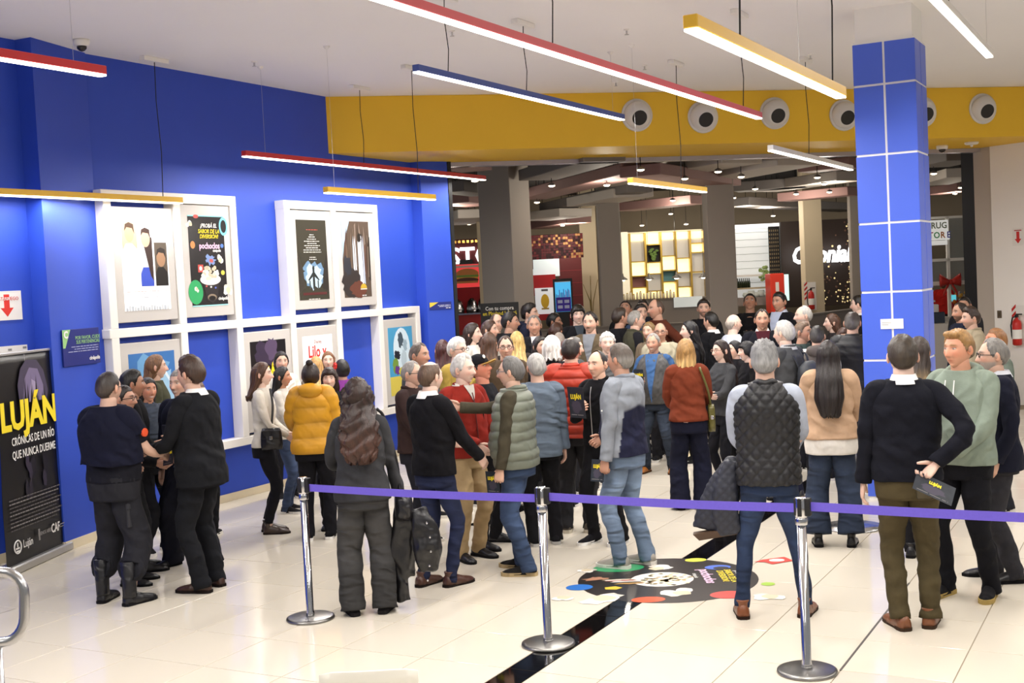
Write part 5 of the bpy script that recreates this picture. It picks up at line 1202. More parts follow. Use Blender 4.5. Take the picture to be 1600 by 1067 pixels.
        if sl:
            for k in (0, 1):
                w_end = wri[k]+fd_[k]*.0 if sl >= .99 else elb[k]+(wri[k]-elb[k])*max(0, (sl-.5)*2) if sl > .5 else sho[k]+(elb[k]-sho[k])*sl*2
                inn = sho[k]*np.array([.45, 1, 1])+np.array([0, 0, .022])
                if sl > .5: ctube(g_, [inn, sho[k], elb[k], w_end], [ar*1.06, ar*1.1, ar*.86, (.040 if sex == 'm' else .035)+infl*.4], ns, int(max(5, nd//3)*(1.5 if sty == 'puffer' else 1)))
                else: ctube(g_, [inn, sho[k], w_end], [ar*1.06, ar*1.1, ar*1.05], ns, max(5, nd//4))
        else:
            for k in (0, 1): g_.ell(sho[k]*np.array([.82, 1, 1])+np.array([0, 0, .0]), (.052, .062, .05), 12, 8)
        if ly.get('hood'):
            hp = ly['hood']; g_.ell(lx((0, -.115, 1.475)), (.105*hp, .06*hp, .062*hp), 18, 12); ctube(g_, [lx((-.075, .05, 1.465)), lx((-.088, -.04, 1.492)), lx((0, -.115, 1.505)), lx((.088, -.04, 1.492)), lx((.075, .05, 1.465))], [.02, .03, .034, .03, .02], 10, 4)
        if ly.get('collar_up'):
            ctube(g_, [lx((.055*math.sin(q), -.022+.068*math.cos(q), 1.492+.014*(math.cos(q) < 0))) for q in np.linspace(.35, 2*math.pi-.35, 9)], [.020]*9, 8, 3)
        def cb_up(me, cc=cc, sty=sty, ly=ly, seed=seed+li*17, infl=infl, sho=sho, elb=elb, wri=wri, hem=hem):
            v = vco(me); n = vnorm(me); da = np.full(len(v), 9.); ta = np.zeros(len(v))
            for k in (0, 1):
                d1_, t1 = seg_t(v, sho[k], elb[k]); d2_, t2_ = seg_t(v, elb[k], wri[k]); dd = np.minimum(d1_, d2_); tt = np.where(d1_ < d2_, t1, .285+t2_); m1 = dd < da; da = np.where(m1, dd, da); ta = np.where(m1, tt, ta)
            armm = (da < .085+infl*.6) & (ta > .03)
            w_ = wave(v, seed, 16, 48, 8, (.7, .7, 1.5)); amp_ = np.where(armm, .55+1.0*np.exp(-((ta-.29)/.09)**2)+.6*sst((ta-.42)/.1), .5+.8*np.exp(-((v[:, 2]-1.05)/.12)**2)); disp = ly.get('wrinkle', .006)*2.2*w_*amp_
            c = np.tile(cc, (len(v), 1))*(1+.25*w_*np.clip(amp_, .4, 1))[:, None]  # same wave tints the cloth, so fold shading is painted into its colour
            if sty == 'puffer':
                sp = ly.get('sp', .085); u = np.where(armm, ta, v[:, 2]+.01*w_); b = np.abs(np.sin(math.pi*u/sp)); disp = disp*.6+ly.get('puff', .017)*(b**.55-.62); c = c*(.72+.34*b**.4)[:, None]  # grooves between baffles also darkened in colour, as painted shade
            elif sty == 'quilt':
                sp = ly.get('sp', .095); A1 = np.abs(np.sin(math.pi*(v[:, 0]*1.15+v[:, 2])/sp)); A2 = np.abs(np.sin(math.pi*(v[:, 0]*1.15-v[:, 2])/sp)); b = np.minimum(A1, A2); disp = disp*.35+.014*(b**.45-.6); c = np.tile(cc, (len(v), 1))*(.25+.95*b**.35)[:, None]  # quilting grooves darkened in colour, painted shade to bring out the diamonds
            if ly.get('paint'): c = ly['paint'](v, n, c, armm, ta)
            v2 = v+n*disp[:, None]
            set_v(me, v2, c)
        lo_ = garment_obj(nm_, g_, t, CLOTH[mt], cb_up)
        if ly.get('label'): lo_['label'] = ly['label']
        if ly.get('vneck'):
            # shirt showing in the opening of the garment
            vcol_, zb, wt = ly['vneck'][:3]; vm = MB(); rows = 9; ztop = 1.505
            for i in range(rows+1):
                z = zb+(ztop-zb)*i/rows; hw_ = max(.003, wt*(i/rows)); 
                for j in range(7): x = -hw_+2*hw_*j/6; vm.v.append((x, front_y(p, x, min(z, 1.47), infl)+.007-(.02*max(0, z-1.47)/.035), z)); vm.c.append(lin(vcol_))
            for i in range(rows):
                for j in range(6): vm.f.append((i*7+j, i*7+j+1, (i+1)*7+j+1, (i+1)*7+j))
            obj('shirt_front', vm, M_cloth, t, smooth=True, vcol=True)
    if collar:
        cl = MB(); cc = lin(collar[0]); hgt = collar[1] if len(collar) > 1 else .04; rings = []
        for (k_, z, o_) in ((1.30, 1.482, 0), (1.12, 1.482+hgt, .0), (1.16, 1.486+hgt, .0), (1.55, 1.475, 0)):
            rings.append([lx((.058*k_*math.sin(q), -.014+.064*k_*math.cos(q)-.006, z-(.028*sst((math.cos(q)-.2)/.8)))) for q in np.arange(24)*2*math.pi/24][::-1])
        cl.loft(rings, cc, cap=False); obj('collar', cl, M_cloth, t, smooth=True, vcol=True)
    # --- shoes
    sk_, sc, so = shoes; k_sh = .93 if sex == 'f' else 1.0
    for k in (0, 1):
        yaw_ = st[k][2]; R2 = Rz(yaw_); o2 = np.array([st[k][0], st[k][1], 0])
        tf = lambda v: [o2+R2@(np.array(q)*np.array([k_sh, k_sh, 1])) for q in v]
        up = MB(); rings = []; hl = .028 if sk_ in ('heel',) else .018
        for (y, w, hh) in ((-.098, .022, .06), (-.088, .036, .092), (-.055, .042, .108), (-.02, .043, .104), (.03, .045, .088), (.08, .049, .068), (.125, .048, .058), (.16, .038, .048), (.184, .016, .034)):
            if sk_ == 'dress': w *= .9; hh *= .95
            r_ = [np.array([w*math.cos(q), y, hl*.8+max(0, hh-hl)*max(0, math.sin(q))**.8]) for q in np.linspace(0, math.pi, 11)]+[np.array([w*.9*math.cos(q), y, hl*.6]) for q in np.linspace(math.pi, 2*math.pi, 5)[1:-1]]
            rings.append(r_)
        up.loft(rings)
        if sk_ in ('boot', 'tallboot', 'heel'):
            hb2 = .115 if sk_ != 'tallboot' else .33; bk = .86 if sk_ != 'tallboot' else 1.12; up.loft([[np.array([bk*w*math.cos(q), -.042+bk*d_*math.sin(q), z]) for q in np.arange(16)*2*math.pi/16] for (w, d_, z) in ((.042, .055, .06), (.043, .050, .075), (.044, .048, .1), (.05, .054, hb2), (.047, .051, hb2+.004))])
        u2 = MB(); u2.add(tf(up.v), up.f, lin(sc)); so_ = obj('shoe', u2, M_leather if sk_ != 'sneaker' else M_cloth, t, smooth=True, vcol=True)
        sm = MB(); prof = [(-.105, .02), (-.09, .038), (-.05, .044), (0, .042), (.06, .047), (.11, .051), (.15, .046), (.18, .03), (.195, .008)]; outl = [(w, y) for y, w in prof]+[(-w, y) for y, w in prof[::-1]]
        th_ = .03 if sk_ == 'sneaker' else .02
        sm.loft([[np.array([x, y, z]) for x, y in outl] for z in (0.0, th_)]); s2 = MB(); s2.add(tf(sm.v), sm.f, lin(so)); obj('sole', s2, M_cloth, so_, vcol=True)
    if extra: extra(t, p, dict(sho=sho, elb=elb, wri=wri, fd=fd_, knee=knee, ank=ank, head=hc_, fix=fix, S=S, lx=lx, rz=rz_, P0=P0))
    return t
# ============================================================ the crowd
def L_(col, **k): return dict(col=col, **k)
def wpt(K, q): return np.array([K['P0'][0], K['P0'][1], 0])+Rz(K['rz'])@(np.array(q)*K['S'])
def flyer(label, K, k, right, up, w=.15, h=.21, off=(0, 0, 0), dist=.09):
    """printed card held in hand k; right/up are directions in the holder's own frame"""
    c = wpt(K, K['wri'][k]+K['fd'][k]*dist+np.array(off)); r = Rz(K['rz'])@nrm(right); u = Rz(K['rz'])@nrm(np.array(up)-np.dot(up, nrm(right))*nrm(right))
    t = thing('flyer', label, 'flyer', c); n = np.cross(r, u); mb = MB(); v = [c*0+r*a+u*b+n*d for a in (-w/2, w/2) for b in (-h/2, h/2) for d in (-.0012, .0012)]
    mb.add(v, [(0, 1, 3, 2), (4, 6, 7, 5), (0, 4, 5, 1), (2, 3, 7, 6), (0, 2, 6, 4), (1, 5, 7, 3)]); obj('card', mb, mat('flyer_ink', '2b3038', .35, noise=.6, nscale=18), t)
    text('lettering', 'LUJÁN', h*.2, frame_mtx(n*.0022+u*h*.18, r, u), M_ytext, t, .0003, .85, .002)
    A = Art(n*.0015, r, u); A.blob(0, -h*.12, w*.3, h*.2, '4a4654', 3).lines(-w*.4, w*.4, -h*.4, '8b8786', h*.025, 2); A.done('print', t)
def bag(label, name, c, sx, sy, sz, colr, rz_, strap=None, m='leather', flap=True):
    t = thing(name, label, 'bag', tuple(c), rz_); mb = MB(); rings = []
    for k in range(9):
        u = -1+2*k/8; q = max(.15, (1-abs(u)**4)); rings.append([np.array([sx/2*np.sign(math.cos(a))*abs(math.cos(a))**.6*(.86+.14*q-.06*u), sy/2*math.sin(a)*q**.5, u*sz/2]) for a in np.arange(20)*2*math.pi/20])
    mb.loft(rings, lin(colr)); obj('body', mb, CLOTH[m], t, smooth=True, vcol=True)
    if strap: s = MB(); ctube(s, strap, [.011]*len(strap), 6, 6); s.c = [lin(colr)]*len(s.v); obj('strap', s, CLOTH[m], t, smooth=True, vcol=True)
    if flap: f = MB().bevbox(-sx*.42, sx*.42, -sy*.5-.004, -sy*.5+.02, .02*sz, sz*.42, .006); f.c = [tuple(np.array(lin(colr))*.8)]*len(f.v); obj('flap', f, CLOTH[m], t, vcol=True); obj('buckle', MB().bevbox(-.014, .014, -sy*.5-.012, -sy*.5-.002, -.01*sz, .05*sz+.02, .002), M_chrome, t)
    return t
NAVY, BLACK, CHAR = '15182a', '141318', '2a2a2e'
SK1, SK2, SK3, SK4 = 'e2c1b0', 'd6ae99', 'c2957e', 'a67a63'
STA = ((-.10, 0, .2), (.12, .03, -.2)); STW = ((-.17, 0, .25), (.17, .02, -.2))
# ---------------- uniformed group at the left
def badge1(t, p, K):
    s = K['sho'][1]+(K['elb'][1]-K['sho'][1])*.45; o = obj('badge', MB().loft([[s+np.array([.078+dx, .032*math.cos(a)*r, .032*math.sin(a)*r]) for a in np.arange(16)*math.pi/8] for r, dx in ((1, -.01), (1, .004), (.6, .006))]), mat('orange_badge', 'd8502a', .5), t, label='round orange sleeve badge')
    obj('pocket', MB().bevbox(.145, .175, -.06, .06, .58, .76, .01), mat('cargo_cloth', '23232a', .8), t); obj('pocket_flap', MB().bevbox(.15, .18, -.065, .065, .72, .77, .008), mat('cargo_cloth'), t)
    flyer('dark printed card held low by the uniformed man in tall boots', K, 1, (1, 0, .2), (0, .4, 1), .1, .14)
person('person in dark uniform and tall black boots, sweater draped over shoulders', (166, 580), 138, feet=(190, 940), girth=1.2, belly=.03, skin=SK2, hair='2a221e', hopts=dict(T=.008, sides='453b35'), hyaw=0, glasses='1a1a1c',
       layers=[L_('191922', name='shirt', infl=.006, hem=.93, sleeve=.36, wrinkle=.004), L_('14162a', name='draped_sweater', infl=.046, hem=1.06, sleeve=.22, flare=.10, wrinkle=.012, top=1.50, label='navy sweater draped over shoulders')],
       legs=('baggy', '26262c', 'cloth', .285), shoes=('tallboot', '17161a', '121114'), arms=('front', 'hold'), hands=('grip', 'grip'), stance=((-.15, .0, .3), (.15, -.02, -.25)), extra=badge1)
person('person with short black hair and black jacket behind the booted man', (203, 577), 95, D=10.2, skin=SK4, hair='15110f', hopts=dict(T=.014), layers=[L_('17171b', infl=.014)], legs=('straight', '1a1a1f', 'cloth'), shoes=('dress', '131214', '0c0b0c'), arms=('front', 'front'))
def redcol(t, p, K): pass
person('person with glasses and red inner collar between uniformed men', (189, 601), 70, D=9.75, skin=SK3, hair='241c18', hopts=dict(T=.008), glasses='1a1a1c', layers=[L_('17181d', infl=.016, collar_up=1)], collar=('b5221e', .05), legs=('straight', '17171b', 'cloth'), shoes=('dress', '131214', '0c0b0c'), arms=('hold', 'hold'), hands=('grip', 'grip'),
       extra=lambda t, p, K: flyer('white card held at the waist between the uniformed men', K, 0, (1, 0, 0), (0, .5, 1), .09, .12))
person('smiling person with long dark hair and grey denim jacket among uniforms', (229, 589), 25, D=10.9, sex='f', skin='c98f74', hair='1d1513', hopts=dict(smile=1, style='long', len=.16, T=.014), layers=[L_('4a5260', mat='denim', infl=.012, collar_up=1)], legs=('slim', '17171b', 'cloth'), arms=('clasp', 'clasp'))
person('person in olive jacket with light brown ponytail beside suited man', (273, 553), 95, feet=(258, 828), sex='f', skin=SK2, hair='6b4a30', hopts=dict(style='long', len=.26, T=.012, vol=.75), layers=[L_('4a4a38', infl=.012, hem=.86)], legs=('slim', '141317', 'cloth'), shoes=('sneaker', 'e8e5e0', 'f2f0ec'), arms=('front', 'down'))
def reflect(t, p, K):
    for k in (0, 1):
        a = K['ank'][k]+(K['knee'][k]-K['ank'][k])*.34; o = MB().loft([[a+np.array([.073*math.cos(q), .073*math.sin(q), z]) for q in np.arange(18)*2*math.pi/18] for z in (-.022, .022)], cap=False); obj('reflective_band', o, mat('reflective_tape', 'd5d3d0', .3, emit=.1), t)
    for s in (-1, 1): obj('chest_pocket', MB().bevbox(s*.085-.05, s*.085+.05, front_y(p, .085, 1.22, .012)-.01, front_y(p, .085, 1.22, .012)+.008, 1.14, 1.28, .006), mat('uniform_cloth', '181b2c', .85), t)
person('grey haired smiling person in navy uniform with reflective trouser bands', (276, 576), -35, feet=(300, 884), girth=1.05, skin=SK2, hair='8a8580', hopts=dict(smile=1, T=.009), layers=[L_('191c2e', name='uniform_jacket', infl=.014, collar_up=1)], legs=('baggy', '1a1b26', 'cloth'), shoes=('dress', '111013', '0c0b0c'), arms=('front', 'down'), stance=((-.2, 0, .3), (.2, .02, -.3)), extra=reflect)
person('person in black suit with white collar reaching out a hand, brown shoes', (304, 557), -128, feet=(325, 920), girth=1.18, skin=SK2, hair='3a281e', hopts=dict(T=.02, top=.008), layers=[L_('17181d', name='suit_jacket', infl=.016, hem=.80, flare=.01, wrinkle=.006)], collar=('e8e6e4', .04), legs=('straight', '18191e', 'cloth'), shoes=('dress', '3a241c', '1a1210'), arms=('hold', ((.17, .36, 1.1), (.6, -.8, -1))), hands=('grip', 'relax'), lean=.04)
person('person with brown hair hidden behind the black suit', (306, 592), 170, D=11.5, sex='f', hair='5a3d2a', hopts=dict(style='bob', T=.013), layers=[L_('2a2620')], legs=('slim', '17171b', 'cloth'))
# ---------------- women by the posters
def bagH(t, p, K):
    c = wpt(K, (.21, .10, .99)); bag('small black handbag at the waist of the white sweater', 'handbag', c, .20, .09, .2, '17161a', K['rz']+1.57, [np.array([0, 0, .08]), np.array([.02, .06, .3]), np.array([.0, .1, .46])])
person('person in white sweater and brown ankle boots with shoulder length brown hair', (399, 565), 82, feet=(422, 832), sex='f', girth=1.0, skin=SK1, hair='4d3122', hopts=dict(style='long', len=.05, T=.013), layers=[L_('d9d2c6', name='sweater', infl=.008, hem=.90, wrinkle=.006)], legs=('slim', '15141a', 'cloth', .12), shoes=('boot', '3b2c24', '241b16'), arms=('front', 'front'), hyaw=0, stance=((-.08, .0, .05), (.08, .04, -.05)), extra=bagH)
person('person with long black hair and jeans beside the white sweater', (431, 572), 75, feet=(452, 800), sex='f', skin='c08a6c', hair='17110f', hopts=dict(style='long', len=.18, T=.012), layers=[L_('d5cec4', infl=.006)], legs=('slim', '3a4660', 'denim'), shoes=('sneaker', '1a191c', 'e6e2dc'), arms=('front', 'front'))
person('person in white cardigan with tied dark hair before the black poster', (438, 548), 12, D=13.4, sex='f', skin=SK2, hair='1d1614', hopts=dict(T=.012, style='ponytail', line='fem'), layers=[L_('e6e0d4', infl=.016, hem=.85, collar_up=1)], legs=('slim', '1b1b22', 'cloth'), arms=('front', 'front'))
person('person in mustard yellow puffer jacket with dark hair bun', (473, 563), 172, feet=(500, 842), sex='f', girth=1.12, skin=SK2, hair='2a1c16', hopts=dict(style='bun', T=.014, line='fem', bunz=.13), layers=[L_('d79a1c', name='puffer_jacket', infl=.034, hem=.86, style='puffer', sp=.145, puff=.014, mat='nylon', hood=1.15, arm=.062)], legs=('straight', '15141a', 'cloth'), shoes=('sneaker', '141316', 'f0eeea'), arms=('hold', 'loose'))
def bagL(t, p, K):
    c = wpt(K, (-.24, .06, .63)); bag('tan leather handbag held beside the yellow puffer', 'handbag', c, .30, .12, .33, 'c09a52', K['rz'], [np.array([-.08, 0, .15]), np.array([-.06, 0, .27]), np.array([.06, 0, .27]), np.array([.08, 0, .15])])
person('smiling person in black with dark bob beside the yellow puffer', (511, 573), -5, feet=(528, 824), sex='f', girth=1.12, skin=SK1, hair='2a1a16', hopts=dict(smile=1, style='bob', T=.016, line='fringe', len=.1), layers=[L_('17171b', infl=.016, hem=.84)], legs=('straight', '141317', 'cloth'), shoes=('boot', '151417', '0e0d0f'), arms=('down', 'front'), hands=('grip', 'relax'), extra=bagL)
person('person with light brown parted hair facing out, behind the dark bob', (512, 548), 0, D=14.4, sex='f', skin=SK1, hair='7a5236', hopts=dict(style='long', len=.1, T=.012), layers=[L_('8a7f74')], legs=('slim', '22222a', 'cloth'))
person('person with blonde hair facing the white poster', (493, 556), 180, D=13.9, sex='f', hair='b98f58', hopts=dict(style='long', len=.12, T=.012, tips='d6b27a'), layers=[L_('9a8e80')], legs=('slim', '22222a', 'cloth'))
def flower(t, p, K):
    f = MB(); o = np.array([-.07, .0, .05])
    for k in range(7): a = k*.9; f.ell(o+np.array([-.012, .028*math.cos(a), .028*math.sin(a)]), (.016, .022, .022), 8, 6)
    f2 = MB(); f2.add(K['fix'](f.v), f.f); obj('hair_flower', f2, mat('flower_red', 'd8281c', .5), t, smooth=True, label='red flower in hair')
person('person in purple patterned top with a red flower in dark hair', (534, 558), 200, D=12.7, sex='f', girth=1.1, skin=SK3, hair='17110f', hopts=dict(style='bun', T=.012, bunz=.03), layers=[L_('8a3f94', infl=.012, paint=lambda v, n, c, a, ta: c*(1+.7*(wave(v, 4, 60, 90, 4) > .12)[:, None]*np.array([-.6, -.7, -.4])))], legs=('straight', '1d1b26', 'cloth'), arms=('front', 'front'), extra=flower)
def curlybag(t, p, K):
    c = wpt(K, (.30, .03, .78)); rz0 = K['rz']
    bag('black shoulder bag with silver buckles beside the charcoal hoodie', 'shoulder_bag', c, .13, .26, .2, '141317', rz0, [np.array([-.02, 0, .08]), np.array([-.03, .02, .3]), np.array([-.10, -.01, .62]), np.array([-.15, -.05, .70])], flap=False)
    # leather jacket hanging from the bag
    j = thing('leather_jacket', 'black leather jacket slung over the shoulder bag', 'jacket', tuple(wpt(K, (.33, .0, .40))), rz0); mb = MB(); r0 = random.Random(4)
    ctube(mb, [(-.03, .02, .36), (-.04, .03, .2), (-.05, .05, 0), (-.045, .06, -.16)], [.07, .10, .10, .075], 14, 6, flat=.55); ctube(mb, [(.07, -.02, .34), (.11, -.05, .2), (.12, -.06, .05), (.13, -.05, -.1)], [.06, .095, .10, .06], 14, 6, flat=.5); ctube(mb, [(-.08, .05, .1), (-.07, .06, -.15), (-.06, .06, -.33)], [.06, .055, .05], 12, 5)
    def cbj(me):
        v = vco(me); n = vnorm(me); w_ = wave(v, 9, 30, 70, 8, (1.3, 1.3, .35)); set_v(me, v+n*(.03*w_)[:, None], np.tile(np.array(lin('121114')), (len(v), 1)))
    remesh_obj('body', mb, j, M_leather, .0115, cbj, 4)
    for k in range(5): obj('stud', MB().ell((.12+.02*math.sin(k), -.12, .25-.1*k), (.008, .006, .008), 8, 6), M_chrome, j)
person('person with long curly dark brown hair, charcoal hoodie and wide grey jeans', (574, 591), 180, feet=(577, 957), sex='f', girth=1.08, skin=SK2, hair='2b1b16', hopts=dict(style='long', len=.27, T=.026, vol=1.28, wav=.013, frq=1.6, curl=.008, back=.075, tips='452a20'), layers=[L_('3f3f42', name='hoodie', infl=.022, hem=.86, collar_up=1, wrinkle=.009)], legs=('baggy', '3d3c3c', 'denim'), shoes=('sneaker', '19181a', '232123'), arms=('hold', 'loose'), stance=((-.12, 0, .25), (.12, 0, -.3)), extra=curlybag)
# ---------------- men around the red jacket
person('grey balding person with glasses in dark brown jacket', (641, 563), 62, D=10.7, girth=1.06, belly=.03, skin=SK2, hair='8f8a86', hopts=dict(line='recede', T=.009), glasses='2a2422', layers=[L_('3a2a28', infl=.02, collar_up=1)], legs=('straight', '22222a', 'cloth'), arms=('front', 'front'))
person('person with short greying hair in slate jacket by the moon poster', (653, 535), 55, D=11.8, skin=SK3, hair='5a4e46', hopts=dict(T=.011, line='recede', sides='77706a'), layers=[L_('4a4f57', infl=.018)], legs=('straight', '24252c', 'cloth'), arms=('front', 'down'))
person('person in black sweater over white collar, navy jeans and brown boots', (680, 563), 132, feet=(688, 914), girth=1.03, skin=SK1, hair='5a4536', hopts=dict(T=.007, crown=.78), hyaw=0, layers=[L_('131217', name='sweater', infl=.020, hem=.88)], collar=('ece9e6', .045), legs=('slim', '252b45', 'denim'), shoes=('boot', '4a2c20', '1d1512'), arms=('hold', ((.20, .30, .98), (.6, -.9, -.3))), hands=('relax', 'relax'), stance=((-.1, -.06, .1), (.1, .06, -.1)))
def zipT(t, p, K):
    zz = np.linspace(.92, 1.44, 14); m_ = MB().tube([np.array([0, front_y(p, 0, z, .02)+.012, z]) for z in zz], .005, 6); obj('zip', m_, mat('dark_zip', '5a1512', .5), t); obj('chest_pocket_zip', MB().bevbox(-.10, -.094, front_y(p, .1, 1.25, .02), front_y(p, .1, 1.25, .02)+.012, 1.2, 1.32, .002), M_dark, t)
person('white haired person in brick red jacket and beige chinos', (715, 554), 38, feet=(737, 872), girth=1.06, belly=.03, skin=SK1, hair='c9c6c2', hopts=dict(T=.016, line='recede', top=.008), hyaw=-22, layers=[L_('93291f', name='jacket', infl=.022, hem=.89, collar_up=1, wrinkle=.008, vneck=('b5b0a8', 1.36, .055))], collar=('d6d2cc', .035), legs=('straight', 'b59a72', 'cloth'), shoes=('dress', '17161a', '100f11'), arms=('loose', 'front'), extra=zipT)
person('white haired person with dark glasses and yellow jacket', (713, 527), 50, D=12.3, skin=SK1, hair='d6d3cf', hopts=dict(T=.02), glasses='17161a', layers=[L_('b59a4a', infl=.016)], legs=('straight', '2a2a30', 'cloth'))
person('person with long dark red hair seen from behind near the entrance edge', (691, 530), 185, D=13.2, sex='f', hair='3f1a1a', hopts=dict(style='long', len=.2, T=.013), layers=[L_('5a2a2a')], legs=('slim', '1b1b22', 'cloth'))
person('person in black cap with gold visor looking down, dark clothes', (754, 554), 62, feet=(767, 852), skin='d08a70', hair='1d1715', hopts=dict(T=.006, cap='121116'), hpitch=-18, layers=[L_('1d1d22', infl=.02)], legs=('straight', '161519', 'cloth'), shoes=('boot', '17161a', '0f0e10'), arms=('front', 'front'), stance=STW)
person('person with glasses in brown jacket facing out behind the cap', (789, 524), 3, D=12.6, skin=SK2, hair='4a382e', hopts=dict(T=.010, line='recede'), glasses='1d1a1a', layers=[L_('5a4a3a', infl=.02, vneck=('a83a30', 1.25, .05))], legs=('straight', '25252c', 'cloth'))
person('person in sage green quilted vest over olive sleeves and blue jeans', (804, 556), -108, feet=(816, 893), girth=1.16, belly=.05, skin=SK2, hair='5f5c5a', hopts=dict(T=.014, line='recede'), hyaw=0, glasses='6a6a6e',
       layers=[L_('4a4436', name='pullover', infl=.012, hem=.92), L_('757a6c', name='puffer_vest', infl=.034, hem=.87, sleeve=0, style='puffer', sp=.078, puff=.013, mat='nylon', collar_up=1)], legs=('straight', '3b4a66', 'denim'), shoes=('sneaker', '201d1c', 'b09a72'), arms=((((-.26, .06, .85)), (-.5, -1, 0)), ((.10, .50, 1.34), (.8, .1, -1))), hands=('grip', 'flat'), stance=((-.12, -.06, .15), (.12, .06, -.2)),
       extra=lambda t, p, K: flyer('dark printed card held low by the sage vest wearer', K, 0, (-.3, -1, 0), (0, .3, 1), .12, .17, (.03, .06, -.02)))
person('grey haired person in washed denim shirt and black trousers', (825, 552), -168, feet=(852, 850), girth=1.08, skin=SK2, hair='a5a29e', hopts=dict(T=.015), layers=[L_('6a7787', name='denim_shirt', mat='denim', infl=.02, hem=.82)], legs=('straight', '161519', 'cloth'), shoes=('sneaker', '17161a', 'b9b7b4'), arms=('front', 'down'))
# ---------------- middle
def pufferO(v, n, c, a, ta): return c
person('balding person in orange red puffer jacket and charcoal trousers', (916, 526), 168, feet=(905, 830), girth=1.12, skin=SK2, hair='2a221f', hopts=dict(T=.011, crown=.86), layers=[L_('c23a20', name='puffer_jacket', infl=.038, hem=.87, style='puffer', sp=.082, puff=.016, mat='nylon', collar_up=1, arm=.066)], legs=('straight', '2e2d30', 'cloth'), shoes=('sneaker', '5a5148', 'cfc6b4'), arms=('front', 'hold'))
person('bearded grey haired person in grey jacket beside the orange puffer', (895, 526), 60, D=12.9, skin=SK2, hair='6a6764', hopts=dict(T=.013, beard=('55504c', .7)), layers=[L_('5c5f60', infl=.018)], legs=('straight', '2a2a30', 'cloth'))
person('pale balding person in black zip jacket showing a dark flyer', (934, 547), -38, feet=(948, 848), skin='e6b9a0', hair='2a2422', hopts=dict(line='bald', T=.007), layers=[L_('161519', name='zip_jacket', infl=.02, collar_up=1)], legs=('straight', '17161a', 'cloth'), shoes=('sneaker', '17161a', 'f0eeea'), arms=('down', ((.02, .27, 1.24), (.8, -.3, -1))), hands=('relax', 'pinch'), stance=((-.12, -.05, .1), (.12, .05, -.1)),
       extra=lambda t, p, K: (flyer('dark flyer with yellow title shown by the pale balding person', K, 1, (-1, .15, 0), (0, .1, 1), .19, .26, (.04, .02, .05)), obj('zip', MB().tube([np.array([0, front_y(p, 0, z, .02)+.012, z]) for z in np.linspace(.92, 1.44, 12)], .004, 6), M_alu, t)))
def fleece(v, n, c, a, ta):
    g_, nv = np.array(lin('8a8f98')), np.array(lin('1f2138')); k = np.where(a, 1.0, sst((v[:, 2]-1.27+.25*np.abs(v[:, 0]))/.03))
    return (g_*k[:, None]+nv*(1-k[:, None]))*(c/np.mean(c, axis=0))
person('person in grey and navy fleece jacket and faded light jeans', (967, 536), -122, feet=(985, 884), girth=1.08, belly=.03, skin=SK3, hair='4f443c', hopts=dict(T=.013, sides='8a857f'), layers=[L_('8a8f98', name='fleece_jacket', infl=.024, hem=.89, collar_up=1, fine=1, paint=fleece)], legs=('straight', '6f8097', 'denim'), shoes=('sneaker', '9a958c', 'd9d5cd'), arms=('down', 'front'), hands=('grip', 'grip'), stance=((-.1, .05, .1), (.12, -.06, -.1)),
       extra=lambda t, p, K: (obj('chest_logo', MB().bevbox(-.245, -.238, .0, .05, 1.25, 1.262, .001), M_wtext, t), flyer('folded dark card in front of the faded jeans', K, 0, (0, -1, 0), (.2, 0, 1), .12, .17, (.02, .07, .0))))
person('white curly haired person facing out behind the fleece jacket', (948, 519), 5, D=13.4, skin=SK1, hair='d0ccc6', hopts=dict(T=.02, curl=.012), layers=[L_('6a6a6c')], legs=('straight', '2a2a30', 'cloth'))
def cupX(t, p, K):
    flyer('black leaflet with yellow words held at chest before blue sweater', K, 1, (-1, .1, 0), (0, .1, 1), .12, .2, (.02, .0, .06))
person('smiling grey haired person in quilted vest and blue sweater with tan shoes', (1023, 520), -18, feet=(1030, 738), girth=1.12, belly=.05, skin=SK3, hair='8f8a85', hopts=dict(smile=1, T=.012, line='recede'), layers=[L_('40618f', name='sweater', infl=.014, hem=.9), L_('4f4d4c', name='quilted_vest', infl=.03, hem=.88, sleeve=0, style='quilt', mat='nylon', vneck=('40618f', .9, .085))], collar=('2c3550', .035), legs=('straight', '2d3440', 'denim'), shoes=('dress', 'a9682c', '4a2f1a'), arms=('down', ((.12, .28, 1.16), (.7, -.4, -1))), hands=('relax', 'grip'), stance=STW, extra=cupX)
def bagR(t, p, K):
    c = wpt(K, (.235, .03, .93)); bag('olive shoulder bag hanging beside the rust jacket', 'shoulder_bag', c, .07, .2, .26, '5f5a2a', K['rz'], [np.array([0, 0, .1]), np.array([-.03, -.1, .28]), np.array([-.10, -.13, .5])])
    obj('blouse_hem', MB().ell((-.02, -.115, .915), (.07, .025, .03), 12, 8), mat('pale_pink_cloth', 'd6b0a4', .8), t)
person('person in rust suede jacket with blond bob and wide navy trousers', (1084, 529), 182, feet=(1082, 794), sex='f', girth=1.08, skin=SK1, hair='a07a48', hopts=dict(style='bob', T=.018, tips='c9a56c', len=.12), layers=[L_('7d3a24', name='suede_jacket', infl=.022, hem=.92, arm=.056)], legs=('wide', '15172a', 'cloth', .03), shoes=('dress', '3a2420', '1d1412'), arms=('front', 'front'), stance=((-.12, 0, .1), (.12, 0, -.1)), extra=bagR)
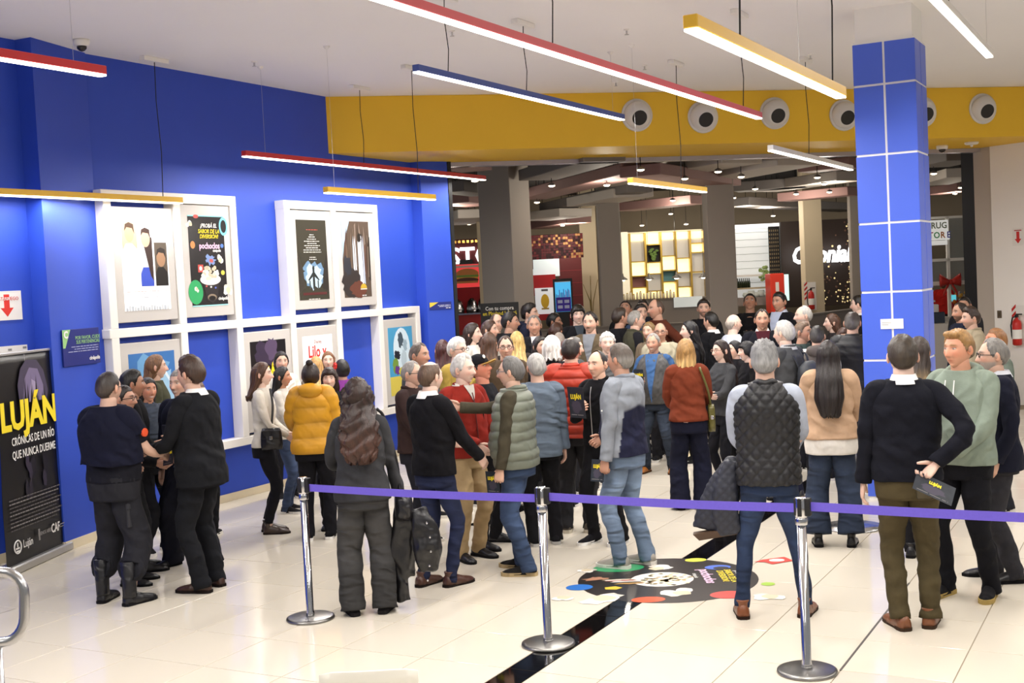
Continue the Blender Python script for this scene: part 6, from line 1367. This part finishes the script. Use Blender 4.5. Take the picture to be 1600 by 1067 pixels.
def quiltcoat(K):
    j = thing('quilted_coat', 'dark navy quilted coat hanging over the vest wearer arm', 'coat', tuple(wpt(K, (-.31, .08, .78))), K['rz']); mb = MB()
    # cloth folded over the forearm: broad drape with a slanting lower edge
    ctube(mb, [(.10, 0, .24), (.08, 0, .16), (.02, 0, .02), (-.03, .01, -.12), (-.05, .02, -.24)], [.05, .085, .115, .135, .145], 18, 6, flat=.42); ctube(mb, [(.08, -.04, .22), (.04, -.06, .05), (.03, -.06, -.12), (.05, -.05, -.26)], [.05, .075, .085, .08], 14, 6, flat=.4)
    def cb(me):
        v = vco(me); n = vnorm(me); sp = .06; b = np.minimum(np.abs(np.sin(math.pi*(v[:, 0]+v[:, 2])/sp)), np.abs(np.sin(math.pi*(v[:, 0]-v[:, 2])/sp))); set_v(me, v+n*(.006*b**.6+.006*wave(v, 2, 15, 30))[:, None], np.array(lin('2b2d38'))[None]*(.65+.5*b)[:, None])  # coat colour darkened along the quilting grooves, as painted shade
    remesh_obj('body', mb, j, M_nylon, .011, cb, 4); obj('lining_edge', MB().poly([(-.19, -.07, -.26), (.09, -.07, -.22), (.10, -.07, -.26), (-.15, -.07, -.30)], .09, (0, 1, 0)), mat('brown_lining', '4a3524', .6), j)
# ---------------- front right
person('grey haired person in black quilted vest over pale shirt and slim jeans', (1188, 533), 180, feet=(1210, 962), girth=1.04, skin=SK2, hair='6f6e6e', hopts=dict(T=.017, top=.01, sides='8f8e8d', rough=.4), layers=[L_('b9c0d0', name='shirt', infl=.010, hem=.93, wrinkle=.007), L_('201f22', name='quilted_vest', infl=.028, hem=.86, sleeve=0, style='quilt', sp=.085, mat='nylon', collar_up=1.2, top=1.5)], legs=('slim', '2b3750', 'denim', .07), shoes=('boot', '7a4526', '2a1a12'), arms=('front', 'front'), stance=((-.2, 0, .1), (.2, .04, -.25)),
       extra=lambda t, p, K: quiltcoat(K))
person('smiling person with glasses and long dark hair in grey cardigan', (1127, 530), -55, D=12.4, sex='f', skin=SK1, hair='2a1c18', hopts=dict(smile=1, style='long', len=.22, T=.012), glasses='8a6a5a', layers=[L_('4a4b4e', infl=.014)], legs=('slim', '1b1b22', 'cloth'), arms=('crossed', 'crossed'))
person('pale person with black tied hair between the cardigan and grey head', (1149, 529), -60, D=13.6, sex='f', skin='e6bda6', hair='131013', hopts=dict(T=.012, style='bun', bunz=.02), layers=[L_('17161a')], legs=('slim', '17161a', 'cloth'))
person('person with short black hair in profile beside the quilted vest collar', (1168, 533), -75, D=13.1, sex='f', skin=SK1, hair='121012', hopts=dict(T=.02, line='fringe'), layers=[L_('1a191d')], legs=('slim', '17161a', 'cloth'))
def backpack(t, p, K):
    c = wpt(K, (.04, -.23, 1.13)); b = thing('backpack', 'dark grey backpack worn over the grey fleece', 'backpack', tuple(c), K['rz']); mb = MB(); rings = []
    for k in range(9):
        u = -1+2*k/8; q = (1-abs(u)**5)*.9+.1; rings.append([np.array([.155*np.sign(math.cos(a))*abs(math.cos(a))**.6*q**.4, .085*math.sin(a)*q**.5, u*.23]) for a in np.arange(20)*2*math.pi/20])
    mb.loft(rings, lin('33363c')); obj('body', mb, M_nylon, b, smooth=True, vcol=True); pk = MB().bevbox(-.12, .12, -.105, -.05, -.2, .0, .02); pk.c = [lin('2c2e34')]*len(pk.v); obj('pocket', pk, M_nylon, b, vcol=True)
    for s in (-1, 1): st_ = MB(); ctube(st_, [(s*.09, .06, .18), (s*.12, .12, .30), (s*.13, .26, .28), (s*.13, .36, .14)], [.018]*4, 8, 5, flat=.4); st_.c = [lin('26282d')]*len(st_.v); obj('strap', st_, M_nylon, b, vcol=True)
person('white haired person in grey fleece wearing a dark backpack', (1226, 500), -122, D=11.9, girth=1.12, belly=.04, skin=SK1, hair='b5b2ae', hopts=dict(T=.013), layers=[L_('4c4d50', infl=.022, collar_up=1)], collar=('a9aaae', .04), legs=('straight', '1b1e33', 'cloth'), shoes=('dress', '1a191c', '111012'), arms=('front', 'front'), extra=backpack)
def beigehem(t, p, K): pass
person('person in beige sweater with very long straight black hair and wide jeans', (1309, 531), 180, feet=(1305, 852), sex='f', girth=1.14, skin=SK2, hair='1f1716', hopts=dict(style='long', len=.30, T=.013, vol=1.05, wav=.001, back=.05), layers=[L_('e2ddd6', name='blouse', infl=.012, hem=.80, flare=.01, sleeve=0), L_('c9a688', name='sweater', infl=.030, hem=.93, wrinkle=.010, arm=.062)], legs=('wide', '2c3547', 'denim', .11), shoes=('heel', '151417', '0e0d0f'), arms=('front', 'front'), stance=((-.14, 0, .1), (.14, 0, -.1)))
def cardN(t, p, K): flyer('dark folded leaflet held behind the navy sweater', K, 1, (1, 0, -.5), (0, .75, .66), .24, .15, (.03, -.07, -.07), .08)
def labelN(t, p, K): cardN(t, p, K); obj('pocket_patch', MB().bevbox(.075, .095, -.158, -.148, .89, .93, .002), mat('leather_patch', 'c9b9a0', .6), t); obj('back_pocket', MB().bevbox(.04, .13, -.142, -.132, .80, .90, .008), mat('olive_pocket', '4f4632', .85), t)
person('person in navy sweater over white collar and olive trousers, tan boots', (1404, 523), 184, feet=(1425, 980), girth=1.08, belly=.02, skin=SK1, hair='33291f', hopts=dict(T=.016), layers=[L_('14151f', name='sweater', infl=.020, hem=.90, wrinkle=.008)], collar=('eceae8', .045), legs=('straight', '50462f', 'cloth', .06), shoes=('boot', '7a4a2e', '3a2a1e'), arms=('down', ((.15, -.20, 1.02), (1, -.35, -.1))), hands=('relax', 'pinch'), stance=((-.07, 0, .35), (.11, .06, -.2)), extra=labelN)
person('person with streaked blond hair hidden behind the navy sweater', (1434, 525), 165, D=9.3, sex='f', hair='3a2f2a', hopts=dict(style='long', len=.2, T=.014, tips='b99a66'), layers=[L_('2a2a2c')], legs=('slim', '17161a', 'cloth'), shoes=('boot', '17161a', '0e0d0f'))
def hoodM(t, p, K):
    for s in (-1, 1): obj('drawstring', MB().tube([(s*.03, front_y(p, .03, 1.42, .02)+.02, 1.44), (s*.032, front_y(p, .03, 1.3, .02)+.02, 1.34), (s*.03, front_y(p, .03, 1.2, .02)+.022, 1.24)], .004, 6), M_wtext, t)
person('frowning person in sage green hoodie and black trousers', (1482, 514), -28, feet=(1512, 932), girth=1.1, belly=.03, skin='dba083', hair='9a7444', hopts=dict(T=.016, quiff=1, sides='7a6650'), hyaw=12, layers=[L_('8f9c8e', name='hoodie', infl=.024, hem=.89, hood=1.0, wrinkle=.010)], legs=('straight', '15151b', 'cloth'), shoes=('sneaker', '1b1a1d', 'b39a5c'), arms=('front', ((.14, .2, .96), (.9, -.7, 0))), stance=((-.12, -.06, .3), (.14, .05, -.1)), extra=hoodM)
person('person with reddish hair leaning down in sage jacket before white wall', (1553, 513), -60, D=10.9, skin='d98f70', hair='8a5f3a', hopts=dict(T=.014), hpitch=-12, layers=[L_('6f7a70', infl=.02, collar_up=1)], legs=('straight', '24252c', 'cloth'))
person('grey bearded person with glasses in navy blazer and grey trousers', (1574, 527), -78, feet=(1565, 905), girth=1.15, belly=.06, skin=SK2, hair='77736f', hopts=dict(T=.011, line='recede', beard=('a8a29c', .75)), glasses='1a1718', layers=[L_('191b2c', name='blazer', infl=.022, hem=.82, flare=.012)], collar=('d6d8e0', .04), legs=('straight', '36353a', 'cloth'), shoes=('dress', '1b191b', '100f11'), arms=('pocket', 'pocket'), stance=((-.1, -.04, .1), (.1, .06, -.1)))
# ---------------- farther people on the right
person('young person in beige overshirt with short curly brown hair', (1518, 480), -70, D=13.9, skin=SK2, hair='33231a', hopts=dict(T=.012, top=.016, curl=.006, beard=('3a2a22', .4)), layers=[L_('b3a68c', infl=.022, hem=.84, collar_up=1)], legs=('straight', '25304a', 'denim'), arms=('front', 'front'))
person('dark bearded person with receding hair behind the beige overshirt', (1501, 472), -55, D=15.3, skin=SK3, hair='2a1f1a', hopts=dict(T=.009, line='recede', beard=('2a1f1a', .75)), layers=[L_('1f2438')], legs=('straight', '22222a', 'cloth'))
person('person with dark tied back hair farthest by the black jamb', (1507, 461), -20, D=17.2, skin=SK3, hair='17110f', hopts=dict(T=.010, style='bun', bunz=.09), layers=[L_('2a2a30')], legs=('straight', '22222a', 'cloth'))
person('shop clerk in red shirt standing inside the drugstore', (1473, 434), 0, D=30, skin='8f6a50', hair='14100f', hopts=dict(T=.010, beard=('14100f', .7)), layers=[L_('b3201c')], legs=('straight', '17161a', 'cloth'))
person('dark haired person in dark jacket half hidden behind blue column', (1343, 461), -105, D=17.0, skin=SK1, hair='17120f', hopts=dict(T=.014), layers=[L_('1b1b1f')], collar=('d9d6d2', .04), legs=('straight', '22222a', 'cloth'))
person('greying person in black puffer seen from behind beside the column', (1331, 486), 168, D=13.2, girth=1.15, skin=SK2, hair='3a322d', hopts=dict(T=.010, crown=.93, sides='6f6a66'), layers=[L_('17171d', name='puffer_jacket', infl=.036, style='puffer', mat='nylon', collar_up=1)], legs=('straight', '22222a', 'cloth'))
person('person with dark short hair in grey hoodie over white', (1276, 508), 175, D=12.9, skin=SK2, hair='2a2625', hopts=dict(T=.009, sides='4f4b48'), layers=[L_('dcd8d4', name='shirt', infl=.012), L_('6a625e', name='hooded_vest', infl=.028, sleeve=0, hood=1.1)], legs=('straight', '22222a', 'cloth'))
person('person with brown grey hair turned to the column', (1252, 502), 70, D=13.7, skin=SK3, hair='6a5442', hopts=dict(T=.012, sides='8f8780'), layers=[L_('3c4a48', infl=.02)], legs=('straight', '22222a', 'cloth'))
person('bald grey bearded person in profile before the half wall', (1256, 477), -75, D=15.3, girth=1.1, skin=SK1, hair='b9b5b0', hopts=dict(line='bald', T=.012, beard=('b5b0aa', .5)), layers=[L_('1b1b20')], legs=('straight', '22222a', 'cloth'))
person('person with long brown hair in profile before the grey half wall', (1301, 489), -82, D=15.6, sex='f', skin=SK1, hair='4a3022', hopts=dict(style='long', len=.14, T=.013), layers=[L_('2a2628')], legs=('slim', '22222a', 'cloth'))
person('person with brown fringe looking out between dark hoods', (1317, 511), 10, D=14.2, sex='f', skin=SK2, hair='3f2820', hopts=dict(style='bob', T=.014, line='fringe'), layers=[L_('2a2426')], legs=('slim', '22222a', 'cloth'))
person('person in dark blazer and maroon sweater with white collar facing out', (1190, 482), 3, D=14.5, girth=1.04, skin=SK3, hair='2a211c', hopts=dict(T=.010, line='recede', sides='4a4440'), layers=[L_('14151f', name='blazer', infl=.024, vneck=('431820', 1.12, .085))], collar=('f0eeec', .045), legs=('straight', '1a1a22', 'cloth'))
def phone60(t, p, K):
    c = wpt(K, (0, .37, 1.24)); ph = thing('smartphone', 'black phone held up in both hands before the kitchen', 'phone', tuple(c), K['rz']); obj('body', MB().bevbox(-.075, .075, -.004, .004, -.037, .037, .004), M_dark, ph); obj('screen', MB().box(-.07, .07, -.0052, -.004, -.033, .033), mat('phone_screen', '5a6a80', .2, emit=.3), ph)
person('person in black looking down at a phone before the kitchen', (1171, 458), -5, D=18.0, skin=SK4, hair='120f0e', hopts=dict(T=.012), hpitch=-22, layers=[L_('131216', infl=.018)], legs=('straight', '17161a', 'cloth'), arms=('phone', 'phone'), hands=('grip', 'grip'), extra=phone60)
person('person in dark suit and pale blue shirt before the half wall', (1218, 456), -38, D=17.4, girth=1.06, skin=SK3, hair='17120f', hopts=dict(T=.015), layers=[L_('16161c', name='suit_jacket', infl=.024, vneck=('b5bed6', 1.05, .09))], collar=('c5cce0', .045), legs=('straight', '17161a', 'cloth'))
person('bald person in pale blue white shirt looking away', (1144, 490), 118, D=15.2, girth=1.05, skin=SK1, hair='a59a90', hopts=dict(line='bald', T=.005, crown=.3), layers=[L_('d0d6e4', name='shirt', infl=.012)], legs=('straight', '1d1e28', 'cloth'))
person('person in dark suit with white collar turned away before the half wall', (1111, 487), -128, D=16.0, skin=SK2, hair='14100f', hopts=dict(T=.015), layers=[L_('15151a', infl=.022)], collar=('e6e4e2', .04), legs=('straight', '17161a', 'cloth'))
person('dark bearded young person facing out before the grey column', (1099, 467), 0, D=17.6, skin=SK2, hair='1f1713', hopts=dict(T=.018, beard=('1f1713', .6)), layers=[L_('17171c')], legs=('straight', '17161a', 'cloth'))
person('person with long black hair in profile beside the brown sweater', (1078, 500), -80, D=14.4, sex='f', skin=SK1, hair='131011', hopts=dict(style='long', len=.2, T=.014), layers=[L_('1b1a1e')], legs=('slim', '17161a', 'cloth'))
person('tall bald person in brown sweater with a hand on hip', (1026, 466), -62, D=16.4, girth=1.14, belly=.03, skin=SK3, hair='4a3a30', hopts=dict(line='bald', T=.003), layers=[L_('5a2a1a', name='sweater', infl=.020)], legs=('straight', '22222a', 'cloth'), arms=('hip', 'hip'))
person('bald person with glasses in cream jacket behind the quilted vest', (1031, 503), -2, D=14.8, girth=1.1, skin=SK3, hair='6a625c', hopts=dict(line='bald', T=.003), glasses='2a2422', layers=[L_('b5ad96', infl=.024, collar_up=1)], legs=('straight', '2a2a30', 'cloth'))
person('person with dark blond hair beside the bald glasses wearer', (1014, 502), -25, D=15.2, sex='f', skin=SK2, hair='7a5f3c', hopts=dict(style='long', len=.12, T=.012), layers=[L_('8a7a66')], legs=('slim', '22222a', 'cloth'))
person('person with short hair and dark clothes behind the brown sweater', (1004, 467), -5, D=19.4, skin=SK2, hair='2a201a', hopts=dict(T=.012), layers=[L_('2b2f3c')], legs=('straight', '17161a', 'cloth'))
person('person with dark hair leaning beside the brown sweater', (1000, 474), 20, D=17.4, skin=SK2, hair='231a16', hopts=dict(T=.016), layers=[L_('3a4a66')], legs=('straight', '17161a', 'cloth'))
person('balding grey person in olive gilet over dark sleeves', (991, 484), 105, D=15.9, girth=1.1, skin=SK2, hair='8a8680', hopts=dict(T=.006, line='recede'), layers=[L_('232227', infl=.014), L_('4c4a3a', name='gilet', infl=.032, sleeve=0, collar_up=1)], legs=('straight', '22222a', 'cloth'))
person('person looking down in dark jacket before the cafe counter', (976, 469), -10, D=18.4, skin=SK3, hair='231a16', hopts=dict(T=.012), hpitch=-25, layers=[L_('1a191d')], legs=('straight', '17161a', 'cloth'))
person('dark haired person in black turned toward the cafe', (967, 480), 120, D=16.2, skin=SK3, hair='33271f', hopts=dict(T=.015), layers=[L_('17161a', infl=.02)], legs=('straight', '17161a', 'cloth'))
person('young person with mustache in tan jacket over grey shirt', (922, 487), -18, D=15.0, skin=SK2, hair='1b1411', hopts=dict(T=.017, line='recede', mustache='231914', beard=('2a1f19', .3)), layers=[L_('6a5c48', infl=.022, vneck=('7d8086', 1.1, .08))], legs=('straight', '22222a', 'cloth'))
person('young person with dark fringe in black jacket near the kiosk', (902, 476), 8, D=16.6, skin=SK1, hair='1b1512', hopts=dict(T=.02, line='fringe'), layers=[L_('15151a', infl=.02, vneck=('3a4048', 1.2, .06))], legs=('straight', '17161a', 'cloth'))
# ---------------- farther people on the left
person('person with dark brown hair and white top by the entrance edge', (736, 504), 72, D=14.6, sex='f', skin=SK1, hair='2a1b16', hopts=dict(style='long', len=.12, T=.016), layers=[L_('d9d4cc')], legs=('slim', '22222a', 'cloth'))
person('person with parted brown hair in profile near the black advertising stand', (763, 499), 68, D=15.2, sex='f', skin=SK2, hair='3f281d', hopts=dict(style='long', len=.08, T=.013), layers=[L_('c9c2b8')], legs=('slim', '22222a', 'cloth'))
person('person with long honey tipped hair seen from behind', (763, 518), 172, D=13.4, sex='f', hair='4a3020', hopts=dict(style='long', len=.24, T=.013, tips='a87a46'), layers=[L_('3a3432')], legs=('slim', '22222a', 'cloth'))
person('bald person beside the black advertising stand', (774, 489), 40, D=16.6, skin=SK2, hair='5a4a40', hopts=dict(line='bald', T=.003), layers=[L_('2a2a2e')], legs=('straight', '17161a', 'cloth'))
person('dark haired person in profile before the advertising stand', (795, 487), 82, D=16.0, skin=SK3, hair='17110f', hopts=dict(T=.016), layers=[L_('1b1b20')], legs=('straight', '17161a', 'cloth'))
person('person with straight blonde hair seen from behind', (807, 517), 180, D=14.5, sex='f', hair='c9a766', hopts=dict(style='long', len=.18, T=.014, tips='dcc084'), layers=[L_('4a4440')], legs=('slim', '22222a', 'cloth'))
person('tall person in navy hoodie with tousled dark hair', (826, 474), 72, D=17.2, skin=SK2, hair='1b1411', hopts=dict(T=.022, rough=.5), layers=[L_('23263a', infl=.022, hood=1)], legs=('straight', '17161a', 'cloth'))
person('grey haired person in dark jacket over white shirt facing out', (834, 492), 0, D=15.4, skin=SK3, hair='6f6862', hopts=dict(T=.011, line='recede'), layers=[L_('1b1b20', infl=.02, vneck=('dad6d2', 1.1, .05))], legs=('straight', '17161a', 'cloth'))
person('dark haired person in profile before the half wall end', (864, 489), 78, D=17.6, skin=SK4, hair='120f0e', hopts=dict(T=.016), layers=[L_('17161a')], legs=('straight', '17161a', 'cloth'))
person('person with long chestnut hair turned away by the half wall', (868, 503), 150, D=16, sex='f', hair='3f2418', hopts=dict(style='long', len=.16, T=.015), layers=[L_('2a2426')], legs=('slim', '22222a', 'cloth'))
person('white haired person in black jacket seen from behind', (861, 524), 165, D=12, girth=1.08, skin=SK1, hair='d9d6d2', hopts=dict(style='bob', T=.016, len=-.14), layers=[L_('151418', infl=.022, collar_up=1)], legs=('straight', '17161a', 'cloth'))
person('bald head just behind the white haired black jacket', (873, 518), 175, D=15.3, skin=SK1, hair='9a8f86', hopts=dict(line='bald', T=.003), layers=[L_('9a9288')], legs=('straight', '2a2a30', 'cloth'))
person('person with dark hair looking toward the white haired black jacket', (843, 524), 30, D=13.3, sex='f', skin=SK2, hair='1d1513', hopts=dict(style='bob', T=.014), layers=[L_('3a2a2a')], legs=('slim', '22222a', 'cloth'))
person('person with auburn hair beside the grey bearded person', (884, 530), 75, D=14.3, sex='f', skin=SK2, hair='5a2a18', hopts=dict(style='long', len=.1, T=.014), layers=[L_('c9bfb0')], legs=('slim', '22222a', 'cloth'))
# round white table among the people on the right
q = atZ(1340, 826, 0); t = thing('pedestal_table', 'round white table on a steel pedestal behind the beige sweater', 'table', (q[0]-.05, q[1]+.05, 0))
obj('table_top', MB().lathe([(.47, .98), (.48, .985), (.48, 1.005), (.47, 1.01)], 48), M_white, t, smooth=True); obj('pedestal', MB().lathe([(.05, .02), (.05, .98)], 20), M_steel, t, smooth=True); obj('foot_plate', MB().lathe([(.26, 0), (.26, .012), (.06, .03)], 32), M_steel, t, smooth=True)
# ============================================================ final pass: lettering and cloth become plain meshes
bpy.context.view_layer.update()
dg = bpy.context.evaluated_depsgraph_get()
jobs = []
for job in PEND:
    ev = job[1].evaluated_get(dg); me = bpy.data.meshes.new_from_object(ev, preserve_all_data_layers=False, depsgraph=dg); jobs.append((job, me))
for job, me in jobs:
    if job[0] == 'text':
        _, o, name, parent, mtx, sx, material = job
        bpy.data.objects.remove(o); me.name = name
        me.transform(mtx@Matrix.Diagonal((sx, 1, 1, 1)))
        if not me.materials: me.materials.append(material)
        n = bpy.data.objects.new(name, me); place(n, parent)
    else:
        _, o, cb, material = job
        o.modifiers.clear(); old = o.data; o.data = me; bpy.data.meshes.remove(old)
        me.materials.clear(); me.materials.append(material); cb(me)
        me.polygons.foreach_set('use_smooth', [True]*len(me.polygons)); me.update()
